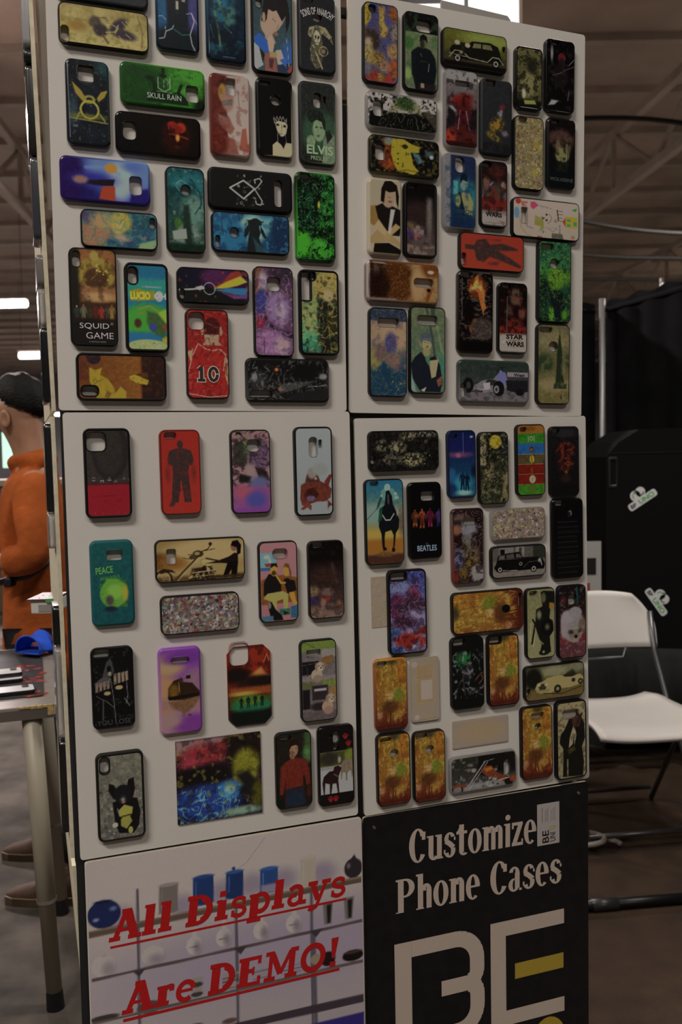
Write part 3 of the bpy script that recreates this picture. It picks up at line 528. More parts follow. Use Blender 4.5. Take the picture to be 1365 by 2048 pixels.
PC('UR', (804, 21, 878, 190), 'rim', lambda a: a.G('6c7a58', '58684c').R(0, 0, 100, 26, '0f1112', .6).N(5, 12, '3a5a34', .55, .12, .6).E(14, 40, 14, 8, '36602e', 4).E(10, 80, 12, 8, '7c9a54', 4).P('24,50 40,44 60,44 76,46 90,56 94,72 88,90 78,100 34,100 28,88 24,72', '10161a', 1.5).P('20,52 34,48 30,70 34,90 22,80', '131a1e', 1).E(56, 36, 9, 9, '54563c', 1).P('44,38 46,30 56,27 66,30 68,38 60,34 50,36', '14120f', .8).E(52, 40, 6, 6, '2a2a20', 2).L('44,62 66,62', 1, '2c3638').L('72,64 70,74', 1.2, '7a8474').R(40, 90, 92, 100, '241a20', 3).R(48, 90, 58, 96, '8c8468', .6).L('46,52 52,56', .9, '5a6a70'),
   'black-topped phone case with a man in a dark coat on a green background', [(833, 39, 864, 65, .3)], gloss=1)
def old_car(a, x0, x1, body, trim, lamp, w1, w2, top, base, tyre='0e0e0e'):
    """side view of a vintage saloon, front to the left"""
    k = x1 - x0; X = lambda t: x0 + t * k; h = base - top; Y = lambda t: top + t * h
    p = lambda l: ' '.join(f'{X(q)},{Y(r)}' for q, r in l)
    a.P(p([(0, .5), (.06, .3), (.3, .26), (.42, .05), (.75, .0), (.9, .12), (.96, .5), (1, .75), (.9, .82), (.1, .82)]), body, .8)
    a.P(p([(.45, .12), (.58, .1), (.58, .28), (.42, .3)]), trim, .5).P(p([(.61, .1), (.76, .1), (.8, .28), (.61, .28)]), trim, .5)
    a.L(p([(0, .78), (.1, .5), (.24, .5), (.36, .72), (.7, .78), (.8, .55), (.92, .56), (1, .78)]), 1.6, lamp)
    return a.wheel(X(.15), Y(.8), w1).wheel(X(.86), Y(.8), w2)
def art_b3(a):
    a.G('5a5c1c', '3c3a1c').E(70, 20, 40, 20, '7c8a3c', 8).R(0, 62, 100, 100, '3a3422', 4).R(0, 84, 100, 100, '0e0c0a', 3)
    old_car(a, 10, 94, '14140f', '6a6a48', '8a8a78', 8, 8, 24, 90)
    a.E(22, 36, 4, 6, 'a09a80', .6).E(38, 40, 4, 6, 'a09a80', .6).R(27, 34, 34, 62, '1c1c16', .5).L('30,36 30,60', .5, '8a8a78').E(28, 60, 3, 4, '7a745c').L('10,66 40,70', 1, '8a8a78')
PC('UR', (881, 53, 1015, 153), 'rim', art_b3, 'phone case with a black vintage saloon on yellow-green grass', [(1005, 94, 1012, 105)], gloss=1)
PC('UR', (729, 180, 876, 274), 'clear', lambda a: a.G('a8a4a4', '9a9698').S(6, 40, 1.2, 3, '111 1a1a1a', 4, 4, 98, 34, 0).P('3,96 5,56 14,48 40,52 62,50 80,40 99,44 99,98', '0c0e0d', 1.5).P('28,56 40,20 50,8 66,10 74,30 78,52 60,44 46,44', '7a7a58', 4).E(54, 24, 12, 18, '2a4420', 4).N(4, 5, '11140f', .6, .08, .7).P('78,44 86,36 99,50 99,90', '3a342c', 2).V(6, 20, 'b0b098', .02, .4),
   'clear-edged black and white phone case with olive brush strokes, lying sideways', [(747, 200, 766, 232, .3)], gloss=1)
PC('UR', (885, 136, 957, 303), 'clear', lambda a: a.G('6a6c70', '4a1a18').R(0, 0, 100, 16, '8a8a8c', 3).E(50, 45, 30, 16, '52565c', 6).E(50, 40, 34, 9, '7a1814', 6, -20).E(58, 62, 30, 24, '4a1616', 8).E(20, 56, 14, 10, '8a90a0', 4).E(16, 88, 16, 10, '9c2c14', 5).P('10,48 34,56 30,72 6,76', '1c181c', 3).P('96,46 76,56 80,76 98,74', '1c181c', 3).L('46,52 40,76', 1.8, '7d6c9a', 1).L('64,52 74,76', 1.8, '7d6c9a', 1).N(4, 8, '16100f', .6, .1, .7).R(0, 92, 100, 100, '2a1012', 3),
   'clear-topped phone case in dark red over smoky grey', [(911, 162, 940, 173, .2)], gloss=1)
PC('UR', (957, 155, 1026, 317), 'full', lambda a: a.G('24262a', '1c1e21').E(50, 60, 24, 9, '8a6a14', 5, -35).E(62, 44, 10, 5, '8a8686', 4, 20).E(66, 36, 9, 3, '6a1c24', 3, -15).E(40, 76, 22, 4, '8a7418', 4, 25).E(76, 70, 10, 4, '70646c', 4).R(4, 84, 96, 100, '121315', 3).N(5, 7, '1e2024', .5, .1, .9, warp=1.5),
   'matte charcoal phone case with a small yellow, white and red smudge', [(972, 159, 992, 172, .2)])
PC('UR', (1026, 91, 1087, 226), 'rim', lambda a: a.G('5c5a34', '4a4a28').E(50, 60, 34, 20, '77744a', 8).N(4, 10, '1a1a10', .52, .08, .9, warp=1).V(6, 18, '8a8a5c', .03, .5).E(60, 30, 20, 12, '22221a', 6).E(30, 76, 6, 8, 'c0c0a8', 3).R(0, 84, 100, 100, '14150e', 4).P('30,86 70,84 76,90 34,92', '8a9048', 1),
   'olive camouflage-coloured phone case with thick black sides', [], ins=3.5, gloss=2)
PC('UR', (1086, 76, 1151, 232), 'rim', lambda a: a.G('08080a', '0c0a0c').E(54, 25, 13, 7, '5a1c1a', 1.5).E(54, 31, 11, 6, '20181a', 2).E(50, 50, 28, 16, '181316', 4).L('24,50 50,46 70,40 98,34', 1.4, '6a4a44', .8).L('98,24 78,34', .9, '8a8a84').N(4, 8, '2a2224', .64, .1, .7).E(20, 20, 4, 10, '8a8a8e', 2).P('8,92 20,84 44,84 30,90', '9a9a9c', 2).L('80,70 76,82', 1, '77777c', 1),  # upright pale ellipse: gloss highlight painted into the black
   'glossy black phone case with a faint red and grey shape', [(1102, 81, 1120, 90)], gloss=2)
PC('UR', (735, 267, 880, 362), 'full', lambda a: a.G('0c0c10', '101014').E(30, 40, 12, 50, '5a1c10', 6).E(26, 74, 12, 12, '7a2a14', 4).E(28, 14, 8, 10, '6a7a78', 4).P('32,8 46,4 60,16 72,22 70,36 58,38 62,70 70,84 62,96 50,90 40,90 34,72 30,44', '9a8e14', 1).N(3, 5, 'a89c28', .6, .2, .5).P('60,36 70,40 76,60 68,66', '4a6a74', 2).P('78,28 92,30 90,44 80,42', '3a5058', 3).E(50, 24, 4, 6, '2a2a14').L('44,22 50,30 54,24', 1.4, '2a2a14').E(40, 44, 1.4, 2, '333014').E(40, 58, 1.4, 2, '333014').E(40, 70, 1.4, 2, '333014').L('38,90 52,84 68,86', 1.4, '6a4a14', 1).E(88, 44, 3, 5, 'a8b0b8', 2).N(7, 6, '0c0c10', .7, .06, .5),
   'black phone case with a big yellow playing card of spades, lying sideways', [(751, 287, 771, 320, .35)], gloss=1)
PC('UR', (733, 354, 805, 514), 'full', lambda a: a.G('a09680', 'a89e88').P('2,38 22,36 40,44 30,60 20,64 4,60', '8a6c34', 2).P('20,38 44,32 62,34 96,40 98,60 92,74 30,74 24,60 30,56', '1a1512', 1).E(58, 24, 20, 14, 'a08a70', 1).P('36,30 38,14 48,4 66,2 84,8 90,22 88,38 82,30 80,16 62,18 50,16 46,32', '17110f', 1).L('58,24 66,25', .8, '2a2019').E(64, 30, 6, 1.4, '7a4c40').P('6,78 30,66 60,70 98,84 96,90 60,82 20,86 4,86', 'a08858', 1.5).P('16,64 30,54 64,74 60,80', 'b09a74', 1.5).P('96,62 80,58 44,76 50,82', 'a8905c', 1.5).P('18,86 60,84 96,92 96,98 14,98', '16120f', 1).P('66,40 78,40 64,72 58,70', 'e8e4dc', 2),  # last off-white slash is a gloss highlight painted into the colours
   'phone case with a black-haired person in a dark vest crossing their arms', gloss=1)
PC('UR', (805, 362, 875, 519), 'rim', lambda a: a.G('0e0c0c', '4c3c38').E(40, 42, 36, 14, '2c201e', 8).L('20,44 60,48 60,58', .8, '1c1412').E(20, 62, 22, 8, '6a5844', 5).R(4, 84, 96, 100, '7a6a60', 4).E(44, 66, 16, 8, '7d706c', 3).E(50, 78, 26, 8, '54464a', 4).E(16, 70, 10, 6, '44306a', 4).E(38, 72, 8, 5, '8a5450', 2).N(4, 7, '2a2022', .6, .1, .6).E(76, 40, 8, 34, '6c6664', 5).R(0, 0, 100, 20, '0e0c0c', 6),  # tall grey ellipse paints a gloss streak into the print
   'brown and black phone case with a painted vertical shine, beside the crossed-arms case', [(817, 370, 835, 377)], gloss=1, ins=5)
PC('UR', (882, 305, 954, 463), 'clear', lambda a: a.G('20284a', '14304a').R(0, 0, 22, 100, '77777e', 3).E(60, 50, 36, 20, '1a5a70', 6).R(30, 36, 44, 54, '4a9aa0', 2).R(46, 38, 62, 52, '1c5a70', 2).E(92, 60, 10, 20, '1a6a74', 5).P('44,66 58,50 80,52 90,62 88,80 60,78', '8a8a5c', 2).E(62, 40, 12, 8, '6c8a80', 1.5).P('50,40 52,28 62,25 72,28 72,36 58,34', '0e1c2a', 1).P('36,56 50,50 66,76 60,82', '0e1c2a', 1.5).E(44, 62, 8, 8, '8a9060', 2).R(24, 86, 100, 100, '16284c', 4).N(4, 10, '0f3050', .62, .12, .5),
   'clear-edged blue phone case with a person folding tattooed arms', [(911, 314, 930, 345)], gloss=1, texts=[('ARROW', 66, 76, 56, 5.5, '16304a', dict(bold=.03))])
PC('UR', (957, 320, 1016, 459), 'rim', lambda a: a.G('140808', '8c8480').R(0, 0, 100, 30, '160a0a', 6).E(60, 16, 30, 10, '3a1814', 6).E(20, 34, 14, 8, '6c4c40', 4).E(84, 36, 8, 6, '8a7468', 3).E(48, 50, 20, 8, '5a2a1c', 5).L('4,56 20,46 44,32', 1.6, '9a8cc0', 1).R(0, 56, 100, 74, '6a1c16', 5).N(4, 9, '1c0a0a', .55, .1, .7).R(0, 80, 100, 100, '94908c', 4).N(8, 5, '7a1c14', .68, .06, .5).R(20, 93, 72, 94, '77706c').R(0, 97, 100, 100, '1c1414', 2),
   'dark red and white film-poster phone case, the upper of the two', [(965, 324, 984, 335)], gloss=0, texts=[('WARS', 48, 81, 62, 7, '1c1212', dict(bold=.05)), ('THE LAST JEDI', 48, 74, 62, 3, '2a1010', dict(bold=.02))])
PC('UR', (1023, 230, 1089, 385), 'rim', lambda a: a.G('7c7048', '807654').S(3, 420, .8, 2.8, '9a8c5c 6a5c38 a8985c 8a7a50 b0a868 5a5038 8c6c6c 7a8a78', ring=.35).S(9, 170, .5, 1.4, '3a3424 4a4030 6a5c44', ring=.6).E(70, 76, 10, 6, 'a0a030', 4, al=.5).E(74, 38, 12, 6, '9a8a28', 4, al=.6),
   'sand-coloured phone case packed with tiny doodles, upright', [(1038, 233, 1056, 245)])
PC('UR', (1089, 233, 1153, 383), 'full', lambda a: a.G('140f10', '0c1214').E(48, 30, 44, 14, '4a3430', 6).E(54, 42, 26, 12, '6a5c44', 5).E(52, 52, 24, 11, '77784c', 3).E(52, 34, 10, 8, '3a2c22', 3).P('30,62 74,62 70,76 34,76', '1c2018', 3).N(4, 8, '0f0c0d', .6, .1, .7).R(0, 76, 100, 100, '0c1214', 4).L('74,30 70,62', 1.2, '1a1614', .6),
   'black phone case with an olive torso-coloured glow and faint lower title', [(1103, 239, 1120, 248)], gloss=1, texts=[('WOLVERINE', 50, 87, 80, 5, '4a4c4a')])
PC('UR', (1020, 393, 1160, 486), 'rim', lambda a: a.G('aea297', 'a89c90').E(6, 40, 4, 14, '5a88a8', 1).E(8, 10, 4, 8, '9a3428').P('12,10 22,10 22,14 16,16 22,22 14,22', 'a85a5a').L('12,6 14,26', 1, '9a6a74').P('26,10 32,8 38,16 30,28 26,22', 'b43c68').L('36,16 58,22', .8, '5c5c68').L('42,14 44,24', .6, '5c5c68').L('48,16 50,24', .6, '5c5c68').P('33,42 40,46 46,58 46,74 38,84 42,70 32,66', '8a8840').P('42,44 48,46 44,54', '5a5a30').L('56,44 58,60', .01, 'aaa').E(50, 38, 1.6, 2.4, '2a2018').E(50, 52, 1.6, 2.4, '2a2018').L('54,36 58,44 56,54 52,60', .9, '4a3c3c').L('66,24 68,50', 2.6, '3a362c').L('68,26 74,26', .9, '3a362c').L('68,34 74,34', .9, '3a362c').L('68,42 74,44', .9, '3a362c').L('68,50 74,52', .9, '3a362c').E(64, 52, 3, 5, '8a8474').P('74,52 79,40 79,66', '9a4a28').R(79, 38, 97, 66, 'a89c10').R(81, 44, 86, 51, '3c8a84').R(81, 56, 86, 63, '3c8a84').R(91, 50, 96, 60, '3c8a84').P('88,20 96,14 94,24', '2c8a3c').E(80, 22, 3, 7, 'b0a0b4', 1).L('10,50 12,74 20,92 30,98', .9, '9a5a3c').L('12,50 15,74 22,88 32,92', .9, 'b09a68').L('15,54 18,72 26,82', .8, '8aa088').L('18,62 22,72 30,76', 1.2, '5a4088').P('58,84 74,84 76,98 58,98', '5c5a50', .6).L('54,74 60,80 66,70', .9, '5a5a58').L('48,72 64,70', .8, '77788a').E(45, 82, 1.6, 4, '5a8098').R(36, 94, 44, 98, '9a4a30').E(90, 90, 3, 5, 'a07a58').S(5, 30, .25, .5, '777 966 885', 4, 60, 30, 96, 0),
   'cream phone case covered with child drawings of a house, bird and rainbow', [(1043, 414, 1056, 446, .2)], texts=[('PIRATE', 70, 74, 14, 5, '5c544c', dict(rot=90))])
PC('UR', (915, 463, 1049, 548), 'rim', lambda a: a.G('962e1a', '9a321c').P('8,34 22,34 26,20 40,14 46,30 66,24 88,34 90,40 66,44 60,46 78,62 96,82 94,88 68,74 46,62 36,78 26,74 22,46 8,46', '3a2a28', 2).P('42,16 64,14 60,20', '5a2a22', 3).P('44,78 62,74 58,84 42,84', '5a2a22', 3).N(3, 6, '962e1a', .66, .1, .4),
   'red-orange phone case with a dark standing silhouette, lying sideways', [(923, 505, 933, 529)])
PC('UR', (1071, 480, 1144, 648), 'rim', lambda a: a.G('2a6a44', '122a24').E(30, 30, 40, 12, '2f7a4c', 8).N(3, 12, '1c4a34', .55, .14, .8).E(52, 46, 26, 14, '5a8a1c', 5).E(84, 44, 14, 10, '4a7c20', 5).E(20, 38, 16, 10, '3a7a34', 5).P('34,62 70,60 84,76 70,98 50,98 40,80', '141c20', 4).E(16, 60, 14, 16, '12241f', 6).E(40, 90, 8, 9, '5a9a20', 3).V(6, 20, '7aa83c', .035, .5).V(9, 16, '0f2018', .04, .7).E(80, 90, 8, 6, '4a8a20', 4),
   'emerald green phone case with a round opening, above the tower case', [(1082, 487, 1109, 499), (1100, 517, 1120, 537, .5)], gloss=1)
PC('UR', (911, 540, 988, 709), 'full', lambda a: a.G('0c0908', '130d0c').E(54, 20, 26, 14, '6a2a08', 6).P('30,24 36,16 42,20 48,8 56,4 60,14 66,10 70,20 76,24 74,36 80,44 70,50 62,40 56,26 44,22 34,26', 'b8641c', 1.5).P('36,22 46,14 54,10 58,18 66,16 68,26 54,20 42,24', 'e0a83c', 1.5).L('70,26 74,36 68,44 72,52', 2, 'c87420', 1).P('32,72 42,58 56,58 48,66 38,76', 'a85a1c', 2).E(70, 70, 34, 14, '3c3230', 6).N(4, 3, '6a605c', .6, .12, .7, sx=.7).E(30, 50, 16, 14, '0e0a09', 5).R(0, 84, 100, 100, '0c0a0a', 6).L('12,10 12,60', 1.4, '55504e', .8),
   'black phone case with a tall orange flame', [(925, 543, 944, 555)], gloss=1)
PC('UR', (992, 564, 1056, 710), 'rim', lambda a: a.G('120c0c', '3a1614').E(60, 20, 22, 12, '5a4438', 4).E(34, 40, 12, 8, '4a362e', 4).E(80, 42, 12, 8, '6a3c34', 4).E(50, 58, 30, 8, '5a201a', 5).R(0, 62, 100, 72, '7a2018', 5).N(4, 8, '100a0a', .55, .1, .7).R(0, 72, 100, 100, 'a09a94', 4).N(8, 6, '8a2c20', .7, .06, .5).R(30, 90, 92, 91, '88827c').R(0, 97, 100, 100, '1a1414', 2).L('30,20 28,70', 1.6, '5c5654', .8).P('14,84 22,80 18,86', 'f0eee8', .6),
   'dark red and white film-poster phone case, the lower of the two', [(1005, 569, 1023, 577)], gloss=2, texts=[('STAR', 56, 76, 60, 6.5, '1c1010', dict(bold=.05)), ('WARS', 57, 86, 62, 7, '1c1414', dict(bold=.05)), ('THE LAST JEDI', 56, 81, 44, 2, '3a2420')])
PC('UR', (1069, 647, 1141, 810), 'rim', lambda a: a.G('5c5c3c', '6a6238').E(50, 20, 50, 14, '7c7450', 8).E(22, 50, 26, 12, '2c3c24', 8).E(96, 46, 14, 8, '34422a', 6).E(50, 76, 50, 8, '8c8058', 8).P('60,36 66,14 68,10 70,14 76,36 80,66 86,80 54,80 58,62', '24301f', 1.2).L('68,10 68,4', .6, '24301f').P('52,74 90,74 90,80 50,80', '2a3624', 2).P('70,92 74,86 78,94', '1a2014', .5).N(4, 12, '84805a', .62, .14, .5),
   'sepia green phone case with a tall tower rising into clouds', [(1079, 654, 1106, 664), (1098, 683, 1117, 703, .5)], gloss=1)
def art_f1(a):
    a.G('2e3a36', '44444c').R(0, 62, 100, 100, '6a646c', 3).N(4, 8, '1c2824', .6, .12, .5).K(0, 0, 100, 60).N(9, 6, '22302a', .5, .2, .6).K()
    a.P('22,60 34,48 48,44 56,30 64,26 68,44 70,58 60,72 34,76', '7a7680', .8).P('52,44 58,22 66,30 70,60', '6c70a8', .8).E(46, 52, 8, 7, '2a2a30').P('34,54 44,52 44,68 36,70', 'b0a8b0', .6)
    a.R(68, 27, 98, 38, '8a868c').R(68, 38, 98, 44, '3a383e').P('66,46 98,46 98,72 84,76 68,70', '1c1c22', .8).L('60,16 62,26', 2, '1a1a20').L('57,16 66,15', 1.6, '1a1a20')
    a.E(14, 60, 7, 18, '141416').E(14, 60, 3, 8, '3a3a3e').E(56, 66, 8, 18, '141416').E(53, 68, 3.6, 9, '8a868c').E(53, 68, 2, 5, '3a3a40').R(18, 72, 34, 76, '3a383e', .6).E(86, 74, 6, 8, '141418').L('22,66 36,70', 1, 'c0bcc4')
PC('UR', (912, 718, 1060, 808), 'full', art_f1, 'grey phone case with a racing car photographed on the track', [(921, 766, 933, 794)], gloss=1, texts=[('West', 85, 33, 16, 8, '1c1a20', dict(bold=.03))])
PC('UR', (728, 518, 879, 611), 'full', lambda a: a.G('2a120a', '9a7a50', 0, .1, .75).E(44, 50, 22, 48, '4a2810', 6).N(3, 2.5, '7a4c1c', .58, .14, .8).R(0, 0, 5, 100, '98908c', 2).E(14, 26, 4, 12, '6a5a54', 3).P('14,0 30,10 6,8', '8a8078', 1).E(88, 16, 14, 18, '6a3a14', 6).P('76,6 80,30 74,30', '7a4a1c', 2).P('92,60 84,98 80,98 84,70', '7a4418', 2).E(70, 54, 10, 40, 'a8885c', 6).E(18, 60, 14, 40, '1a0c0a', 8, al=.8).E(88, 22, 4, 4, 'd8d0c8', 2).R(0, 92, 40, 100, '8a7c74', 3),
   'brown furry-textured phone case fading to tan drips, lying sideways', [(828, 557, 868, 575), (854, 578, 862, 584)], gloss=1, t=.012)
PC('UR', (735, 614, 815, 795), 'rim', lambda a: a.G('9c8468', '0e3a52', 90, .3, .75).R(0, 0, 100, 15, '24344a').K(0, 15).E(70, 30, 40, 16, 'a88c70', 8).E(16, 58, 18, 12, '8a8440', 6).K().E(56, 40, 16, 12, '3a3a78', 5).E(30, 50, 14, 10, '6a5450', 5).E(60, 60, 22, 10, '7a6058', 6).N(4, 9, '5a4a68', .6, .12, .6).P('8,74 40,60 70,74 98,66 98,98 8,98', '123a54', 4).N(8, 4, '6a6848', .7, .06, .5).V(6, 20, 'a08c58', .025, .4).S(5, 12, .5, 1.2, 'a0985c 6a7c68', 60, 80, 86, 96, .2),
   'navy-topped phone case with tan, violet and ocean blue brushwork', [(756, 636, 798, 654, .28)])
PC('UR', (816, 612, 892, 789), 'rim', lambda a: a.G('58684c', '4a6a5c').N(3, 8, '6c7a58', .5, .2, .7).L('46,2 60,30 84,98', 4, '33423a', 2).L('64,2 96,60', 3, '7a8a68', 3).R(58, 0, 70, 22, '38463c', 2).P('80,46 98,60 98,90 84,70', '3f7a64', 4).P('2,66 14,58 30,52 46,60 70,56 84,66 92,86 84,98 30,98 8,84', '131a26', 1).P('52,62 80,60 72,80 60,82', 'a09a74', .6).P('40,54 54,54 56,70 44,62', '4a7a64', 1).E(46, 41, 15, 9.5, '9a9868', 1).P('28,40 30,32 40,29 54,30 62,36 62,44 56,40 36,38 32,46', '4c545c', 1).P('32,36 60,36 60,39 32,39', '5a6474', .5).E(29, 43, 3, 3, '8a8458').L('39,41 44,41', .7, '3a3a24').L('49,41 54,42', .7, '3a3a24').E(48, 46, 4, 1.2, '8a4a3c').E(46, 52, 10, 5, '8f8c5c', 1.5).P('74,84 92,78 90,88 80,92', '7a5038', 1).P('2,78 14,90 16,98 2,98', '7a9a98', 2).P('30,96 46,92 40,98', 'b0aa98'),
   'grey-green phone case with a person in a dark suit and headband', [(835, 631, 876, 650, .35)])

# ---------------------------------------------------------------- lower left board
board('display_board', 'LL', 'white foam board, lower left of the display, with widely spaced phone cases', M_FOAM)
PC('LL', (165, 856, 265, 1037), 'rim', lambda a: a.G('35302e', '352c2c').E(56, 24, 40, 34, '242120', 3).E(54, 24, 30, 28, '2e2a28', 4).R(0, 62, 100, 100, '8c0e22', 1).R(0, 61, 100, 63, '4a1a20', 1.5).L('14,76 90,75', .6, '5a0c18').S(3, 5, .8, 1.4, '6a0c1a', 30, 78, 80, 84, .5).L('20,93 20,97', .6, 'a03040').L('36,93 36,97', .6, 'a03040').L('52,93 52,97', .6, 'a03040').L('70,93 70,97', .6, 'a03040').L('84,93 84,97', .6, 'a03040').L('16,55 22,55 22,58 16,58 16,55', .5, 'a89a9c').L('34,58 40,58 40,60.5 34,60.5 34,58', .5, 'a89a9c').L('49,58 52.5,54.5 56,58 49,58', .5, 'a89a9c').L('63,60.5 66,58 69,60.5 63,60.5', .5, 'a89a9c').O(85, 56.5, 1.7, .5, 'a89a9c').O(96, 58, 1.6, .5, 'a89a9c'),
   'charcoal phone case with a crimson lower third and tiny outlined shapes', [(173, 865, 211, 902, .25)], ins=4, lip=1.6)
PC('LL', (317, 859, 404, 1030), 'rim', lambda a: a.G('9c2014', 'a0261a').man(50, 12, 76, '3a2a2a', wide=1.2, arms=0).E(50, 32, 28, 8, '3a2a2a', 1.5).E(24, 36, 6, 6, '3a2a2a', 1.5).E(76, 36, 6, 6, '3a2a2a', 1.5).E(18, 52, 5, 8, '6a241e', 4).E(82, 52, 5, 8, '6a241e', 4).P('44,66 18,90 30,90 50,70', '3a2a2a', 2).N(4, 6, '8a2018', .66, .1, .4),
   'bright red phone case with an upright dark silhouette of a man', [(328, 864, 352, 877)], rim='5a1610')
PC('LL', (458, 859, 544, 1028), 'rim', lambda a: a.G('9a747a', 'a07a84').P('4,20 14,14 30,14 40,20 42,40 30,44 8,40', '3a3832', 3).E(20, 9, 7, 6, '8a7470', 1).P('12,7 16,2 26,3 28,8 20,5', '17120f', .6).E(40, 20, 6, 10, '4a6a3a', 5).E(72, 30, 26, 20, '6a5070', 7).N(4, 8, '2c2428', .58, .08, .8, warp=1).V(6, 18, '2a2026', .04, .7).E(48, 50, 14, 10, '968084', 5).P('60,44 90,50 98,62 70,60', '2a2222', 2).P('20,52 50,56 46,64 18,62', '211d1c', 3).E(70, 64, 24, 8, '5a6494', 6).R(0, 68, 100, 100, '8a4a8a', 8).E(28, 74, 24, 8, 'a4506a', 8).E(62, 84, 26, 10, '4a4a9c', 8).R(0, 94, 100, 100, '7c3a98', 6),
   'pink and violet watercolour phone case with faint figures', [(494, 879, 520, 903, .35)], gloss=1)
PC('LL', (585, 853, 668, 1033), 'rim', lambda a: a.G('94a0a4', '8c989c').P('14,66 30,62 60,60 80,64 96,70 92,80 76,84 56,84 40,86 16,88 12,80', '6a3024', .8).P('22,76 30,70 50,68 62,76 50,82 26,82', '3a1410', 1).P('30,84 12,92 20,93 30,90 40,94 42,88', '7a3a2c', .6).P('84,82 98,88 88,90 84,94', '6a3024', .6).E(40, 80, 12, 3, '6c5a80', 1.5).P('26,62 30,54 40,48 56,50 66,62', '4a2a24', 1.5).E(44, 52, 12, 6, '8a8480', 3).E(66, 48, 20, 7, '8c9496', 3).P('76,62 90,54 98,54 86,68', '6a2a22', .6).E(54, 58, 4, 1.6, 'a08a70').K(14, 62, 90, 84).N(5, 5, '54241a', .6, .06, .5).K(),
   'white phone case with a maroon horned toad drawing', [(618, 874, 635, 914), (637, 879, 644, 895)], ins=3)
PC('LL', (178, 1078, 271, 1254), 'full', lambda a: a.G('0e5052', '0c4a50').E(52, 62, 32, 17, '5a9a2c', 2).K(20, 45, 84, 79).V(5, 22, '3f7a20', .035, .7).K().E(56, 60, 20, 9, '74b03c', 6).E(78, 62, 7, 10, 'a09a28', 3).E(42, 70, 9, 6, '4a4444', 3).E(44, 80, 14, 3, '1c2040', 2).P('32,52 36,44 66,46 60,50', '5a9a2c', 1.5),
   'teal phone case with a lime green portal swirl and graffiti title', [(213, 1100, 245, 1121, .25)], texts=[('PEACE', 32, 34.5, 40, 8, '5a9e34', dict(rot=5, bold=.01)), ('AMONG WORLDS', 44, 43.5, 46, 4, '4a9030', dict(rot=6))])
def art_bike(a):
    a.G('8a7440', 'a08a54').E(60, 30, 50, 30, 'b09c68', 8).E(0, 50, 22, 20, '6a4418', 6).E(20, 55, 14, 14, '8a5c24', 6).R(0, 86, 100, 100, '5a4422', 4)
    a.O(8, 92, 15, 3, '1c1410').O(8, 92, 11, .8, 'a09078').L('8,92 2,70', .6, 'a09078').L('8,92 16,76', .6, 'a09078').L('8,92 20,90', .6, 'a09078')
    a.L('20,96 46,44', 3, '4a3820').L('24,96 49,44', 1, 'b8a47c').P('48,50 58,44 70,56 84,80 74,90 58,80 50,66', '9a8850', 1).P('50,52 58,47 66,56 60,66 52,62', 'b4a468', 1)
    a.P('40,70 62,66 66,98 36,98', '2a1e12', 2).S(3, 40, 1, 3.4, '1c140f 3a2a18 8a7a58 5a4a30 a89468', 38, 68, 66, 98, .4).L('40,80 66,76', 1.6, 'b09c70', .5).L('36,90 70,86', 1.2, '9a8658', .5)
    a.L('42,44 52,30 58,26 62,14', 1.6, '2a1c12').E(61, 14, 2, 4, '2a1c12').L('52,30 66,26', 1.4, '3a2a1a').L('46,40 36,36', 1.2, '2a1c12').E(47, 36, 6, 8, '3a2c1e', 1).E(46, 35, 3, 4, '9a8658', .8).L('30,44 40,48', 1, '2a1c12').E(41, 43, 4, 5, '4a3a26', .8).P('2,74 8,66 18,70 22,78 14,74 6,78', '2c2016', .8)
    a.P('54,60 70,54 82,46 88,38 92,40 92,62 86,64 70,60', '1a120f', 1).P('80,60 92,60 90,96 84,96 84,78 78,96 74,94', '120d0c', .8).E(88, 24, 4, 10, '8a5a40', .8).P('84,20 86,10 92,8 96,20 95,40 91,44 91,26', '120c0c', .8).L('56,48 72,56', 2.4, '2a1c16', .8).L('60,92 96,92', 4, '3a2c1c', 2)
PC('LL', (308, 1072, 491, 1167), 'rim', art_bike, 'sepia phone case with a rider in black beside a large motorcycle', [(333, 1098, 352, 1129, .2)], gloss=1)
PC('LL', (319, 1182, 480, 1271), 'rim', lambda a: a.G('6a5e5c', '706460').S(3, 420, 1.2, 3.6, '8a8080 a09898 5a4c4c 8a3438 9a8c58 4a5068 a8a4a4 6c8a70 8a7478 3a3232', ring=.35).S(9, 220, .5, 1.6, '1c1616 2c2424 b8b4b0 4a4040', ring=.6),
   'multicoloured phone case packed with tiny doodles under the motorcycle case', gloss=0)
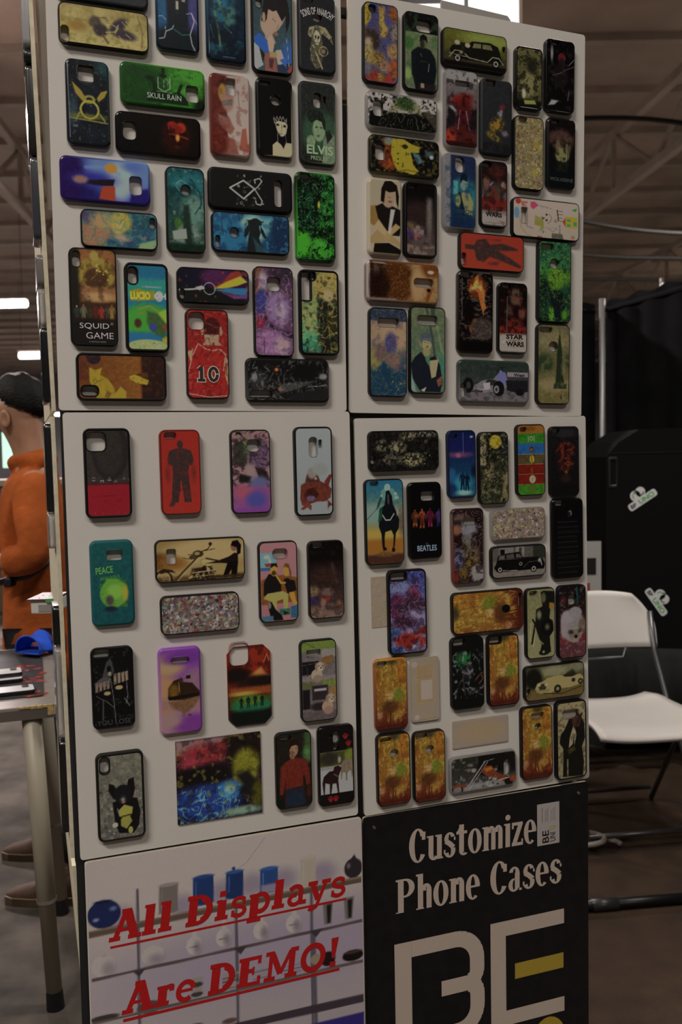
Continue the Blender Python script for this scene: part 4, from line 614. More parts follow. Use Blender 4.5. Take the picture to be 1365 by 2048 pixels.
PC('LL', (514, 1080, 598, 1246), 'rim', lambda a: a.G('a8747c', 'a06c74').R(4, 14, 44, 36, '6aa0ac', .5).R(4, 32, 44, 36, '3c5a94', .5).E(20, 19, 7, 2.4, 'b8c0c4').P('14,27 36,27 32,31 18,31', '8a3c24').P('25,15 25,26 33,26', 'c4b8b4').P('4,48 20,44 60,42 98,46 98,76 4,78', '7c4a1c', 1).P('12,50 24,40 46,40 56,52 56,66 10,66', '171214', .8).P('62,48 70,46 92,50 96,62 72,66', '171214', .8).E(38, 35, 9, 8, 'b08a2c').P('29,33 32,27 46,27 48,33 40,30', '1a1412').E(38, 39, 6, 3, '4a3418', .8).E(70, 36, 8, 8, 'b08a2c').P('62,34 66,28 76,28 84,40 80,50 78,40 76,34 66,32', '6a4c20', .8).L('44,42 56,52 66,52', 3.4, 'b08a2c').P('20,64 60,62 74,66 72,86 62,86 60,72 44,74 42,92 32,92 28,74 10,70', 'a09a50', .8).P('76,64 90,64 96,80 90,82 80,72', 'b08a2c', .8).R(50, 84, 78, 92, '2c6a5c', 1).P('20,78 30,74 40,84 56,92 60,98 36,98 26,92', '141012', .6).E(25, 79, 4, 4, '77706c', .8).P('80,82 98,80 98,96 80,96', '2c5a7c', 1).R(4, 92, 34, 98, '3a6a84', 1).P('60,86 76,90 62,92', '201a1c', .5),
   'cartoon phone case of a seated couple on a brown sofa with a dog', [(545, 1097, 575, 1117, .4)])
PC('LL', (613, 1079, 690, 1239), 'rim', lambda a: a.G('100b0c', '4a3834').R(0, 0, 100, 26, '0e0b0c', 8).E(44, 46, 40, 12, '38241f', 8).L('20,42 60,44 58,54 18,52', .8, '201412').E(10, 64, 18, 7, '7a6448', 4).L('66,30 80,54', 4, '4a3834', 4).R(0, 84, 100, 100, '7a6258', 5).E(52, 66, 18, 6, '6a5450', 3).E(46, 74, 14, 4, '7a2c28', 2).E(14, 76, 12, 5, '38285a', 4).E(40, 80, 8, 6, '8a6a60', 3).E(66, 84, 22, 6, '5c4844', 4).E(86, 82, 6, 5, '7a4a40', 2).N(4, 7, '241918', .6, .1, .5),
   'dark brown phone case with a crumpled doll shape, beside the cartoon couple', [(625, 1085, 647, 1096)], rim='120e0e', gloss=1)
def art_reaper(a):
    a.G('0c0c0d', '0a0a0b').P('26,34 36,18 44,13 50,18 54,30 46,36 36,36', '3c3c3c', 1).E(42, 27, 5, 5, '0a0a0a', 1).E(43, 32, 4, 2.6, '8a8a7c', .8).P('8,42 30,34 46,38 40,46 10,48', '4a4848', 1.5)
    for k in range(4):
        a.P(f'{8 + 9 * k},{43 - k * .6} {15 + 9 * k},{42 - k * .6} {15 + 9 * k},{53 - k} {9 + 9 * k},{54 - k}', '7a6a60', .5)
        a.P(f'{52 + 9 * k},{33 - k * .6} {59 + 9 * k},{32 - k * .6} {59 + 9 * k},{45 - k} {53 + 9 * k},{46 - k}', '8a7a6a', .5)
    a.E(36, 56, 8, 2.4, 'a09060', .6).E(64, 50, 9, 2.6, 'a09060', .6).L('44,38 50,60 54,92', 1, '6a6a6c', .5).L('82,44 84,60 80,70', 1, '77777a', .5).L('26,64 24,88', 2, '4a4a4c', 1).L('10,58 20,62 34,66 50,74', .8, '66666a', .5).N(4, 5, '3a3a3c', .72, .05, .7).L('76,64 88,74', 1, '88888a', 1)
PC('LL', (180, 1290, 271, 1460), 'rim', art_reaper, 'black phone case with a hooded skeleton holding out two bony fists', [(186, 1298, 219, 1316, .3)], lip=1.5, texts=[('YOU LOSE', 50, 92, 80, 6, '3c3c40')])
PC('LL', (314, 1290, 406, 1471), 'full', lambda a: a.G('7a3a9a', '9a7488').E(20, 20, 40, 12, 'a88c68', 8).E(60, 12, 50, 8, '6c2c94', 6).E(10, 54, 40, 24, 'a8805c', 10).E(90, 40, 30, 14, '8a6480', 8).R(0, 58, 100, 72, '94706c', 8).E(80, 90, 50, 12, '74308c', 8).E(20, 84, 30, 8, '9a7a7c', 6).P('20,58 22,46 34,38 46,36 54,40 78,42 98,54 98,57 60,60', '2c1c10', 1).E(34, 50, 12, 8, '6a4c10', 4).P('20,56 98,54 98,58 60,61 22,60', '17100a', .8).P('22,62 98,58 80,70 56,80 50,74 30,70', '6a4c2c', 3, .8).L('46,40 48,52', 1, 'a08c50', .6).E(52, 38, 5, 3, '3a2814', .8).L('60,36 70,34', .8, '1c120c').R(64, 33, 74, 37, '1c120c', .5).R(66, 78, 74, 80, '4c3840', .6),
   'lilac and peach beach-sunset phone case with a dark island and reflection', [(342, 1314, 379, 1327)], gloss=1)
PC('LL', (453, 1288, 544, 1453), 'sheet', lambda a: a.G('7a1c0c', '3a1c10').E(70, 18, 50, 16, '8a2410', 6).N(4, 12, '3a120c', .55, .12, .8).P('44,38 60,34 78,28 84,34 98,40 70,40', 'd08038', 4).L('84,22 92,12 96,20', 1.4, 'c88048', 1).E(20, 36, 34, 9, '17100f', 6).E(80, 46, 50, 8, '1a1110', 6).R(4, 52, 100, 62, '8a441c', 4).E(36, 60, 30, 3, 'b09030', 3).R(4, 64, 100, 78, '3a4a18', 2).E(54, 76, 46, 10, '1c6a44', 3).E(50, 68, 30, 6, '4a7a24', 4).R(4, 82, 100, 100, '0a1410', 6).man(30, 64, 15, '141a12').man(46, 63, 16, '1c2414').man(62, 62, 16, '1c2414').man(78, 63, 15, '141a12').L('4,62 98,64', .6, '4a4a20'),
   'frameless phone case plate with skaters under a fiery orange sunset', [(459, 1284, 497, 1331, .3)], t=.004, rad=.013, chamfer=True, gloss=1)
def pup(a, cx, cy, s, c1='a89a84', c2='8a7a68'):
    return a.E(cx, cy, 13 * s, 6 * s, c1, 1).E(cx + 2 * s, cy + 4 * s, 11 * s, 4 * s, c2, 1.5).E(cx + 8 * s, cy - 8 * s, 10 * s, 5 * s, c1, .8).E(cx + 9 * s, cy - 6.5 * s, 5 * s, 2.6 * s, 'b8ac9a', 1).E(cx + 10 * s, cy - 7 * s, 2, 1, '1c1412').E(cx + 5 * s, cy - 9 * s, 1.4, .7, '1c1412').E(cx + 13 * s, cy - 9 * s, 1.4, .7, '1c1412').E(cx - 1 * s, cy - 8 * s, 3 * s, 4 * s, '8a765c', 1).E(cx + 17 * s, cy - 8 * s, 3 * s, 4 * s, '8a765c', 1).N(3, 4, '94866e', .6, .1, .0)
PC('LL', (597, 1275, 676, 1445), 'rim', lambda a: pup(pup(a.G('6a6468', '6a6064').R(0, 0, 100, 14, '6a8034', 4).L('10,2 60,14', 1, '3a3a34').R(40, 12, 100, 22, '8a8684', 2).P('60,22 90,20 90,30 60,30', '7a5a2c', 1).R(4, 26, 50, 42, '17141a', 1).L('4,30 50,28', .8, '5a5658').R(16, 32, 20, 44, '2c2a2e').R(4, 44, 100, 50, '7c7674', 2).R(4, 52, 40, 60, '5a6034', 3).R(60, 50, 100, 58, '6c7c34', 3).R(4, 60, 24, 84, '1a161c', 1).R(30, 56, 74, 74, '2c262c', 2).R(36, 60, 70, 63, 'a0a0a4', .6).P('78,60 98,58 98,68 78,68', '8a6a3c', 1).E(50, 82, 26, 5, '2a2222', 3).R(4, 88, 100, 100, '5c5254', 3), 44, 43, 1.2), 72, 83, 1.2, 'a88c78', '94786a'),
   'phone case with two stacked photographs of a fluffy cream puppy', [(613, 1299, 642, 1314, .25)])
PC('LL', (190, 1497, 292, 1685), 'rim', lambda a: a.G('64645a', '585854').N(3, 7, '7e7e6c', .5, .1, .7).K(0, 30).S(5, 200, 1, 2.4, '7a7a74 5a5a54 94948c 3c3c3a 686860', ring=0).K().P('32,56 56,52 84,54 90,70 86,86 74,94 44,92 36,80', '121012', 1).P('24,42 26,34 36,36 44,44 46,54 34,52', '14100f', .8).P('62,44 66,32 78,30 80,44 74,54 64,52', '14100f', .8).E(54, 48, 18, 11, '17161a', .8).E(54, 54, 8, 5, '2a2a2e', 1).E(54, 54, 4, 2.2, '77777a', .6).E(55, 57, 4, 1.4, '9a6058', .5).P('44,66 56,60 74,64 72,72 60,76 46,74', '98983c', 1).P('48,76 66,72 72,80 60,88 48,84', '8c8c3a', 1).L('44,74 70,72', 2, '1a1614').L('42,64 46,72', 1.6, '8a8a84', 1).E(36, 82, 6, 3, 'a8a898', .8).E(68, 90, 5, 4, '9a9a50', .8),
   'phone case with a black and yellow-chested puppy sitting on gravel', [(200, 1516, 218, 1548)], ins=4, lip=2, rim='14140f')
PC('LL', (350, 1462, 525, 1650), 'sheet', lambda a: a.G('3a1a20', '10102a').P('0,0 60,0 40,14 20,22 0,16', '8c7478', 5).E(36, 18, 30, 12, '8a2430', 8).E(20, 30, 14, 9, '9c2c44', 6).V(3, 34, 'b0404c', .02, .6).R(60, 0, 100, 40, '1c1412', 8).E(30, 46, 40, 14, '120e12', 8).E(32, 78, 40, 22, '1c3a8a', 9).E(62, 66, 16, 12, '2a6ab0', 6).E(62, 66, 6, 5, '8ac0e0', 4).E(82, 40, 16, 22, '7a7a14', 7).N(5, 8, '8f8f2c', .66, .08, .6).K(0, 60, 74, 100).V(7, 36, '4aa0d0', .022, .9).V(15, 26, '7ac0d8', .015, .7).K().P('70,50 84,46 96,62 88,78 72,74 78,62', '1a1a1a', 4).E(78, 94, 24, 5, '7aa08c', 5).E(96, 76, 8, 16, '4a4a10', 5).N(11, 14, '0c0c14', .62, .12, .5),
   'square glossy art panel with red smoke, blue lightning and yellow flame', [], t=.003, rad=.0005, gloss=1, name='printed_art_panel', cat='art panel')
PC('LL', (548, 1458, 626, 1620), 'rim', lambda a: a.G('1c1c16', '14180f').R(80, 0, 100, 40, '3a5a30', 5).E(88, 30, 12, 10, '4a7a40', 6).P('12,44 26,38 44,34 60,34 84,38 92,52 94,70 84,72 78,56 74,60 74,72 24,74 26,60 18,80 8,80', '6c2418', 1).P('24,74 76,72 82,98 22,98', '1c2430', 1.5).E(50, 22, 12, 10, '9a7a60', 1).P('36,24 36,14 46,10 60,12 64,20 56,17 44,18', '1a1410', .8).E(46, 30, 8, 5, '8a6a54', 1).L('44,22 47,22', .6, '2a1c18').L('53,22 56,22', .6, '2a1c18').E(50, 27, 3, .8, '6a4038').N(5, 5, '54180f', .6, .15, .4).L('30,44 34,72', .8, '4a1810', .6).L('70,44 68,72', .8, '4a1810', .6).E(90, 80, 6, 8, '4a1a14', 3).E(52, 88, 20, 10, '1c2a3c', 5),
   'phone case with a dark-haired person in a plain red shirt', [(560, 1470, 582, 1482)], gloss=0)
def paw(a, cx, cy, c='8c1418'):
    a.E(cx, cy, 5, 2.3, c, .5)
    for dx, dy in ((-6, -2), (-2.4, -3.8), (2.4, -3.8), (6, -2)): a.E(cx + dx, cy + dy, 2, 1.2, c, .4)
    return a
def art_dogs(a):
    a.G('0e0c0d', '0c0b0b').R(0, 32, 100, 86, 'a0a4a8').R(0, 32, 100, 50, '44481f', 2).N(4, 4, '2a2a14', .5, .1, .0).E(30, 40, 24, 8, '2c2a22', 5).E(88, 38, 16, 8, '6a7a20', 4).R(0, 50, 60, 54, '88888a', 3)
    a.P('66,46 76,42 92,44 98,52 97,60 92,68 89,58 80,60 79,70 75,70 74,60 66,60 64,68 61,68 62,52', '7a6c58', .8).E(60, 40, 8, 5, '4a4238', .8).E(58, 43, 4, 4, '9a9488', .8)
    a.P('14,62 30,56 50,56 56,62 54,68 56,84 52,84 48,72 38,72 34,84 30,84 30,72 18,70 16,84 13,84 10,70', '241214', .8).P('40,56 44,51 54,50 64,53 62,56 56,62 46,62', '2a1416', .6).L('42,60 54,64', 1, '8a7a58').R(0, 84, 100, 100, '0e0c0c', .6)
    paw(paw(paw(paw(a, 76, 16), 84, 25), 32, 92), 46, 92)
PC('LL', (632, 1445, 711, 1615), 'full', art_dogs, 'black phone case with red paw prints and two dogs on snow', [(666, 1463, 679, 1487, .5), (667, 1489, 679, 1501, .5), (659, 1468, 664, 1480, .5)], gloss=1)

# ---------------------------------------------------------------- lower right board
board('display_board', 'LR', 'white foam board, lower right of the display, above the black sign', M_FOAM)
PC('LR', (734, 860, 879, 944), 'rim', lambda a: a.G('1c1b19', '161514').N(4, 10, '2c2b26', .55, .12, .8).E(18, 36, 10, 14, '6a6854', 4).E(30, 70, 14, 14, '5c5a4c', 5).E(40, 40, 12, 14, '8a8468', 5).E(62, 72, 16, 16, '94906c', 5).E(55, 14, 10, 10, '8a8468', 4).E(80, 10, 16, 6, '8a8878', 4).V(3, 14, '12110f', .06, .9).N(8, 5, '0e0d0c', .58, .06, .9).S(5, 10, .5, 1, 'a8a490', 60, 50, 90, 95, 0).O(81, 28, 2.4, .8, '77746c'),
   'black and ivory ink-sketch phone case lying sideways at the top', [(741, 911, 752, 928)], gloss=1)
PC('LR', (891, 860, 954, 997), 'rim', lambda a: a.G('0e1848', '0f4a6a').E(50, 20, 60, 14, '141c54', 6).E(40, 36, 44, 4, '6a3a6c', 4).E(36, 37, 8, 3, '9a6078', 3).E(50, 78, 34, 12, '1f84a0', 8).E(10, 66, 16, 10, '17588a', 4).E(92, 60, 10, 8, '0c1830', 4).E(8, 86, 20, 8, '10305c', 5).E(56, 92, 26, 4, '8ac0b8', 4).L('54,4 54,34', .7, '7a90c0', .6).E(84, 10, 5, 1.4, '9ac0e0', 1.5).man(50, 61, 28, '0c2440').man(66, 63, 27, '0c1c34').R(0, 97, 100, 100, '0c1c38', 2),
   'midnight blue phone case with two small figures before turquoise light', [(901, 869, 915, 875)], rim='0c1430', gloss=1)
PC('LR', (953, 863, 1019, 1009), 'rim', lambda a: a.G('1c1c20', '4a4c34').R(0, 0, 24, 46, '908868', 2).E(56, 14, 21, 9.5, 'b4a014', .8).P('70,22 84,30 88,50 80,70 84,96 30,96 40,70 52,50 56,36', '34382a', 3).E(40, 36, 16, 10, '1a1814', 5).E(40, 52, 10, 10, '7a6a4c', 5).R(8, 52, 36, 66, '7c7450', 4).V(4, 20, '86865c', .05, .8, warp=2).V(9, 16, '15160f', .05, .8, warp=2).R(80, 56, 100, 92, '77704c', 4).N(5, 9, '12120e', .62, .1, .7).E(56, 14, 20, 9, 'b4a014', .8, al=.6),
   'phone case with a bright yellow moon disc over dark olive drapery folds', [(968, 870, 983, 877)], gloss=1)
def art_bands(a):
    cs = ['94601c', '2c7a1c', '1c5a9a', '54482c', '70180f', '701a10', '3a7a18']; ys = [0, 13, 27, 42, 56, 70, 84, 100]
    for k in range(7): a.R(0, ys[k], 100, ys[k + 1], cs[k], .3).R(0, ys[k + 1] - .3, 100, ys[k + 1] + .3, 'a8905c', .2, .7)
    a.N(4, 8, '000', .7, .2, .2)
    a.O(51, 20, 3.6, 1.4, 'a0b090').L('41,16 41,24', 1.2, 'a0b090').L('61,16 61,24', 1.2, 'a0b090').P('43,34 50,31 58,32 58,37 50,40', '5a1c14').P('46,34.5 56,34 52,38', '8a7024').E(53, 49, 8, 5.6, 'b09c14', .4).L('53,44 51,49 54,54', 1.4, '1a160c').L('53,60 49,64 55,64 51,70', 1, '8a6a1c').E(54, 77, 11, 5.6, 'a8a090', .4).P('48,80 55,74 60,75 54,80', 'a09020').E(55, 92, 8, 4.6, '5a6a1c').O(55, 92, 3.4, .7, '7a4a1c').E(50, 6, 16, 4, '7a4c14', 3)
PC('LR', (1028, 848, 1092, 992), 'rim', art_bands, 'phone case striped in seven coloured bands with small round emblems', [(1040, 854, 1054, 863)], gloss=1)
PC('LR', (1095, 852, 1160, 994), 'rim', lambda a: a.G('1a1a1c', '131314').E(52, 34, 32, 12, '6a2418', 5).E(52, 54, 28, 10, '702a18', 5).E(56, 62, 8, 6, '94481c', 3).N(4, 7, '141214', .5, .1, .85).V(7, 18, '111012', .05, .8).E(52, 74, 16, 6, '2a1c1a', 4).R(0, 84, 100, 100, '111112', 6).E(50, 10, 40, 6, '26262a', 4),
   'charcoal black phone case with a smouldering red-orange patch', [(1105, 858, 1120, 867)], gloss=1)
def art_jockey(a):
    a.G('1c6a8c', '8a8a5c', 90, 0, .55).R(0, 58, 100, 72, 'b0983c', 8).R(0, 70, 100, 88, '9a6418', 6).R(0, 88, 100, 100, '4a2c22', 4).E(94, 52, 8, 14, '6a5a48', 5).E(20, 40, 30, 12, '7a9a94', 10)
    a.P('40,15 48,11 72,11 84,18 86,24 70,26 46,24', '5c9494', 1).P('44,22 36,32 28,36 32,28 42,18', '1c4a48', 1).E(58, 10, 8, 4.4, '8ac0c0', .6).L('30,34 4,46', .8, '1c1c20').R(40, 18, 44, 21, 'a8b8b4').R(76, 16, 82, 19, 'a8b8b4').E(82, 22, 6, 2, '8ab0b0')
    a.P('34,46 42,34 50,30 54,14 62,13 70,20 72,30 80,38 88,48 86,58 78,64 76,72 74,80 70,82 72,66 66,60 50,62 48,70 48,80 42,80 40,64 34,56', '10141a', .8).L('44,42 52,48 64,48 74,41', 1.8, 'b8b4a0').P('36,34 44,32 42,48 32,50', '174a3c', 1).P('78,30 88,40 82,44', '8a9490', 1).P('42,78 52,80 54,83 44,84', '14161a', .6).P('68,80 76,82 74,86 66,85', '14161a', .6).E(50, 88, 18, 3, '6a4c28', 3).P('58,18 62,18 62,30 58,28', '4a4a50', 1.2)
PC('LR', (726, 957, 810, 1131), 'rim', art_jockey, 'phone case with a jockey galloping a dark horse toward the viewer', [(740, 962, 757, 971)], gloss=1)
PC('LR', (812, 963, 886, 1120), 'full', lambda a: a.G('09090a', '0b0b0c').man(18, 35, 24, '8a3a1c').man(20, 35, 22, '9a5a1c').man(40, 34, 26, 'a0461c').man(64, 34, 25, '9a1c5a').man(90, 35, 24, '3a2c78').N(4, 9, '0a0a0b', .52, .1, .6).E(50, 46, 50, 5, '4a1a1c', 5, al=.4),
   'black phone case with four bright walking figures and a blue band title', [(842, 983, 869, 1001, .3)], gloss=1, texts=[('THE', 53, 80, 9, 2.6, '2a3c7c'), ('BEATLES', 53, 85.5, 58, 7.5, '7a94c0', dict(bold=.02))])
PC('LR', (899, 1015, 971, 1170), 'full', lambda a: a.G('241416', '2a1c18').E(30, 20, 30, 14, '5a4440', 6).E(52, 26, 24, 12, '7a7c8c', 6).E(50, 44, 18, 10, '6a6664', 5).E(50, 60, 34, 12, '5a4a38', 6).E(56, 72, 22, 8, '6c5624', 5).E(18, 66, 18, 14, '5a5a84', 6).E(78, 86, 22, 12, '8a8888', 5).E(30, 86, 16, 8, '6a5420', 5).N(4, 9, '1a1012', .55, .1, .8).V(7, 20, 'a09c98', .025, .5).E(12, 28, 14, 6, '8a5a40', 5).E(8, 90, 10, 8, '6a2420', 5),
   'phone case with murky grey, ochre and red ruffles', [(928, 1035, 955, 1050, .3)], gloss=1)
PC('LR', (978, 1013, 1092, 1082), 'clear', lambda a: a.G('7c706a', '80766e').S(3, 340, 1, 3.2, '94887c a8a098 6a5a54 8a7a50 9a5a58 b0a8a0 5a4c48 8a8468 a8a058', ring=.4).S(9, 160, .4, 1.4, '2a2220 3a302c 54483c', ring=.6),
   'pale phone case packed with tiny doodles in a clear shell', gloss=1)
def art_sedan(a):
    a.G('6a6864', '6a645c').R(0, 0, 100, 46, '54524c', 3).R(44, 2, 60, 36, '7c7c78', .8).R(50, 6, 55, 34, '3a3a3a').R(14, 4, 40, 30, '76726c', 2).R(76, 0, 100, 44, '2c2e28', 2).R(0, 74, 100, 100, '77716a', 3)
    a.P('4,66 8,54 12,30 18,24 50,20 58,38 84,38 94,46 98,62 96,78 10,80', '0e0d0d', .6).P('14,30 24,27 24,40 13,42', '5a5856', .5).P('27,27 40,25 42,39 27,40', '4a4846', .5).P('44,26 50,26 56,38 45,38', '5a5856', .5).L('12,42 84,40', .5, '5a5854').L('20,76 46,78', 1, 'b0aca4').L('58,70 68,54 82,52 92,60', .9, '55524e').R(16, 10, 24, 24, '0e0d0d', .5)
    for x, y, r in ((15, 72, 6.2), (77, 76, 7)): a.wheel(x, y, r, '0c0c0c', 'b8b4ac', '1a1a1a')
    a.wheel(53, 58, 5.4, '14140f', '8a867e', '1a1a1a').E(88, 50, 3, 6, '8a8880', .6).L('90,50 92,66', 2, '9a968e', .6)
PC('LR', (978, 1087, 1093, 1158), 'rim', art_sedan, 'black and white phone case with a long vintage sedan and whitewall tyres', gloss=1)
def art_lines(a):
    a.G('0b0b0c', '0c0c0d').E(56, 19, 6, 3.6, '77757c', 1).E(54, 20, 5.4, 3.4, '1a1a20', 1)
    for k in range(30): a.L(f'16,{27 + k * 2.25} {84 + (k * 37 % 9) - 6},{27 + k * 2.25}', .5, '2c2a2e', .3)
PC('LR', (1099, 995, 1169, 1159), 'full', art_lines, 'black phone case with a tiny planet above a block of small text lines', [(1110, 1001, 1129, 1011)], gloss=1)
PC('LR', (772, 1136, 856, 1311), 'rim', lambda a: a.G('3a4488', '8a84ac').E(70, 14, 50, 14, '3c4690', 8).E(30, 20, 30, 8, '6a7cb0', 6).E(64, 32, 18, 12, '6a2a4a', 5).E(24, 44, 26, 16, '6a2a54', 6).E(60, 46, 40, 14, '3a2438', 8).E(70, 56, 30, 8, '8a84b0', 5).E(40, 62, 30, 8, '3c2038', 6).R(0, 70, 30, 84, '1c4a8a', 5).P('10,80 40,74 70,76 98,84 98,90 60,96 20,90', '8a2018', 5).E(88, 74, 16, 5, '7a2018', 4).R(0, 90, 36, 100, '1c4484', 4).P('60,90 80,86 76,98 56,98', '8a9cc0', 3).N(4, 9, '2a1830', .55, .1, .7, warp=1).V(6, 22, 'a88ab8', .03, .5).N(12, 6, '8a2a20', .72, .06, .6),
   'indigo phone case with a churning purple, blue and red pattern', [(782, 1146, 813, 1160, .3)], ins=3.5, lip=2.2)
def gold(rotd):
    """golden flame artwork used on six cases; rotd turns it for the sideways one"""
    def f(a):
        if rotd:
            b = Art(a.h - a.y, a.x, a.h, a.w) if rotd == 1 else Art(a.y, a.w - a.x, a.h, a.w); g(b); a.c = b.c
        else: g(a)
    def g(a):
        a.G('9a7a1c', '8a5a1c').R(0, 0, 100, 40, '9c8020', 10).E(86, 20, 20, 26, 'a87014', 8).R(0, 74, 100, 100, '5a2012', 10).E(0, 30, 14, 30, '8a4a1c', 8)
        a.V(5, 30, 'b8a03c', .05, .8, sx=1.6, sy=.6, warp=1.6).V(12, 22, '6a4c10', .04, .6, sx=1.4, sy=.7, warp=1.6).E(70, 52, 18, 10, '6a7a1c', 7).E(44, 68, 24, 10, '4a3014', 7).E(12, 78, 9, 5, 'a8845c', 4).E(72, 78, 14, 5, 'a8862c', 5).E(52, 4, 16, 5, '3a3a20', 5).N(8, 9, '5a3c0c', .66, .1, .5).E(46, 52, 10, 6, 'b89a5c', 5)
        a.V(21, 16, '7a2c14', .05, .5).R(0, 90, 100, 100, '4a1810', 8)
    return f
GG = 'golden flame artwork cases'
PC('LR', (745, 1312, 818, 1463), 'full', gold(0), 'frameless golden flame phone case beside the empty clear case', [(750, 1323, 774, 1334)], gloss=1)
PC('LR', (819, 1311, 880, 1445), 'sheet', lambda a: a.G('94897c', '968b7e').R(18, 10, 84, 72, 'a08c70', 1).R(22, 12, 78, 70, '9a8462', 3).N(4, 14, 'a08e70', .55, .2, .6).R(36, 36, 76, 66, 'a89d92', .4).E(14, 10, 11, 5, 'a49a90', .5).E(20, 93, 8, 4, 'aca298', .5).L('1,2 3,97', .6, '7c7266', .6).L('6,98 96,96', .8, '7c7266', .6).R(22, 30, 76, 31, '8a7658', .6),
   'empty see-through phone case with tan adhesive and a white paper square', t=.004, rad=.006)
PC('LR', (898, 1270, 970, 1421), 'rim', lambda a: a.G('0c0f0d', '0a0d0b').E(30, 30, 20, 10, '1c4a28', 6).P('18,36 26,24 34,32 44,16 50,28 58,20 58,34 46,40 28,42', '1c6a34', 2).E(48, 48, 18, 12, '3a3a3e', 6).V(5, 12, '8a8a94', .05, .0).N(4, 6, '8a8a96', .66, .06, .8, warp=1.5).L('66,24 84,34 86,46', 1.2, '77777c', 1).L('74,60 90,52 96,60 84,66', 2, '7a4038', 1.2).R(0, 0, 100, 18, '0c0e0d', 3).R(0, 84, 100, 100, '0a0d0b', 4).K(18, 30, 96, 82).N(12, 5, '0c0f0d', .52, .08, .8).K().L('20,66 34,56 40,80', 1, '55555c', 1),
   'black phone case with green and silver paint strokes', [(907, 1277, 931, 1292, .3)], lip=1.6)
PC('LR', (971, 1265, 1040, 1414), 'rim', gold(0), 'golden flame phone case with rim, beside the green-stroke black case', [(979, 1272, 1003, 1287, .3)], ins=3, lip=1.6, rim='120c08')
PC('LR', (900, 1175, 1048, 1270), 'rim', lambda a: (gold(1)(a), a.E(75, 47, 6, 10, '090705')), 'golden flame phone case lying sideways with a black round hole', [(1037, 1185, 1044, 1214)], rim='140c06')
PC('LR', (1047, 1173, 1112, 1319), 'rim', lambda a: a.G('7c7c54', '8a8a60').P('50,6 60,4 98,6 98,22 84,26 80,44 92,48 94,62 80,70 84,92 60,96 46,90 52,80 36,66 30,52 34,30 56,26', '141410', 1).E(60, 14, 8, 7, '5a5a40', 2).R(80, 22, 92, 30, '9a6a14', .5).E(72, 56, 22, 12, '0e0e0c', 1).E(72, 56, 9, 5, '3a3a2c', 1).E(72, 56, 3, 1.8, '77775c').L('16,48 12,72 24,82 30,64', 1.6, 'a8a884').L('22,44 30,50 18,78', 4, '17170f').E(44, 38, 8, 6, '77775a', 3).L('30,56 44,74 58,80', 1.6, '8a8a64').E(60, 92, 18, 4, '17170f').E(58, 91, 4, 2, '8a8a6c'),
   'olive phone case with an antique black car turned on its side', [(1059, 1182, 1075, 1191)])
PC('LR', (1111, 1167, 1174, 1318), 'rim', lambda a: a.G('14100f', '5a2424').R(0, 66, 100, 84, '6a2a2c', 3).R(0, 80, 100, 100, '5a3038', 5).E(18, 20, 10, 6, '4a1c22', 4).L('66,4 70,24', 3, '1c5a64', 2).E(50, 52, 42, 16, '8c8688', 2).E(30, 46, 22, 12, '98929c', 3).E(52, 64, 34, 14, '8a8486', 2).E(60, 38, 24, 8, '8c8890', 2).E(86, 56, 14, 10, '6a5a4c', 4).E(58, 68, 20, 7, '77685c', 3).E(44, 64, 11, 3, '4a3a32', 2).E(76, 63, 8, 3, '4a3a32', 2).E(46, 64.5, 3, 1.2, '17120f', .6).E(74, 63.5, 3, 1.2, '17120f', .6).E(62, 71, 6, 2.6, '14100f', .8).E(58, 76, 14, 3, '8a7e74', 2).E(20, 60, 12, 12, '948e94', 3).N(4, 5, 'a09aa0', .66, .1, .4),
   'phone case with a fluffy white dog resting on a red rug', [(1137, 1190, 1155, 1210, .3)], gloss=0)
def art_roadster(a):
    a.G('4c4c34', '6a5a30').E(50, 20, 26, 16, '8a8a68', 6).E(14, 36, 14, 30, '15140f', 6).E(86, 14, 16, 14, '77785a', 6).R(0, 70, 100, 100, '6a5a30', 4).P('80,20 70,30 64,38 88,38', '2a2a1e', 3)
    a.P('16,66 20,50 30,46 36,38 52,34 62,34 78,40 92,36 98,46 97,64 76,72 60,72 40,82 24,80', 'a0945c', .8).P('62,34 80,34 86,38 78,42 66,40', '2a2418', .8).P('22,60 28,52 36,54 34,70 24,72', '3a3428', 1).E(23, 56, 2.6, 4, 'b0a888', .5).E(35, 56, 3, 5, 'b0a888', .5).R(18, 70, 40, 76, '8a8058', .6)
    a.wheel(54, 72, 8.5, '14120e', '3c382c', '8a8468').wheel(93, 58, 6, '14120e', '3c382c', '77705c').E(81, 52, 3.4, 6, '2a2430', .5).L('66,36 72,26', .6, '2a2418').L('30,80 60,88 96,72', 1.6, '2c2414', 1)
PC('LR', (1045, 1320, 1170, 1404), 'rim', art_roadster, 'sepia phone case with a cream open-top roadster', [(1053, 1378, 1062, 1394)], gloss=0)
PC('LR', (1038, 1407, 1107, 1561), 'rim', gold(0), 'golden flame phone case at the lower right with an oval and a small round hole', [(1062, 1425, 1089, 1438), (1070, 1446, 1083, 1460, .5)], rim='120c08')
PC('LR', (1107, 1396, 1175, 1561), 'rim', lambda a: a.G('9a8e68', '8a8060').P('20,96 22,60 10,52 14,42 26,36 44,22 64,14 80,20 92,30 94,50 84,60 90,80 86,98', '15140f', 1.2).E(66, 27, 14, 8, '4a2c24', 2).P('44,46 56,32 62,40 52,56 40,60', 'a09470', 1).P('60,34 66,44 58,58', 'a8a084', 1).P('36,62 60,58 62,64 40,68', '44401c', 1.5).L('66,30 84,18', 4, '2a1c18', 1.5).P('34,74 38,74 38,96 33,96', '8a8060', 1).N(4, 6, '0e0d0a', .6, .1, .4),
   'cream phone case with a crouching figure in black bending its head', [(1125, 1419, 1159, 1437, .35)], ins=3.4)
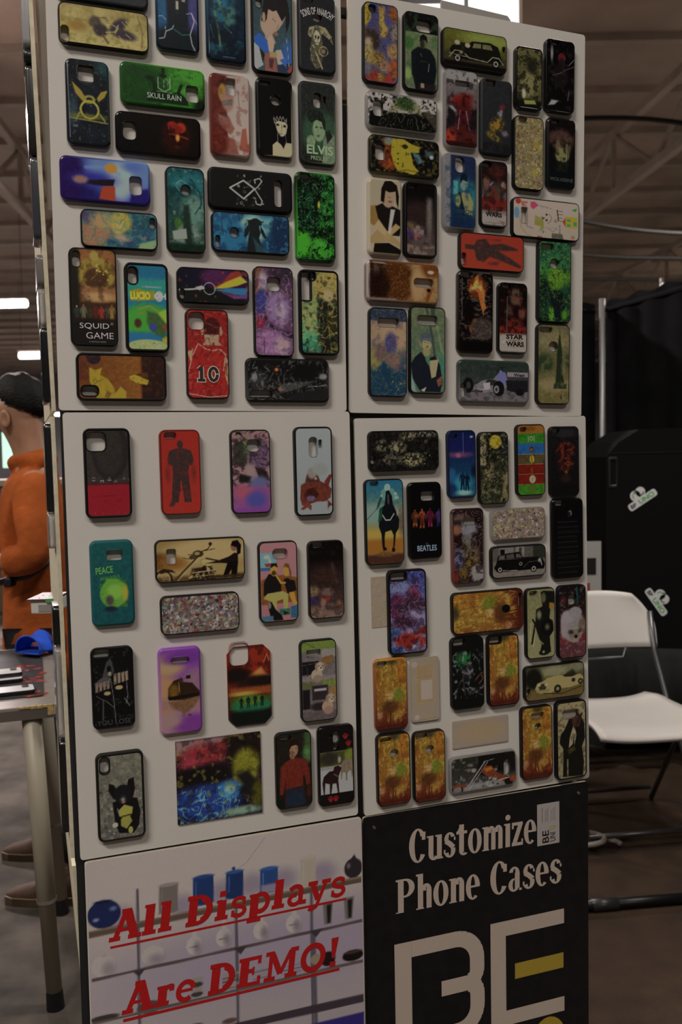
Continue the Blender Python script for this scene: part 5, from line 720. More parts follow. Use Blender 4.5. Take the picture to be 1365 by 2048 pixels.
PC('LR', (750, 1461, 823, 1614), 'rim', gold(0), 'golden flame phone case at the lower left corner of its board', [(760, 1475, 783, 1485), (780, 1498, 798, 1517, .5)], rim='120c08')
PC('LR', (823, 1456, 893, 1606), 'rim', gold(0), 'golden flame phone case between the corner one and the red motorcycle case', [(832, 1467, 855, 1478), (851, 1490, 869, 1509, .5)], rim='120c08')
def art_chopper(a):
    a.G('26261f', '3a3a3c').N(3, 6, '8a8a88', .62, .08, .7).R(40, 0, 100, 60, '0f0e0e', 8).R(0, 80, 100, 100, '6a686a', 4).E(50, 86, 30, 8, '8a888a', 5)
    a.O(10, 90, 11, 3.6, '14100f').P('2,78 12,72 24,80 22,86 12,80 4,84', '7a3814', .8).L('22,94 52,22', 3, '8a8688', .6).L('26,96 56,24', 1, 'c0bcbc').P('46,48 52,34 62,36 68,54 84,74 94,76 96,90 84,90 70,74 56,66', '7a3414', .8).P('50,42 60,38 64,46 54,52', 'a86420', 1.5).S(4, 34, .8, 2.2, 'a8a8a8 5a585a 2c2a2c c8c8c8', 46, 64, 74, 92, .4).L('50,22 66,18', 1, '8a888a').E(35, 42, 4, 6, '77757a', .8).E(34, 42, 2.4, 4, '9a8c74', .6).E(88, 86, 7, 12, '14110f', 1).E(94, 80, 5, 9, '8a3a14', 1).L('72,80 88,76', 2, 'a8a6a8')
PC('LR', (896, 1496, 1034, 1589), 'clear', art_chopper, 'clear-edged phone case with an orange-red chopper motorcycle', [(989, 1530, 1002, 1544, .5), (1008, 1518, 1022, 1552, .5)], gloss=1)
PC('LR', (904, 1428, 1017, 1499), 'sheet', lambda a: a.G('94897d', '968b80').E(50, 46, 42, 36, 'a08c70', 9).N(4, 12, '9c8a70', .55, .2, .5).R(0, 96, 100, 100, '85796c', .5).L('2,4 98,4', .5, 'a89e94', .5),
   'blank clear film with tan glue residue above the chopper case', t=.0014, rad=.003, name='adhesive_film', cat='film')
PC('LR', (741, 1152, 776, 1256), 'sheet', lambda a: a.G('978b7b', '9a8c78').N(3, 10, 'a2937d', .5, .2, .6).V(5, 26, '8a7e70', .03, .6).R(0, 30, 60, 36, '968c82', 2),
   'faint cream patch of old tape left of the indigo case', t=.0005, rad=.001, name='tape_residue', cat='tape')

# ---------------------------------------------------------------- bottom left sign: photo of pottery shelves with red wording
SW = .30
def slab_glyph(ch):
    S = lambda p, w=SW: strip(p, w)
    b = lambda x0, x1, y=0., h=.15: bx2(x0, y, x1, y + h)
    if ch == 'A': return S([(.14, .04), (.44, .95)], .17) + S([(.5, .95), (.8, .04)], .28) + S([(.22, .34), (.7, .34)], .11) + b(-.05, .32) + b(.58, 1.02) + b(.3, .62, .88), 1.0
    if ch == 'l': return S([(.22, 0), (.22, 1.02)]) + b(.0, .46) + b(.02, .22, .92, .1), .5
    if ch == 'D': return S([(.22, .05), (.22, .95)]) + S([(.1, .94), (.42, .94)] + arc(.42, .5, .4, .44, 90, -90) + [(.1, .06)], .15) + S(arc(.44, .5, .36, .38, 75, -75), .22) + b(.0, .34) + b(.0, .34, .88), .98
    if ch == 'i': return S([(.22, 0), (.22, .68)]) + b(.0, .46) + b(.02, .22, .6, .1) + bx2(.11, .8, .33, 1.0), .5
    if ch == 's': return S(arc(.3, .51, .2, .14, 30, 270, 10)[:-1] + arc(.3, .2, .22, .16, 90, -150, 10), .15) + b(.42, .52, .44, .22) + b(.04, .14, .04, .22), .6
    if ch == 'p': return S([(.22, -.3), (.22, .68)]) + S(arc(.44, .34, .27, .3, 140, -140, 18), .17) + b(.0, .5, -.3) + b(.02, .22, .58, .1), .84
    if ch == 'a': return S([(.1, .56)] + arc(.32, .5, .2, .16, 130, 0, 8) + [(.52, .06)], .17) + S(arc(.3, .2, .2, .17, 70, 330, 12), .15) + b(.46, .74), .76
    if ch == 'y': return S([(.14, .66), (.4, .05)], .2) + S([(.66, .66), (.36, -.2), (.2, -.28), (.06, -.24)], .13) + b(-.02, .34, .58) + b(.5, .84, .58), .82
    if ch == 'r': return S([(.22, 0), (.22, .68)]) + S([(.22, .4)] + arc(.46, .4, .2, .22, 150, 60, 8), .16) + b(.0, .46) + b(.02, .22, .58, .1) + b(.44, .6, .46, .18), .62
    if ch == 'e': return S(arc(.36, .34, .26, .3, 10, 310, 18), .17) + S([(.14, .36), (.58, .36)], .1), .7
    if ch == 'E': return S([(.22, .05), (.22, .95)]) + b(.0, .82, .0, .13) + b(.0, .8, .87, .13) + b(.2, .58, .44) + b(.7, .82, .0, .3) + b(.68, .8, .72, .28) + b(.5, .58, .36, .28), .92
    if ch == 'M': return S([(.2, .05), (.2, .95)], .14) + S([(.98, .05), (.98, .95)], .22) + S([(.24, .95), (.58, .2)], .2) + S([(.58, .2), (.92, .95)], .14) + b(.0, .4) + b(.76, 1.2) + b(.0, .3, .88) + b(.9, 1.2, .88), 1.26
    if ch == 'O': return S(arc(.48, .5, .37, .42, 0, 360, 30), .2), .98
    if ch == '!': return [[np.array(p, float) for p in ((.1, 1.04), (.38, 1.04), (.3, .32), (.18, .32))]] + bx2(.13, .0, .35, .2), .48
    return [], .36
def slab_line(text):
    polys = []; x = 0.
    for ch in text:
        g, adv = slab_glyph(ch)
        polys.append((ch, [[p + np.array((x, 0)) for p in q] for q in g])); x += adv + .04
    return polys, x
def sq(cx, cy): return 140 + cx / 2.314, 1620 + cy / 2.314          # zoomed-crop coordinates of the left sign
def sl(cx, cy): u, v = to_board('SL', *sq(cx, cy)); return u / BW * 100, (BH - v) / BH * 100
def sp(l): return ' '.join('%.3f,%.3f' % sl(a, b) for a, b in l)
def art_sign(a):
    a.G('aaa0a0', '8a8290').E(50, 6, 60, 12, 'aea6a4', 40).E(70, 30, 60, 10, '94899c', 40)
    sh = '5a4a3e'
    a.L(sp([(700, 330), (820, 240), (900, 130)]), 1.0, '8c8488', 1)
    for x0, y0, y1 in ((312, 365, 995), (768, 380, 1000), (1115, 210, 1000), (1130, 560, 1000)):
        a.P(sp([(x0 - 7, y0), (x0 + 7, y0), (x0 + 18, y1), (x0 + 4, y1)]), '54505c', 1)
    def blob(cx, cy, rx, ry, c, f=1.2): x, y = sl(cx, cy); x2, _ = sl(cx + rx, cy); _, y2 = sl(cx, cy + ry); a.E(x, y, abs(x2 - x), abs(y2 - y), c, f)
    def cyl(x0, x1, yt, yb, c, d=None, hi='8890a8'):
        s = -.2 * (x1 - x0); m = (x0 + x1) / 2
        a.P(sp([(x0, yt - s * .5), (x1, yt + s * .5), (x1, yb + s * .5), (x0, yb - s * .5)]), c, 1)
        blob(m, yb, (x1 - x0) / 2, 10, c); blob(m, yt, (x1 - x0) / 2, 9, d or c); a.L(sp([(x0 + 14, yt + 24), (x0 + 14, yb - 20)]), 1.6, hi, 1.4)
    for (bx_, by_) in ((170, 560), (460, 505), (640, 440), (780, 405), (930, 380), (1110, 350)): blob(bx_ + 60, by_ - 60, 60, 50, '8a7f92', 14)
    blob(158, 482, 78, 66, '1a2450'); blob(200, 455, 16, 10, '5a6aa0', 3); blob(120, 510, 14, 8, '7a84a8', 2); blob(150, 425, 40, 8, '141c3c')
    cyl(412, 500, 345, 470, '6e6664', '8a8280', '807876'); cyl(570, 665, 308, 430, '1a3468', '22407c', '3c64a8')
    cyl(722, 802, 285, 400, '1a3060', '2a5090', '4a74b0'); blob(758, 270, 8, 8, '1a3060')
    cyl(880, 962, 270, 375, '22427c', '2a5498', '5078b0'); a.P(sp([(885, 350), (960, 335), (960, 378), (885, 388)]), '807c98', 3)
    cyl(1067, 1138, 220, 345, 'a39a90', 'aaa298', 'b0a89e'); blob(1312, 268, 42, 46, '2c242a'); a.P(sp([(1296, 235), (1316, 204), (1334, 235)]), '2c242a', 1); blob(1290, 258, 8, 12, '6a6470', 3)
    a.P(sp([(85, 562), (1350, 306), (1350, 334), (88, 594)]), sh, .8).P(sp([(85, 562), (1350, 306), (1350, 313), (85, 570)]), '77685a', .8)
    blob(155, 722, 56, 50, 'aca4a4'); a.P(sp([(140, 680), (160, 664), (178, 682)]), '9c9496', 1); blob(180, 735, 30, 34, '8a8288', 8)
    blob(382, 670, 52, 42, 'aaa2a2'); blob(400, 690, 34, 24, '867e86', 8)
    for cx, cy in ((575, 622), (712, 585), (885, 552), (1036, 520)):
        blob(cx, cy + 4, 36, 42, 'b0a8a8'); a.P(sp([(cx - 12, cy - 20), (cx - 8, cy - 84), (cx + 10, cy - 84), (cx + 14, cy - 20)]), 'aaa2a4', 1.2); blob(cx + 16, cy + 14, 18, 28, '7c7480', 6); blob(cx + 2, cy - 84, 18, 6, '9c9498'); a.L(sp([(cx - 22, cy + 14), (cx + 14, cy + 8)]), .6, '4a4248', .6)
    for cx, cy in ((1196, 480), (1293, 456)): a.P(sp([(cx - 26, cy - 48), (cx + 22, cy - 58), (cx + 14, cy + 44), (cx - 18, cy + 50)]), '6a6264', 1.5); a.P(sp([(cx - 8, cy - 40), (cx + 14, cy - 46), (cx + 10, cy + 40), (cx - 4, cy + 44)]), '1c1818', 2)
    a.P(sp([(100, 782), (1355, 504), (1355, 518), (100, 796)]), '54484a', .6)
    for x, y in ((300, 745), (770, 640), (1120, 560)): a.P(sp([(x - 12, y), (x + 50, y - 12), (x + 20, y + 28)]), '3a343c', 1)
    for k in range(4): blob(588, 852 - k * 22, 28, 12, '8a847c' if k % 2 else '3a3634')
    for k in range(5): a.L(sp([(708, 830 - k * 16), (780, 815 - k * 16)]), 3, ('6a5a48', '8a8480', '4a4448')[k % 3], .8)
    for k in range(4): a.L(sp([(850, 800 - k * 16), (930, 782 - k * 16)]), 3, ('8a8480', '6a6468')[k % 2], .8)
    for k in range(3): a.L(sp([(990, 760 - k * 16), (1070, 742 - k * 16)]), 3, ('77748a', '5a5870')[k % 2], .8)
    blob(1140, 690, 26, 24, '8a7c68'); blob(1195, 688, 34, 34, '1c1616'); blob(1310, 672, 48, 26, '17110f'); blob(1310, 656, 40, 8, '3a322e')
    blob(160, 962, 70, 14, '3a3632'); blob(370, 912, 60, 30, '4a464a')
    a.P(sp([(100, 984), (1358, 690), (1358, 704), (100, 998)]), '5c5250', .6)
    a.P(sp([(700, 1000), (1360, 850), (1360, 888), (860, 1000)]), '3a323c', 1).P(sp([(1080, 1000), (1362, 932), (1362, 1060), (1080, 1060)]), '2e2470', 2)
    blob(740, 975, 36, 12, '5a4444'); blob(575, 1000, 40, 12, '4a4446')
sign_l = board('demo_sign', 'SL', 'bottom left sign with pottery shelves behind slanted red slab lettering', M_FOAM, cat='sign')
P_, F_, c_ = print_grid(BW * 1000 - 3, BH * 1000 - 3, 6, art_sign, [], -.0004, BW * 1000, BH * 1000, cell=2.1)
P_[:, 0] += BW / 2; P_[:, 2] += BH / 2
make_print('printed_photo', P_, F_, c_, M_MATTE, sign_l)
M_RED = mat('red_sign_ink', (.56, .010, .012), rough=.5, noise=(200, .08))
def sign_words(text, bl, br, capx, name):
    (x0, y0), (x1, y1) = to_board('SL', *sq(*bl)), to_board('SL', *sq(*br)); cap = to_board('SL', *sq(*capx))[1] - y0
    polys, adv = slab_line(text); L = math.hypot(x1 - x0, y1 - y0); k = L / adv; ang = math.atan2(y1 - y0, x1 - x0)
    for ch, ps in polys:
        if not ps: continue
        out = []
        for q in ps:
            r_ = []
            for p in q:
                px_, pz_ = p[0] * k + p[1] * cap * .14, p[1] * cap
                r_.append((x0 + px_ * math.cos(ang) - pz_ * math.sin(ang), y0 + px_ * math.sin(ang) + pz_ * math.cos(ang)))
            out.append(r_)
        polys_obj('letter', out, -.0007, M_RED, sign_l)
sign_words('All Displays', (186, 612), (1278, 392), (240, 464), 'a')
sign_words('Are DEMO!', (246, 948), (1248, 718), (300, 798), 'b')
for (a0, b0, w_) in (((186, 637), (1278, 410), .0042), ((246, 975), (1248, 735), .0055)):
    p, q = to_board('SL', *sq(*a0)), to_board('SL', *sq(*b0)); polys_obj('underline', strip([p, q], w_), -.0007, M_RED, sign_l)

# ---------------------------------------------------------------- bottom right sign: black, cream lettering and logo
M_SIGN = mat('black_sign_face', (.010, .009, .010), rough=.55, spec=.3, noise=(40, .25))
M_CREAM = mat('cream_vinyl', tuple(albedo(hexc('9a8c82'))), rough=.6, noise=(900, .10))
M_YEL = mat('yellow_vinyl', tuple(albedo(hexc('8a7410'))), rough=.6, noise=(900, .08))
sign_r = board('customize_sign', 'SR', 'bottom right black sign reading Customize Phone Cases with a large block logo', M_SIGN, cat='sign')
def rq(cx, cy): return 710 + cx / 2.786, 1580 + cy / 2.786
def rb(cx, cy): return to_board('SR', *rq(cx, cy))
def band(cx, cy, rx, ry, tx, ty, a0, a1, n=18):
    """elliptic stroke, tx thick at the sides and ty thick at top and bottom"""
    out = []; A = [math.radians(a) for a in np.linspace(a0, a1, n)]
    for p, q in zip(A, A[1:]):
        f = lambda t, k: np.array((cx + (rx - k * tx) * math.cos(t), cy + (ry - k * ty) * math.sin(t)))
        out.append([f(p, 0), f(q, 0), f(q, 1), f(p, 1)])
    return out
def tall_glyph(ch):
    """condensed display letters: heavy stems, thin joins; cap height 1, x-height .74"""
    X = .74; T = .15; t = .06; R = bx2
    if ch == 'C': return band(.27, .5, .27, .52, .17, t, 35, 325, 26) + R(.39, .66, .5, .9), .53
    if ch == 'P': return R(.06, 0, .22, 1) + band(.26, .72, .27, .28, .16, t, -90, 90, 16) + R(.0, .94, .27, 1.0) + R(.2, .44, .28, .5) + R(.0, 0, .22, .03), .55
    if ch == 'u': return R(.05, .16, .2, X) + band(.22, .18, .17, .2, .15, .08, 180, 330, 12) + R(.31, 0, .46, X) + R(.0, X - .05, .1, X) + R(.26, X - .05, .33, X) + R(.44, 0, .5, .05), .5
    if ch == 's': return band(.19, .55, .17, .21, .13, t, 20, 200, 12) + strip([(.07, .5), (.2, .4), (.31, .28)], .15) + band(.19, .2, .18, .22, .14, t, -160, 20, 12) + strip([(.34, .6), (.35, .5)], .05) + strip([(.03, .24), (.03, .12)], .05), .38
    if ch == 't': return R(.09, .1, .24, .94) + R(0, X - .09, .34, X) + band(.24, .13, .15, .15, .13, t, 180, 320, 10) + strip([(.05, .72), (.16, .92)], .06), .35
    if ch == 'o': return band(.22, .37, .22, .39, .145, t, 0, 360, 28), .44
    if ch == 'm': return R(.05, 0, .2, X) + R(0, X - .05, .1, X) + band(.29, .54, .14, .21, .13, .08, 0, 180, 12) + R(.29, 0, .43, .56) + band(.52, .54, .14, .21, .13, .08, 0, 180, 12) + R(.52, 0, .66, .56) + R(0, 0, .22, .04), .69
    if ch == 'n': return R(.05, 0, .2, X) + R(0, X - .05, .1, X) + band(.29, .54, .15, .21, .14, .08, 0, 180, 12) + R(.295, 0, .44, .56) + R(0, 0, .22, .04), .47
    if ch == 'h': return R(.05, 0, .2, 1.06) + R(0, 1.0, .1, 1.06) + band(.29, .54, .15, .21, .14, .08, 0, 180, 12) + R(.295, 0, .44, .56) + R(0, 0, .22, .04), .47
    if ch == 'i': return R(.05, 0, .2, X) + R(0, X - .05, .1, X) + [[np.array((.125 + .085 * math.cos(q), .93 + .09 * math.sin(q))) for q in np.linspace(0, 2 * math.pi, 15)[:-1]]], .24
    if ch == 'z': return R(.02, X - .1, .36, X) + R(0, 0, .37, .1) + strip([(.29, X - .06), (.08, .06)], .14) + R(.0, X - .2, .06, X) + R(.32, 0, .37, .2), .38
    if ch == 'e': return band(.21, .37, .21, .39, .145, t, 0, 310, 24) + R(.1, .36, .4, .42), .43
    if ch == 'a': return band(.18, .56, .16, .2, .12, t, 0, 170, 12) + R(.2, .08, .345, .57) + band(.17, .19, .17, .21, .13, t, 80, 330, 14) + R(.33, 0, .41, .07), .42
    return [], .26
def sign_text(s, bl, br, capx, gap=.02):
    """each letter is its own printed piece, set along the base line bl-br"""
    (x0, y0), (x1, y1) = rb(*bl), rb(*br); cap = rb(*capx)[1] - y0; ang = math.atan2(y1 - y0, x1 - x0)
    gl = [tall_glyph(c) for c in s]; L = math.hypot(x1 - x0, y1 - y0); k = L / sum(a + gap for _, a in gl); x = 0.
    for polys, adv in gl:
        out = [[(x0 + (p[0] + x) * k * math.cos(ang) - p[1] * cap * math.sin(ang), y0 + (p[0] + x) * k * math.sin(ang) + p[1] * cap * math.cos(ang)) for p in q] for q in polys]
        if out: polys_obj('letter', out, -.0006, M_CREAM, sign_r)
        x += adv + gap
sign_text('Customize', (302, 410), (1016, 290), (302, 226))
sign_text('Phone Cases', (229, 690), (1156, 510), (229, 503))
def uvx(cx, cy): return rb(cx, cy)[0]
def uvz(cx, cy): return rb(cx, cy)[1]
zt, zb = uvz(1100, 673), uvz(1100, 1245); th = zt - uvz(1100, 755); H_ = zt - zb
bL, bR = uvx(222, 1000), uvx(726, 1000); bw = uvx(316, 1000) - bL
eL, eR = uvx(757, 900), uvx(1167, 900); ew = uvx(842, 900) - eL
ztb = zt; mid = (zt + zb) / 2
def B_mark():
    r_ = (H_ / 2) * .42; poly = []
    cxr = bR - bw / 2; up = [(bL, ztb - th / 2), (cxr - r_, ztb - th / 2)] + arc(cxr - r_, ztb - th / 2 - r_, r_, r_, 90, 0, 8) + arc(cxr - r_ * .5, mid + r_ * .55, r_ * .5, r_ * .55, 0, -60, 5) + [(cxr - r_ * .45, mid + th * .1)]
    low = [(x, 2 * mid - z) for x, z in up]
    poly += strip(up, th * 1.03) + strip(low, th * 1.03) + bx2(bL, zb, bL + bw, zt)
    poly += bx2(uvx(483, 1100), mid - th / 2, cxr - r_ * .5, mid + th / 2)
    return poly
polys_obj('logo_letter', B_mark(), -.0006, M_CREAM, sign_r)
polys_obj('logo_letter', bx2(eL, zb, eL + ew, zt) + bx2(eL, zt - th, eR, zt) + bx2(eL, zb, eR, zb + th), -.0006, M_CREAM, sign_r)
polys_obj('logo_bar', bx2(uvx(893, 1010), mid - th * .52, uvx(1163, 950), mid + th * .52), -.0006, M_YEL, sign_r)
z1 = uvz(1080, 1262)
for k, ch in enumerate('UNI'): lettering(ch, bL + (k + .5) * (eR - bL) / 4.1, z1 - .06, .055 if ch != 'I' else .02, .12, -.0006, M_CREAM, sign_r, bold=.04, name='logo_letter')
polys_obj('logo_letter', strip(arc(uvx(1080, 1290), z1 - .06, .034, .05, 0, 360, 24), .02), -.0006, M_YEL, sign_r)
M_STEEL = mat('steel', (.45, .44, .42), rough=.35, metal=1)
for q in ((108, 209), (1247, 17)):
    u, v = rb(*q); bm = bmesh.new(); bmesh.ops.create_cone(bm, cap_ends=True, segments=14, radius1=.0038, radius2=.0028, depth=.003, matrix=Matrix.Translation((u, -.0015, v)) @ Matrix.Rotation(math.pi / 2, 4, 'X'))
    bm_obj('screw', bm, M_STEEL, sign_r)
# business card taped to the sign
cu, cv = rb(1078, 187); cw, ch_ = uvx(1140, 187) - uvx(1017, 187), uvz(1078, 72) - uvz(1078, 302)
O_, R_ = FRAME['SR']
card = empty('business_card', O_ + R_ @ Vector((cu, -.0008, cv)), R_, 'small grey business card stuck sideways on the black sign beside the word Customize', 'card')
box('card_sheet', (-cw / 2, -.0004, -ch_ / 2), (cw / 2, .0002, ch_ / 2), mat('card_paper', tuple(albedo(hexc('8e8888'))), rough=.5), card)
cd = lambda s, x, z, w, h, c, **k: lettering(s, x * cw, z * ch_, w, h, -.0006, ink(c), card, rot=90, **k)
cd('BE', -.13, -.30, ch_ * .3, cw * .30, '1a1614', bold=.02); cd('UNI', .19, -.33, ch_ * .22, cw * .26, '1a1614', bold=.01); cd('Q', .19, -.11, ch_ * .1, cw * .28, '8a8214', bold=.03)
cd('CUSTOM CASES', -.28, .23, ch_ * .36, cw * .06, '4a4444')
for k, x in enumerate((-.14, -.08, -.02, .13, .21, .29)): box('print_line', (x * cw - .0005, -.0007, ch_ * .06), (x * cw + .0005, -.0005, ch_ * (.34 + .03 * (k % 3))), ink('6a6464'), card)

# ---------------------------------------------------------------- display stand: side boards, posts, rear board
EU = Vector((math.cos(.345), math.sin(.345), 0)); NB = Vector((-math.sin(.345), math.cos(.345), 0))
SIDE = [((61, 0), (108, 822), 1.53, 'upper'), ((105, 833), (146, 1716), 1.53, 'middle'), ((148, 1732), (181, 2048), 1.54, 'lowest')]
side_fr = {}
for (a, b, d, nm) in SIDE:
    A, B = px_depth(*a, d), px_depth(*b, d); up = (A - B).normalized()
    if nm == 'upper': A = A + up * .1
    if nm == 'lowest': B = B - up * ((B.z - .012) / up.z)
    h = (A - B).length; side_fr[nm] = (B, up, h)
    root = empty('side_board', B, None, f'{nm} foam board seen edge-on along the left side of the display', 'board')
    hw = EU * .0033; bk = NB * .42
    v = [s + t_ * up * h + e for t_ in (0, 1) for e in (Vector((0, 0, 0)), bk) for s in (-hw, hw)]
    mesh_obj('foam_core', v, [(0, 1, 3, 2), (4, 6, 7, 5), (0, 4, 5, 1), (2, 3, 7, 6), (1, 5, 7, 3), (0, 2, 6, 4)], M_FOAM_EDGE, root)
def side_case(nm, y0, y1, x, col, label, clear=False, thick=.011, off=.012):
    """case fixed on the outer left face; y0,y1 pixel rows near column x"""
    B, up, h = side_fr[nm]; p0, p1 = px_depth(x, y1, 1.54), px_depth(x, y0, 1.54)
    t0, t1 = (p0 - B).dot(up), (p1 - B).dot(up); hh = t1 - t0
    R = Matrix((NB, EU, up)).transposed()      # local x runs back along the board, -y outwards
    R = Matrix((-NB, EU, up)).transposed()
    root = empty('phone_case', B + up * (t0 + hh / 2) - EU * .0036 + NB * (off + .038), Matrix((NB, EU, NB.cross(EU).normalized())).transposed() if False else Matrix((NB, EU, up)).transposed(), label, 'phone case')
    o = rr(.076, hh, .01, 5); rings = [np.stack([o[:, 0] * s, np.full(len(o), -y), o[:, 1] * s], -1) for s, y in ((1, .0), (1, thick * .75), (.97, thick), (.9, thick + .0002))]
    sh = rings_mesh('shell', rings, None, M_CLEAR if clear else mat('case_side_' + col, tuple(albedo(hexc(col))), rough=.3, coat=.4), root)
    n = len(o); mesh_obj('print_panel', [(x_ * .9, -thick - .0002, z_ * .9) for x_, z_ in o], [tuple(range(n))], mat('case_back_' + col, tuple(albedo(hexc(col))), rough=.25, coat=.5, noise=(40, .3)), root)
for a in (('upper', -40, 91, 58, '77777c', 'pale grey phone case edge at the top of the side board'),
          ('upper', 95, 124, 62, '0c0c0d', 'short black phone case edge below the pale grey one on the side board'),
          ('upper', 128, 310, 66, '14100f', 'black phone case edge with cream rim on the upper side board'),
          ('upper', 312, 478, 76, '2a2a34', 'dark glossy phone case edge halfway down the upper side board'),
          ('upper', 508, 572, 85, '54504e', 'small grey phone case edge beside the ceiling tube lamp'),
          ('upper', 576, 650, 89, '4a3a3a', 'pinkish phone case edge just under the small grey one', True),
          ('upper', 654, 806, 96, '0c0e10', 'long black phone case edge next to the person\'s hair'),
          ('middle', 846, 1026, 101, '0f0f12', 'black phone case edge beside the orange collar'),
          ('middle', 1028, 1098, 112, '6a6470', 'clear phone case edge beside the orange sleeve', True),
          ('middle', 1212, 1292, 122, '0a0c0c', 'black phone case edge beside the blue cloth'),
          ('middle', 1296, 1478, 128, '5a5c74', 'iridescent clear phone case edge beside the table corner', True),
          ('middle', 1482, 1668, 138, '0e0c0e', 'black phone case edge at the bottom of the side board')):
    side_case(*a)
# greyish clear tape strip between the side board and the front board
A, B = px_depth(70, -6, 1.55), px_depth(95, 420, 1.55); A2, B2 = px_depth(94, -6, 1.53), px_depth(104, 420, 1.53)
ts = empty('tape_strip', B, None, 'smoky clear tape strip along the upper left edge of the front board', 'tape')
tm = mat('smoky_tape', (.30, .26, .23), rough=.3, alpha=.75)
mesh_obj('film', [A, A2, B2, B] + [p + NB * .001 for p in (A, A2, B2, B)], [(0, 1, 2, 3), (7, 6, 5, 4), (0, 4, 5, 1), (1, 5, 6, 2), (2, 6, 7, 3), (3, 7, 4, 0)], tm, ts)
ts.location = (0, 0, 0)
# carrying frame behind the boards
fr = empty('display_stand', Vector((.0, 1.72, 0)), None, 'dark metal stand holding up the foam boards from behind', 'stand')
fr.location = (0, 0, 0)
M_FRAME = mat('dark_metal', (.02, .02, .021), rough=.4, metal=.6)
O_l = Vector((YAW_L[0], YAW_L[1], 0)); 
for s in (.03, .495, .99):
    p = O_l + EU * s + NB * .028
    bar('post', p, p + Vector((0, 0, 2.28)), .018, .018, M_FRAME, fr)
for z in (.02, .76, 1.53, 2.27): bar('rail', O_l + EU * .03 + NB * .03 + Vector((0, 0, z)), O_l + EU * .99 + NB * .03 + Vector((0, 0, z)), .014, .014, M_FRAME, fr)
bp0 = O_l + NB * .018
mesh_obj('backing_sheet', [bp0 + EU * x + Vector((0, 0, z)) + NB * y for y in (0, .003) for x, z in ((-.006, .005), (.985, .005), (.985, 2.10), (-.006, 2.10))], [(0, 1, 2, 3), (7, 6, 5, 4), (0, 4, 5, 1), (1, 5, 6, 2), (2, 6, 7, 3), (3, 7, 4, 0)], mat('black_backing', (.012, .012, .013), rough=.8), fr)
for z in (2.16, 2.08, 2.02):
    p = O_l + EU * .496 + NB * .014 + Vector((0, 0, z)); bar('clip', p, p + Vector((0, 0, .02)) + EU * .004, .012, .004, M_STEEL, fr)
rbm = empty('rear_board', (0, 0, 0), None, 'grey back of a foam board poking above the upper right board', 'board')
q0, q1 = px_depth(902, 21, 1.93), px_depth(1022, 36, 1.99); zt_ = q1.z + .003
pr0 = px_depth(884, 15, 1.915); pr0.z = 0; pr1 = Vector((q1.x, q1.y, 0))
oo = [(0, .01), ((pr1 - pr0).length, .01), ((pr1 - pr0).length, zt_ - .008), ((pr1 - pr0).length - .008, zt_), (0, zt_)]
dr = (pr1 - pr0).normalized(); nn = Vector((-dr.y, dr.x, 0))
v = [pr0 + dr * x + Vector((0, 0, z)) for x, z in oo]; v2 = [p + nn * .006 for p in v]; n = len(v)
mesh_obj('foam_core', v + v2, [tuple(range(n)), tuple(range(2 * n - 1, n - 1, -1))] + [(k, n + k, n + (k + 1) % n, (k + 1) % n) for k in range(n)], mat('grey_board', (.42, .40, .38), rough=.7), rbm)
# small mounted card box with a brown lid on the side board
cb = empty('card_box', px_depth(90, 1228, 1.80), None, 'small white box with a brown dotted lid and green sticker, beside the side board', 'box')
c0 = px_depth(62, 1228, 1.80); c1 = px_depth(110, 1226, 1.80); hgt = .026
ex = (c1 - c0); wv = ex.length; ex.normalize(); 
Rb = Matrix((ex, Vector((-ex.y, ex.x, 0)), Vector((0, 0, 1)))).transposed()
cb.matrix_world = Matrix.Translation(c0) @ Rb.to_4x4()
box('tray', (0, 0, 0), (wv, .09, hgt), mat('white_card', (.62, .60, .58), rough=.5), cb, bevel=.003)
lidm = mat('brown_card', (.10, .055, .05), rough=.5)
box('lid', (-.006, -.004, hgt), (wv, .094, hgt + .004), lidm, cb)
for k, (x, y) in enumerate(((.012, .012), (.03, .02), (.008, .05), (.028, .06), (.044, .05))): box('rivet', (x, y, hgt + .004), (x + .0022, y + .003, hgt + .005), mat('white_dot', (.8, .8, .78)), cb)
box('sticker', (.032, -.005, hgt - .003), (wv, .03, hgt + .0045), mat('green_sticker', (.10, .33, .13), rough=.5), cb)
box('code_label', (.016, -.0012, .004), (wv - .006, .0, .018), mat('grey_label', (.30, .29, .28)), cb)

# ---------------------------------------------------------------- the hall
def kind(o): o['kind'] = 'structure'; return o
M_CONC = mat('polished_concrete', (.095, .082, .07), rough=.75, spec=.06, noise=(4.5, .6), bump=.5, bscale=9)
kind(box('floor', (-30, -16, -.2), (30, 62, 0), M_CONC))
M_WALL = mat('hall_wall_paint', (.34, .31, .32), rough=.8, noise=(.5, .2))
kind(box('wall_back', (-30, 62, 0), (30, 62.3, 8), M_WALL)); kind(box('wall_left', (-30.3, -16, 0), (-30, 62, 8), M_WALL))
kind(box('wall_right', (30, -16, 0), (30.3, 62, 8), M_WALL)); kind(box('wall_front', (-30, -16.3, 0), (30, -16, 8), M_WALL))
M_DECK = mat('brown_roof_deck', (.46, .375, .32), rough=.75, noise=(.8, .25))
ceil = kind(box('ceiling', (-30, -16, 7.6), (30, 62, 7.8), M_DECK))
M_TRUSS = mat('painted_truss_steel', (.46, .40, .35), rough=.6, noise=(2, .15))
for k in range(30):
    y = 4 + k * 1.9; o = box('deck_rib', (-29, y, 7.48), (29, y + .16, 7.6), M_TRUSS); o.parent = ceil
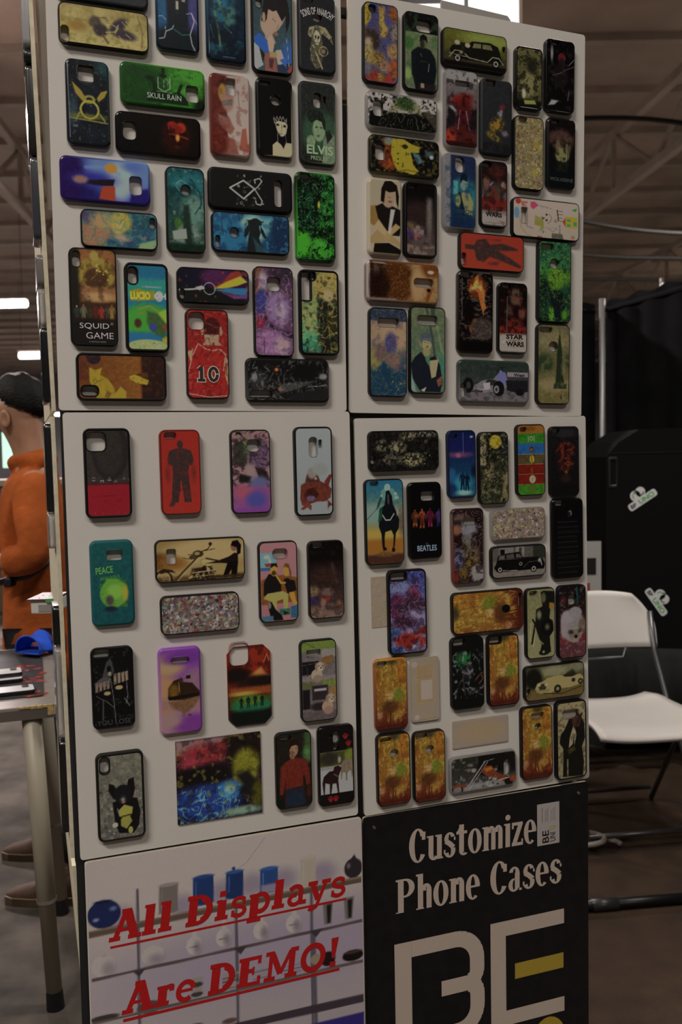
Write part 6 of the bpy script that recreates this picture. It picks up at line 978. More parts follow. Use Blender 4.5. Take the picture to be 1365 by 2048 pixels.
def truss(x, y0, y1, zt, zb, label, skew=-.085):
    r = empty('roof_truss', (x, y0, zb), None, label, 'truss', 'steel roof trusses of the hall')
    X = lambda y: (y - y0) * skew; L = y1 - y0
    for z in (0, zt - zb): bar('chord', (X(y0), 0, z), (X(y1), L, z), .13, .13, M_TRUSS, r)
    n = int(L / 1.6)
    for k in range(n):
        a, b = k * L / n, (k + 1) * L / n; za, zb_ = (0, zt - zb) if k % 2 else (zt - zb, 0)
        bar('web_member', (X(y0 + a), a, za), (X(y0 + b), b, zb_), .06, .06, M_TRUSS, r)
        if k % 2: bar('web_member', (X(y0 + b), b, 0), (X(y0 + b), b, zt - zb), .07, .07, M_TRUSS, r)
truss(5.6, 6, 40, 6.9, 5.9, 'near steel truss under the brown roof, right of the boards')
truss(10.2, 8, 44, 6.9, 5.9, 'second steel truss further right under the brown roof')
truss(15.0, 10, 50, 6.9, 5.9, 'farthest right steel truss under the brown roof')
truss(-1.55, 6, 16, 6.9, 5.9, 'short steel truss above the left edge of the display')
truss(-4.6, 6, 44, 6.9, 5.9, 'long steel truss far up on the left of the hall')
M_CABLE = mat('black_cable', (.012, .011, .011), rough=.6)
for i, (pa, pb, d) in enumerate((((1150, 440), (1400, 468), 15), ((1150, 503), (1400, 522), 17), ((1150, 553), (1400, 569), 19), ((1150, 236), (1400, 252), 13))):
    a, b = px_depth(*pa, d), px_depth(*pb, d); a2 = a + (a - b) * 3; b2 = b + (b - a) * 3
    tag(tube('ceiling_cable', [a2 + (b2 - a2) * t + Vector((0, 0, .05 * math.sin(t * 22 + i))) for t in np.linspace(0, 1, 40)], .035, M_CABLE, None, 6), ('second', 'third', 'lowest', 'topmost')[i] + ' dark cable strung under the hall roof at right', 'cable')
M_TUBE = mat('lit_tube', (1.0, .97, .90), emit=14)
def tube_lamp(pc, d, L, label, yaw=0, rad=.09):
    c = px_depth(*pc, d); r = empty('tube_lamp', c, Matrix.Rotation(yaw, 3, 'Z'), label, 'lamp', 'hanging tube lamps')
    bm = bmesh.new(); bm_tube(bm, [(-L / 2, 0, 0), (-L / 2 + .03, 0, 0), (L / 2 - .03, 0, 0), (L / 2, 0, 0)], [rad * .6, rad, rad, rad * .6], 12); bm_obj('tube', bm, M_TUBE, r, True)
    box('housing', (-L / 2, -rad * 1.4, rad), (L / 2, rad * 1.4, rad + .06), M_TRUSS, r)
    for s in (-.4, .4): bar('hanger', (s * L, 0, rad + .06), (s * L, 0, 7.6 - c.z), .01, .01, M_CABLE, r)
tube_lamp((5, 608), 22, 1.2, 'bright tube lamp high on the left, above the person')
tube_lamp((62, 711), 30, .78, 'smaller bright tube lamp just above the person\'s head', rad=.1)
tube_lamp((118, 829), 34, .3, 'tiny tube lamp seen through the gap below the upper left board', rad=.05)
# white lit panel behind the top right corner
wp = empty('light_panel', px_depth(970, 60, 4.2), None, 'bright white backlit panel behind the top of the upper right board', 'panel')
a, b = px_depth(800, 90, 4.2), px_depth(1039, 90, 4.2); cx_ = a.x; wdt = b.x - a.x
wp.location = (a.x, 4.2, a.z - .2)
box('diffuser', (0, 0, 0), (wdt, .04, .9), mat('backlit_white', (1, .985, .96), emit=1.1), wp)
box('frame_edge', (wdt, -.02, 0), (wdt + .012, .05, .9), mat('wood_edge', (.16, .11, .07), rough=.6), wp)
xx = px_depth(934, 20, 4.17).x - a.x; box('mullion', (xx - .008, -.03, 0), (xx + .008, -.005, .9), mat('grey_post', (.10, .10, .11)), wp)
gb = px_depth(868, 10, 4.0); box('header_bar', (-.02, -.22, .3), (.17, -.16, .62), mat('brown_header', (.06, .04, .035), rough=.6), wp)
for s in (.05, wdt - .05): bar('leg', (s, .02, 0), (s, .02, -(a.z - .2)), .03, .03, M_FRAME, wp)

# ---------------------------------------------------------------- booth on the right: drapes, chair, dark case
M_DRAPE = mat('black_drape', (.0045, .0045, .005), rough=.95, spec=.1, sheen=0, noise=(6, .4))
def drape(name, a, b, h, label, folds=9, amp=.012):
    a, b = Vector(a), Vector(b); d = (b - a); L = d.length; d.normalize(); nrm = Vector((-d.y, d.x, 0)); N = folds * 10; v, f = [], []
    root = empty(name, a, None, label, 'curtain')
    for k in range(N + 1):
        s = k / N * L; w = amp * math.sin(k / 10 * 2 * math.pi) + amp * .4 * math.sin(k / 3.7)
        for z, g in ((.02, 1.2), (h * .5, 1), (h - .08, .6), (h, .25)): v.append(d * s + nrm * w * g + Vector((0, 0, z + (.012 * math.sin(k * .6) if z == h else 0))))
    for k in range(N):
        for j in range(3): i = k * 4 + j; f.append((i, i + 4, i + 5, i + 1))
    mesh_obj('cloth', v, f, M_DRAPE, root, True)
    tube('rail', [Vector((0, 0, h - .05)), d * L + Vector((0, 0, h - .05))], .016, M_DRAPE, root)
    return root
HC = 2.44
pc = px_z(1197, 607, HC); pe = px_z(1365, 557, HC)
dirn = (pe - pc); dirn.z = 0; far = pc + dirn.normalized() * 4.2
drape('black_curtain', (pc.x - 2.6, pc.y + .02, 0), (pc.x - .02, pc.y, 0), HC, 'black curtain across the back of the booth, mostly hidden by the boards')
drape('black_curtain', (pc.x + .04, pc.y - .05, 0), (far.x, far.y, 0), HC, 'black pleated side curtain on the right of the booth', 16)
pole = empty('curtain_pole', (px_depth(1205, 620, pc.y - .18).x, pc.y - .18, 0), None, 'slim aluminium pole between the two black curtains', 'pole')
tube('shaft', [(0, 0, .02), (0, 0, HC + .0)], .018, mat('aluminium', (.34, .34, .34), rough=.45, metal=.6), pole)
box('base_plate', (-.16, -.16, 0), (.16, .16, .012), M_FRAME, pole)
tip = px_depth(1325, 573, pe.y + .25); lamp = empty('clip_fitting', tip, None, 'small shiny metal fitting at the top of the side curtain', 'fitting')
bm = bmesh.new(); bm_tube(bm, [(0, 0, -.03), (0, 0, -.005), (0, 0, .01), (0, 0, .03)], [.008, .014, .014, .01], 10); bm_obj('ferrule', bm, M_STEEL, lamp, True)
box('hook', (-.008, -.01, .025), (.008, .02, .05), M_STEEL, lamp)
# carpet
kind(box('floor_carpet', (px_z(1150, 1640, 0).x - 1.1, 2.2, 0), (3.4, 5.9, .006), mat('brown_carpet', (.038, .019, .008), rough=.95, noise=(9, .35), bump=.5, bscale=300)))
# tall black equipment case with stickers
yb = 4.35; xa = px_depth(1213, 1000, yb).x; ztop = px_depth(1320, 858, yb).z
bc = empty('equipment_case', (xa, yb, 0), None, 'tall matte black equipment case with two stickers, behind the chair', 'case')
pts = [(0, 0), (.62, 0), (.62, ztop + .01), (.16, ztop), (.06, ztop - .06), (0, ztop - .13)]
M_CASE = mat('matte_black_case', (.0055, .0055, .006), spec=.12, rough=.8)
prism('body', pts, 0, .5, M_CASE, bc)
hx, hz = px_depth(1227, 945, yb).x - xa, px_depth(1227, 945, yb).z
ring = []
for w, h, y in ((.042, .15, -.002), (.034, .13, -.006), (.028, .12, -.002), (.026, .11, .01)): o = rr(w, h, .006, 3); ring.append(np.stack([o[:, 0] + hx, np.full(len(o), y), o[:, 1] + hz], -1))
rings_mesh('handle', ring, None, mat('case_handle', (.02, .02, .021), rough=.4), bc)
for z in (ztop - .115, ): box('lid_seam', (.02, -.002, z), (.62, .0, z + .006), M_RUBBER, bc)
def sticker(px, py, rot, label, back):
    c = px_depth(px, py, yb); r = empty('logo_sticker', (c.x, yb - .001, c.z), Matrix.Rotation(math.radians(-rot), 3, 'Y'), label, 'sticker', 'stickers on the black case')
    wht = mat('sticker_white', (.8, .8, .82), rough=.5); L = .155
    prism('backing', [tuple(p) for p in rr(L, .036, .012, 4)], -.001, 0, wht, r)
    s = -1 if back else 1
    for k, (x, z, q) in enumerate(((-.018, .036, .026), (.012, .040, .024))): prism('backing', [(x + q * math.cos(t), z * 1 + q * math.sin(t)) for t in np.linspace(0, 2 * math.pi, 20)[:-1]], -.0012, 0, wht, r)
    gr, dk = mat('sticker_green', (.10, .5, .12)), mat('sticker_dark', (.03, .03, .035))
    for cx, cz, rad, a0, a1, m_ in ((-.016, .034, .016, 60, 200, gr), (-.010, .042, .014, -20, 120, dk), (.012, .038, .014, 190, 340, dk)): polys_obj('swirl', strip(arc(cx, cz, rad, rad, a0, a1, 10), .005), -.0016, m_, r)
    lettering('BP', -.052, 0, .03, .02, -.0016, dk, r, bold=.03); lettering('UNO', .022, 0, .085, .024, -.0016, gr, r, bold=.03)
sticker(1286, 1000, 33, 'upper white and green logo sticker tilted up to the right on the black case', 0)
sticker(1313, 1204, -55, 'lower white and green logo sticker tilted down to the right near the chair back', 1)
# low cloth-covered box behind the chair
lb = empty('draped_table', (px_depth(1120, 1500, 4.05).x, 4.05, 0), None, 'low table under a black cloth behind the white chair', 'table')
v, f = [], []; N = 40; Wd = 1.05
for k in range(N + 1):
    s = k / N; w = .018 * math.sin(s * 26) + .012 * math.sin(s * 61 + 1)
    for z, g in ((.12 + .1 * s, 1.6), (.32, 1.), (.54 - .04 * s, .2)): v.append((s * Wd, w * g, z))
    v.append((s * Wd, .18, .55 - .04 * s))
for k in range(N):
    for j in range(3): i = k * 4 + j; f.append((i, i + 4, i + 5, i + 1))
mesh_obj('cloth', v, f, mat('charcoal_cloth', (.007, .007, .0075), rough=.9, noise=(20, .3)), lb, True)
for x in (.05, Wd - .05): bar('leg', (x, .1, 0), (x, .1, .5), .03, .03, M_FRAME, lb)
# white folding chair
ch = empty('folding_chair', (0, 0, 0), None, 'white plastic folding chair with grey tube legs, facing the camera', 'chair')
sc = px_z(1250, 1432, .45); ch.matrix_world = Matrix.Translation((sc.x + .03, sc.y, 0)) @ Matrix.Rotation(math.radians(8), 4, 'Z')
M_SEAT = mat('white_chair_plastic', (.80, .76, .72), rough=.35, spec=.5); M_TUBEG = mat('grey_chair_tube', (.16, .16, .17), rough=.35, metal=.7)
def shell_sheet(name, fn, nu, nv, th, m_, par):
    v, f = [], []
    for side in (0, 1):
        for i in range(nu + 1):
            for j in range(nv + 1): p, nrm = fn(i / nu, j / nv); v.append(p + nrm * (th if side else 0))
    n = (nu + 1) * (nv + 1); q = lambda i, j, s: s * n + i * (nv + 1) + j
    for i in range(nu):
        for j in range(nv): f += [(q(i, j, 0), q(i, j + 1, 0), q(i + 1, j + 1, 0), q(i + 1, j, 0)), (q(i, j, 1), q(i + 1, j, 1), q(i + 1, j + 1, 1), q(i, j + 1, 1))]
    for i in range(nu): f += [(q(i, 0, 0), q(i + 1, 0, 0), q(i + 1, 0, 1), q(i, 0, 1)), (q(i, nv, 0), q(i, nv, 1), q(i + 1, nv, 1), q(i + 1, nv, 0))]
    for j in range(nv): f += [(q(0, j, 0), q(0, j, 1), q(0, j + 1, 1), q(0, j + 1, 0)), (q(nu, j, 0), q(nu, j + 1, 0), q(nu, j + 1, 1), q(nu, j, 1))]
    return mesh_obj(name, v, f, m_, par, True)
def seat_fn(u, v):
    hw = .235 - .03 * (1 - v) - .05 * max(0, (.12 - v) / .12) ** 2; x = (u - .5) * 2 * hw; y = .21 - v * .45
    z = .455 + .018 * (abs(u - .5) * 2) ** 3 - .02 * max(0, (v - .8) / .2) ** 2 + .01 * max(0, (.2 - v) / .2); return Vector((x, y, z)), Vector((0, 0, -1))
shell_sheet('seat', seat_fn, 16, 16, .014, M_SEAT, ch)
zb0 = .655; zb1 = .885
def back_fn(u, v):
    x = (u - .5) * 2; hw = .235 - .09 * max(0, (v - .25) / .75) ** 2.2; y = .255 + .05 * v - .035 * (1 - x * x) * 0 + .03 * (1 - x * x)
    return Vector((x * hw, y, zb0 + v * (zb1 - zb0) - .012 * x * x * (v > .5))), Vector((0, 1, 0))
shell_sheet('backrest', back_fn, 18, 10, .012, M_SEAT, ch)
for s in (-1, 1):
    tube('rear_upright', [(s * .215, .285, .80), (s * .218, .25, .64), (s * .225, .12, .40), (s * .235, -.02, .2), (s * .24, -.16, .015)], .0115, M_TUBEG, ch)
    tube('leg', [(s * .205, -.02, .43), (s * .21, .1, .26), (s * .215, .27, .015)], .0105, M_TUBEG, ch)
tube('cross_bar', [(-.21, .27, .06), (.21, .27, .06)], .009, M_TUBEG, ch); tube('cross_bar', [(-.235, -.14, .05), (.235, -.14, .05)], .010, M_TUBEG, ch)
tube('back_wire', [(-.1, .262, .66), (-.08, .25, .62), (.08, .25, .62), (.1, .262, .66)], .005, M_TUBEG, ch)
# little things on the booth floor
wc = px_z(1188, 1690, .02); wire = empty('white_cable', (wc.x, wc.y, .01), None, 'white cable coiled on the brown carpet beside the black sign', 'cable')
tube('loop', [(.10 * math.cos(t) - .01 * t, .05 * math.sin(t), .012 + .004 * t) for t in np.linspace(0, 9, 40)], .010, mat('white_cable_skin', (.45, .38, .33), rough=.5), wire, 8)
bb = empty('floor_bar', px_z(1190, 1812, .03), None, 'black metal bar lying across the brown carpet', 'bar'); p0, p1 = px_z(1150, 1815, .02), px_z(1430, 1792, .02); bb.location = p0
tube('rod', [(0, 0, 0), p1 - p0], .018, M_FRAME, bb); tube('end_sleeve', [(p1 - p0) * .12, (p1 - p0) * .3], .021, mat('grey_sleeve', (.03, .03, .032), rough=.4), bb)
ps = px_depth(1193, 1180, 4.6); pst = empty('small_poster', (ps.x - .135, 4.3, ps.z), None, 'small white poster with a red corner between the boards and the black case', 'poster')
box('sheet', (-.1, 0, 0), (.075, .004, .28), mat('poster_paper', (.42, .41, .40), rough=.6), pst); box('dark_block', (-.1, -.002, .12), (.05, 0, .2), M_BLACK, pst); box('red_block', (-.1, -.002, .01), (.02, 0, .08), mat('poster_red', (.3, .05, .04)), pst); bar('stake', (0, .01, -ps.z), (0, .01, .1), .012, .012, M_FRAME, pst)

# ---------------------------------------------------------------- table at the left
TZ = .83
T1 = px_z(119, 1407, TZ); T0 = px_z(0, 1419, TZ); Tb = px_z(113, 1291, TZ)
fd = (T0 - T1).normalized(); bd = (Tb - T1); dep = bd.length; bd.normalize()
tb = empty('work_table', Vector((T1.x, T1.y, 0)), Matrix((-fd, Vector((fd.y, -fd.x, 0)), Vector((0, 0, 1)))).transposed(), 'grey laminate table with worn corner and beige tube legs at the left', 'table')
# local frame: x right along the front edge (0 at the right corner), y back, z up
if tb.matrix_world.to_3x3().col[1].y < 0: tb.matrix_world = Matrix.Translation((T1.x, T1.y, 0)) @ Matrix((-fd, Vector((-fd.y, fd.x, 0)) * -1, Vector((0, 0, 1)))).transposed().to_4x4()
ax = tb.matrix_world.to_3x3().col[0].copy(); ay = tb.matrix_world.to_3x3().col[1].copy()
dep = (Tb - T1).dot(ay)
M_LAM = mat('grey_laminate', (.26, .235, .21), rough=.45, noise=(30, .12)); M_LEG = mat('beige_tube_leg', (.42, .375, .29), rough=.45)
box('table_top', (-1.25, 0, TZ - .034), (0, dep, TZ), M_LAM, tb, bevel=.003)
box('edge_band', (-1.25, -.002, TZ - .034), (-.004, .0, TZ - .008), mat('dark_edge_band', (.12, .10, .085), rough=.5), tb)
wm_ = mat('bare_chipboard', (.52, .38, .17), rough=.8, noise=(120, .3))
rng = random.Random(3)
cpts = [(-.035, -.0025), (-.012, -.0025), (.0025, .0)]
bm = bmesh.new()
for k in range(7):
    x = -.004 - k * .014; bm_box(bm, (x - .012, -.0032, TZ - .004 - .004 * rng.random() - (.02 if k < 2 else 0)), (x + .004, .004, TZ + .0006))
for k in range(4): bm_box(bm, (-.003, .002 + k * .012, TZ - .02 + .004 * k), (.0026, .012 + k * .012, TZ + .0006))
bm_obj('worn_corner', bm, wm_, tb)
def leg(x, y, xt=None, yt=None):
    xt = x if xt is None else xt; yt = y if yt is None else yt; W_ = lambda z: (x + (xt - x) * z / TZ, y + (yt - y) * z / TZ, z)
    r = empty('leg', (0, 0, 0)); r.parent = tb; r.location = (0, 0, 0)
    bpy.data.objects.remove(r)
    bm = bmesh.new(); bm_tube(bm, [W_(.05), W_(.30), W_(.302), W_(TZ - .034)], [.021, .021, .025, .025], 18); o = bm_obj('leg', bm, M_LEG, tb, True)
    bm = bmesh.new(); bm_tube(bm, [W_(0), W_(.05)], [.024, .022], 14); f = bm_obj('foot', bm, M_RUBBER, o)
    bm = bmesh.new(); bm_tube(bm, [W_(.296), W_(.304)], [.0262, .0262], 18); bm_obj('collar', bm, mat('leg_seam', (.2, .18, .15)), o)
Lf = px_z(113, 2040, .03); l = Vector((Lf.x - T1.x, Lf.y - T1.y, 0)); Lt = px_z(62, 1446, TZ - .034); lt = Vector((Lt.x - T1.x, Lt.y - T1.y, 0)); leg(l.dot(ax), max(l.dot(ay), .03), lt.dot(ax), max(lt.dot(ay), .03))
Lb = px_z(124, 1826, .0); l = Vector((Lb.x - T1.x, Lb.y - T1.y, 0)); leg(l.dot(ax), min(l.dot(ay), dep - .05), l.dot(ax) - .035, min(l.dot(ay), dep - .05))
leg(-1.2, .05); leg(-1.2, dep - .05)
# mat, cloth, phones on the table
def tpt(px, py, z): q = px_z(px, py, z); l = Vector((q.x - T1.x, q.y - T1.y, 0)); return l.dot(ax), l.dot(ay)
mt_ = empty('desk_mat', tb.matrix_world @ Vector((-.3, dep / 2, TZ)), tb.matrix_world.to_3x3(), 'black desk mat with red print on the table', 'mat')
x1, y0 = tpt(88, 1392, TZ); _, y1 = tpt(110, 1294, TZ); cx0, cy0 = -.3, dep / 2
o = [(-.75, y0), (x1 - .012, y0), (x1 - .004, y0 + .004), (x1, y0 + .014), (x1 + .004, y1 - .005), (-.75, y1 - .005)]
n = len(o); M_MAT = mat('desk_mat_cloth', (.035, .03, .036), rough=.7, noise=(14, .3))
mesh_obj('pad', [(x - cx0, y - cy0, .0002) for x, y in o] + [(x - cx0, y - cy0, .0035) for x, y in o], [tuple(range(n))[::-1], tuple(range(n, 2 * n))] + [(k, (k + 1) % n, n + (k + 1) % n, n + k) for k in range(n)], M_MAT, mt_)
def ink_patch():
    rd = random.Random(8); mr = mat('red_mat_print', (.55, .05, .03), rough=.7, noise=(60, .5)); V, F = [], []
    for k in range(34):
        px, py = rd.uniform(-10, 96), rd.choice([rd.uniform(1334, 1352), rd.uniform(1352, 1368), rd.uniform(1385, 1396)])
        x, y = tpt(px, py, TZ); w, h = rd.uniform(.012, .05), rd.uniform(.006, .02)
        x -= cx0; y -= cy0; i = len(V); V += [(x - w / 2, y, .0037), (x, y - h / 2, .0037), (x + w / 2, y + h * .2, .0037), (x, y + h / 2, .0037)]; F.append((i, i + 1, i + 2, i + 3))
    o = mesh_obj('red_print', V, F, mr, mt_); o['kind'] = 'stuff'
ink_patch()
bx_, by_ = tpt(72, 1311, TZ)
cl = empty('blue_cloth', tb.matrix_world @ Vector((bx_, by_, TZ + .004)), tb.matrix_world.to_3x3() @ Matrix.Rotation(math.radians(-14), 3, 'Z'), 'folded bright blue cleaning cloth on the desk mat', 'cloth')
def cloth_fn(th_, wob):
    v, f = [], []; prof = []
    for k in range(28):                         # teardrop fold section in (y,z)
        t = k / 27 * 2 * math.pi; prof.append((-.052 * math.cos(t), .004 + max(0, .021 * math.sin(t)) + (.002 if math.sin(t) < 0 else .004)))
    M_ = 16
    for i in range(M_ + 1):
        x = (i / M_ - .5) * .105; s = 1 + .10 * math.sin(i * .7 + wob)
        for k, (y, z) in enumerate(prof): v.append((x + .010 * y / .05 + .004 * math.sin(k * .5), y * s * .9 + .006 * math.sin(i * .5), z * (2.0 + .5 * math.sin(i * .42 + 1.2) * (z > .012))))
    K = len(prof)
    for i in range(M_):
        for k in range(K - 1): f.append((i * K + k, (i + 1) * K + k, (i + 1) * K + k + 1, i * K + k + 1))
    return v, f
v, f = cloth_fn(0, .4)
co = mesh_obj('fold', v, f, mat('bright_blue_microfibre', (.012, .085, .62), rough=.85, noise=(60, .15)), cl, True)
co.rotation_euler = (0, 0, math.radians(75))
mod = co.modifiers.new('thick', 'SOLIDIFY'); mod.thickness = .003
bm = bmesh.new(); bm_box(bm, (-.02, -.012, 0), (.03, .02, .016), bevel=.006); lo_ = bm_obj('tucked_corner', bm, mat('blue_painted_shade', (.008, .05, .38), rough=.85), cl, True); lo_.location = (.055, .018, .0)  # darker copy of the cloth blue, shade put into the colour
def table_phone(px0, px1, pyt, z, label, th=.011):
    x1, y0 = tpt(px1, pyt, z + th); r = empty('phone', tb.matrix_world @ Vector((x1 - .075, y0, z)), tb.matrix_world.to_3x3() @ Matrix.Rotation(math.radians(4), 3, 'Z'), label, 'phone', 'phones on the desk mat')
    o = rr(.15, .072, .011, 5)
    V = [np.stack([o[:, 0] * s, o[:, 1] * s + .036 * 0, np.full(len(o), zz)], -1) for s, zz in ((.985, .0004), (1, .003), (1, th - .003), (.985, th))]
    rings_mesh('shell', V, None, M_RUBBER, r); n = len(o)
    mesh_obj('bottom_plate', [(a * .985, b * .985, .0004) for a, b in o], [tuple(range(n))[::-1]], M_RUBBER, r)
    q = rr(.146, .066, .009, 5); mesh_obj('white_back', [(a, b, th + .0004) for a, b in q] + [(a, b, th - .001) for a, b in q], [tuple(range(len(q)))] + [(k, len(q) + k, len(q) + (k + 1) % len(q), (k + 1) % len(q)) for k in range(len(q))], mat('white_phone_back', (.78, .78, .82), rough=.25), r)
    cm = rr(.018, .03, .006, 4); mesh_obj('camera_bump', [(a + .052, b + .014, th + .0016) for a, b in cm], [tuple(range(len(cm)))], M_RUBBER, r)
table_phone(-10, 45, 1352, TZ + .004, 'lower phone of the stacked pair on the desk mat')
table_phone(-10, 44, 1340, TZ + .0165, 'white-backed phone on top of the stacked pair on the desk mat')
table_phone(-10, 69, 1374, TZ + .004, 'white-backed phone nearest the table front on the desk mat')

# ---------------------------------------------------------------- person in the orange shirt
def skin_mesh(name, joints, edges, material, parent, root=0, sub=2):
    me = bpy.data.meshes.new(name); me.from_pydata([j[0] for j in joints], edges, []); o = bpy.data.objects.new(name, me); C.objects.link(o)
    sk = o.modifiers.new('skin', 'SKIN'); sk.use_smooth_shade = True; sk.branch_smoothing = .6
    for k, j in enumerate(joints):
        sv = me.skin_vertices[0].data[k]; r = j[1]; sv.radius = tuple(q * 1.06 for q in r) if isinstance(r, tuple) else (r * 1.06, r * 1.06); sv.use_root = (k == root)
    ss = o.modifiers.new('sub', 'SUBSURF'); ss.levels = ss.render_levels = sub
    bpy.context.view_layer.update(); dg = bpy.context.evaluated_depsgraph_get(); nm = bpy.data.meshes.new_from_object(o.evaluated_get(dg))
    bpy.data.objects.remove(o); o = bpy.data.objects.new(name, nm); C.objects.link(o); nm.materials.clear(); nm.materials.append(material); o.parent = parent
    nm.polygons.foreach_set('use_smooth', [True] * len(nm.polygons)); return o
PD = 3.27
def pp(x, y, d=PD): return px_depth(x, y, d)
M_SKIN = mat('warm_skin', (.42, .22, .14), rough=.5, noise=(30, .08)); M_SHIRT = mat('orange_shirt', (.40, .095, .022), rough=.9, spec=.15, noise=(9, .22), bump=1.0, bscale=14)
M_HAIR = mat('black_hair', (.007, .006, .006), rough=.6, spec=.2, noise=(120, .5), bump=.5, bscale=160); M_PANT = mat('dark_trousers', (.03, .03, .035), rough=.9); M_SHOE = mat('brown_suede', (.10, .055, .035), rough=.8, noise=(40, .2)); M_SOLE = mat('tan_sole', (.17, .12, .07), rough=.7)
f1 = px_z(75, 1800, .0); f2 = px_z(62, 1712, .0)
base = Vector((f1.x + .12, (f1.y + f2.y) / 2, 0))
person = empty('person', base, None, 'person in an orange shirt with short black hair, seen from behind at the table', 'person')
def rel(v): return Vector(v) - base
hd = pp(34, 826); nk = pp(64, 915); chs = pp(76, 1000); wst = pp(82, 1160); hip = pp(96, 1285)
shn = pp(70, 968, PD - .17); shf = pp(58, 968, PD + .17); eln = pp(72, 1116, PD - .24); wrn = pp(-22, 1128, PD - .22); hnn = pp(-60, 1120, PD - .2)
elf = pp(40, 1120, PD + .24); wrf = pp(-30, 1130, PD + .1); hnf = pp(-66, 1122, PD + .06)
a1 = Vector((f1.x + .15, f1.y, .09)); a2 = Vector((f2.x + .15, f2.y, .09))
k1 = (a1 + hip + Vector((0, -.09, 0))) / 2 + Vector((-.03, 0, 0)); k2 = (a2 + hip + Vector((0, .09, 0))) / 2 + Vector((-.03, 0, 0))
hn_, hf_ = hip + Vector((0, -.09, -.04)), hip + Vector((0, .09, -.04))
J = [(rel(hip), (.115, .14)), (rel(wst), (.10, .135)), (rel(chs), (.085, .13)), (rel(nk), .058), (rel(pp(54, 876)), .062), (rel(hd), .088), (rel(pp(34, 788)), .076),
     (rel(shn), .048), (rel(eln), .042), (rel(wrn), .028), (rel(hnn), .026), (rel(shf), .048), (rel(elf), .042), (rel(wrf), .028), (rel(hnf), .026),
     (rel(hn_), .085), (rel(k1), .058), (rel(a1), .042), (rel(hf_), .085), (rel(k2), .058), (rel(a2), .042)]
HE = []
for (wi, hi, sgn) in ((9, 10, -1), (13, 14, 1)):       # palm and five fingers, slightly curled
    w_, h_ = J[wi][0], J[hi][0]; d_ = (h_ - w_).normalized(); sd = Vector((0, 0, 1)); 
    for k in range(4):
        q = h_ + d_ * .03 + sd * (.028 - .019 * k); ln = (.030, .034, .031, .024)[k]
        J += [(q, .0105), (q + d_ * ln + Vector((0, -.006 * sgn, -.004)), .0095), (q + d_ * ln * 1.7 + Vector((0, -.02 * sgn, -.012)), .008)]
        n_ = len(J); HE += [(hi, n_ - 3), (n_ - 3, n_ - 2), (n_ - 2, n_ - 1)]
    q = w_ + d_ * .035 + sd * .032; J += [(q, .012), (q + d_ * .03 + sd * .018, .0105), (q + d_ * .055 + sd * .02, .009)]
    n_ = len(J); HE += [(wi, n_ - 3), (n_ - 3, n_ - 2), (n_ - 2, n_ - 1)]
skin_mesh('body', J, HE + [(0, 1), (1, 2), (2, 3), (3, 4), (4, 5), (5, 6), (2, 7), (7, 8), (8, 9), (9, 10), (2, 11), (11, 12), (12, 13), (13, 14), (0, 15), (15, 16), (16, 17), (0, 18), (18, 19), (19, 20)], M_SKIN, person)
G_ = .018
S_ = [(rel(hip + Vector((0, 0, -.20))), (.165, .185)), (rel(hip), (.16, .18)), (rel(wst), (.14, .17)), (rel(chs), (.135, .185)), (rel(pp(68, 930)), (.10, .125)), (rel(pp(60, 896)), (.072, .080)),
      (rel(shn), .088), (rel(eln), .066), (rel(pp(30, 1122, PD - .235)), .060), (rel(pp(6, 1125, PD - .23)), .05), (rel(shf), .088), (rel(elf), .066), (rel(pp(0, 1126, PD + .17)), .05)]
skin_mesh('shirt', S_, [(0, 1), (1, 2), (2, 3), (3, 4), (4, 5), (3, 6), (6, 7), (7, 8), (8, 9), (3, 10), (10, 11), (11, 12)], M_SHIRT, person)
Tj = [(rel(hip + Vector((0, 0, -.01))), (.10, .13)), (rel(hn_), .095), (rel(k1), .07), (rel(a1 + Vector((0, 0, .02))), .06), (rel(hf_), .095), (rel(k2), .07), (rel(a2 + Vector((0, 0, .02))), .06)]
skin_mesh('trousers', Tj, [(0, 1), (1, 2), (2, 3), (0, 4), (4, 5), (5, 6)], M_PANT, person)
# hair cap: back and top of the head with a shaved neckline
bm = bmesh.new(); bmesh.ops.create_uvsphere(bm, u_segments=36, v_segments=24, radius=1)
hc = pp(38, 806); cen = rel(hc)
def hline(p): return -.18 - .42 * max(0, p.x) + .95 * max(0, -p.x - .15)
for vtx in list(bm.verts):
    if vtx.co.z < hline(vtx.co) - .06: bm.verts.remove(vtx)
rd = random.Random(5)
for vtx in bm.verts:
    p = vtx.co; k = 1 + .03 * math.sin(p.x * 9 + p.y * 7) + .03 * rd.random(); k *= 1 - .16 * math.exp(-max(0, p.z - hline(p) + .05) / .12); vtx.co = Vector((p.x * .104 * k, p.y * .098 * k, p.z * .108 * k)) + cen
bm_obj('hair', bm, M_HAIR, person, True)
bm = bmesh.new(); bmesh.ops.create_uvsphere(bm, u_segments=16, v_segments=10, radius=1)
ec = rel(pp(10, 838, PD - .088))
for vtx in bm.verts: p = vtx.co; d = math.hypot(p.x, p.z); vtx.co = Vector((p.x * .018, p.y * (.012 - .008 * (d < .5)), p.z * .034)) + ec
bm_obj('ear', bm, M_SKIN, person, True)
fx = rel(pp(34, 826)) + Vector((-.088, 0, 0))
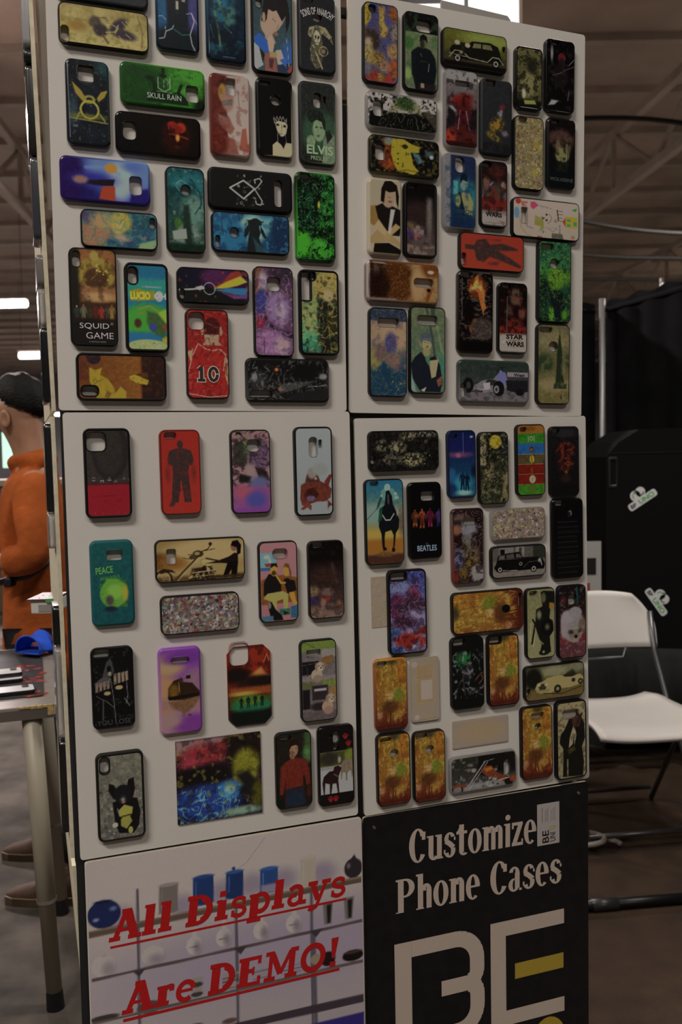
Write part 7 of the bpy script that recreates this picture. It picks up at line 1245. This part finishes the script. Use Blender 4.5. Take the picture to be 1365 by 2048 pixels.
for nm, off, sc_, m_ in (('nose', (.000, 0, -.012), (.013, .010, .020), M_SKIN), ('eye', (.010, -.030, .014), (.006, .010, .005), mat('eye_dark', (.02, .015, .012), rough=.2)), ('eye', (.010, .030, .014), (.006, .010, .005), mat('eye_dark', (.02, .015, .012), rough=.2)), ('mouth', (.014, 0, -.044), (.006, .018, .005), mat('lip', (.3, .11, .09)))):
    bm = bmesh.new(); bmesh.ops.create_uvsphere(bm, u_segments=12, v_segments=8, radius=1)
    for vtx in bm.verts: vtx.co = Vector((vtx.co.x * sc_[0], vtx.co.y * sc_[1], vtx.co.z * sc_[2])) + fx + Vector(off)
    bm_obj(nm, bm, m_, person, True)
tube('pouch_strap', [rel(pp(108, 1090, PD - .05)), rel(pp(92, 1128, PD - .17)), rel(pp(60, 1150, PD - .215)), rel(pp(0, 1165, PD - .2))], .012, M_BLACK, person, 8)
bm = bmesh.new(); bm_box(bm, rel(pp(6, 1176, PD - .25)), rel(pp(34, 1150, PD - .19)), bevel=.008); bm_obj('pouch', bm, M_BLACK, person)
for fpos in (f1, f2):
    o = []
    prof = [(-.20, .018, .03), (-.17, .036, .045), (-.11, .046, .06), (-.05, .044, .085), (0, .04, .11), (.05, .042, .115), (.08, .036, .10), (.09, .02, .06)]
    v, f = [], []
    for (x, hw, hz_) in prof:
        for k in range(10): t = math.pi * k / 9; v.append(rel((fpos.x + .10 + x, fpos.y - hw * math.cos(t), .022 + (hz_ - .022) * math.sin(t) ** .8)))
    for i in range(len(prof) - 1):
        for k in range(9): f.append((i * 10 + k, (i + 1) * 10 + k, (i + 1) * 10 + k + 1, i * 10 + k + 1))
    f += [tuple(range(10)), tuple(range((len(prof) - 1) * 10, len(prof) * 10))[::-1]]
    sh = mesh_obj('shoe', v, f, M_SHOE, person, True)
    so = [(x, s * (hw + .006)) for s, l in ((-1, prof), (1, prof[::-1])) for x, hw, _ in l]
    n = len(so); mesh_obj('sole', [rel((fpos.x + .10 + x, fpos.y + y, z)) for z in (.001, .026) for x, y in so], [tuple(range(n)), tuple(range(2 * n - 1, n - 1, -1))] + [(k, n + k, n + (k + 1) % n, (k + 1) % n) for k in range(n)], M_SOLE, sh)
# far stand with screens behind the person
fsx = pp(2, 960, 9); fs = empty('far_counter', (fsx.x - 1.1, 9, 0), None, 'distant wooden counter with glowing screens, left of the person', 'counter')
box('counter_body', (-1.5, 0, 0), (1.6, .6, fsx.z - .06), mat('brown_counter', (.15, .10, .06), rough=.6), fs); box('counter_top', (-1.5, -.03, fsx.z - .06), (1.62, .63, fsx.z), mat('pale_counter_top', (.38, .32, .24), rough=.5), fs)
sm_ = mat('lit_screen', (.55, .9, .7), emit=1.0)
for x in (.45, 1.05): box('screen', (x, .2, fsx.z + .12), (x + .5, .24, fsx.z + .48), sm_, fs); bar('screen_foot', (x + .25, .22, fsx.z), (x + .25, .22, fsx.z + .14), .03, .03, M_FRAME, fs)
box('parcel', (1.18, .05, fsx.z), (1.5, .2, fsx.z + .12), mat('parcel_tan', (.3, .25, .18)), fs)
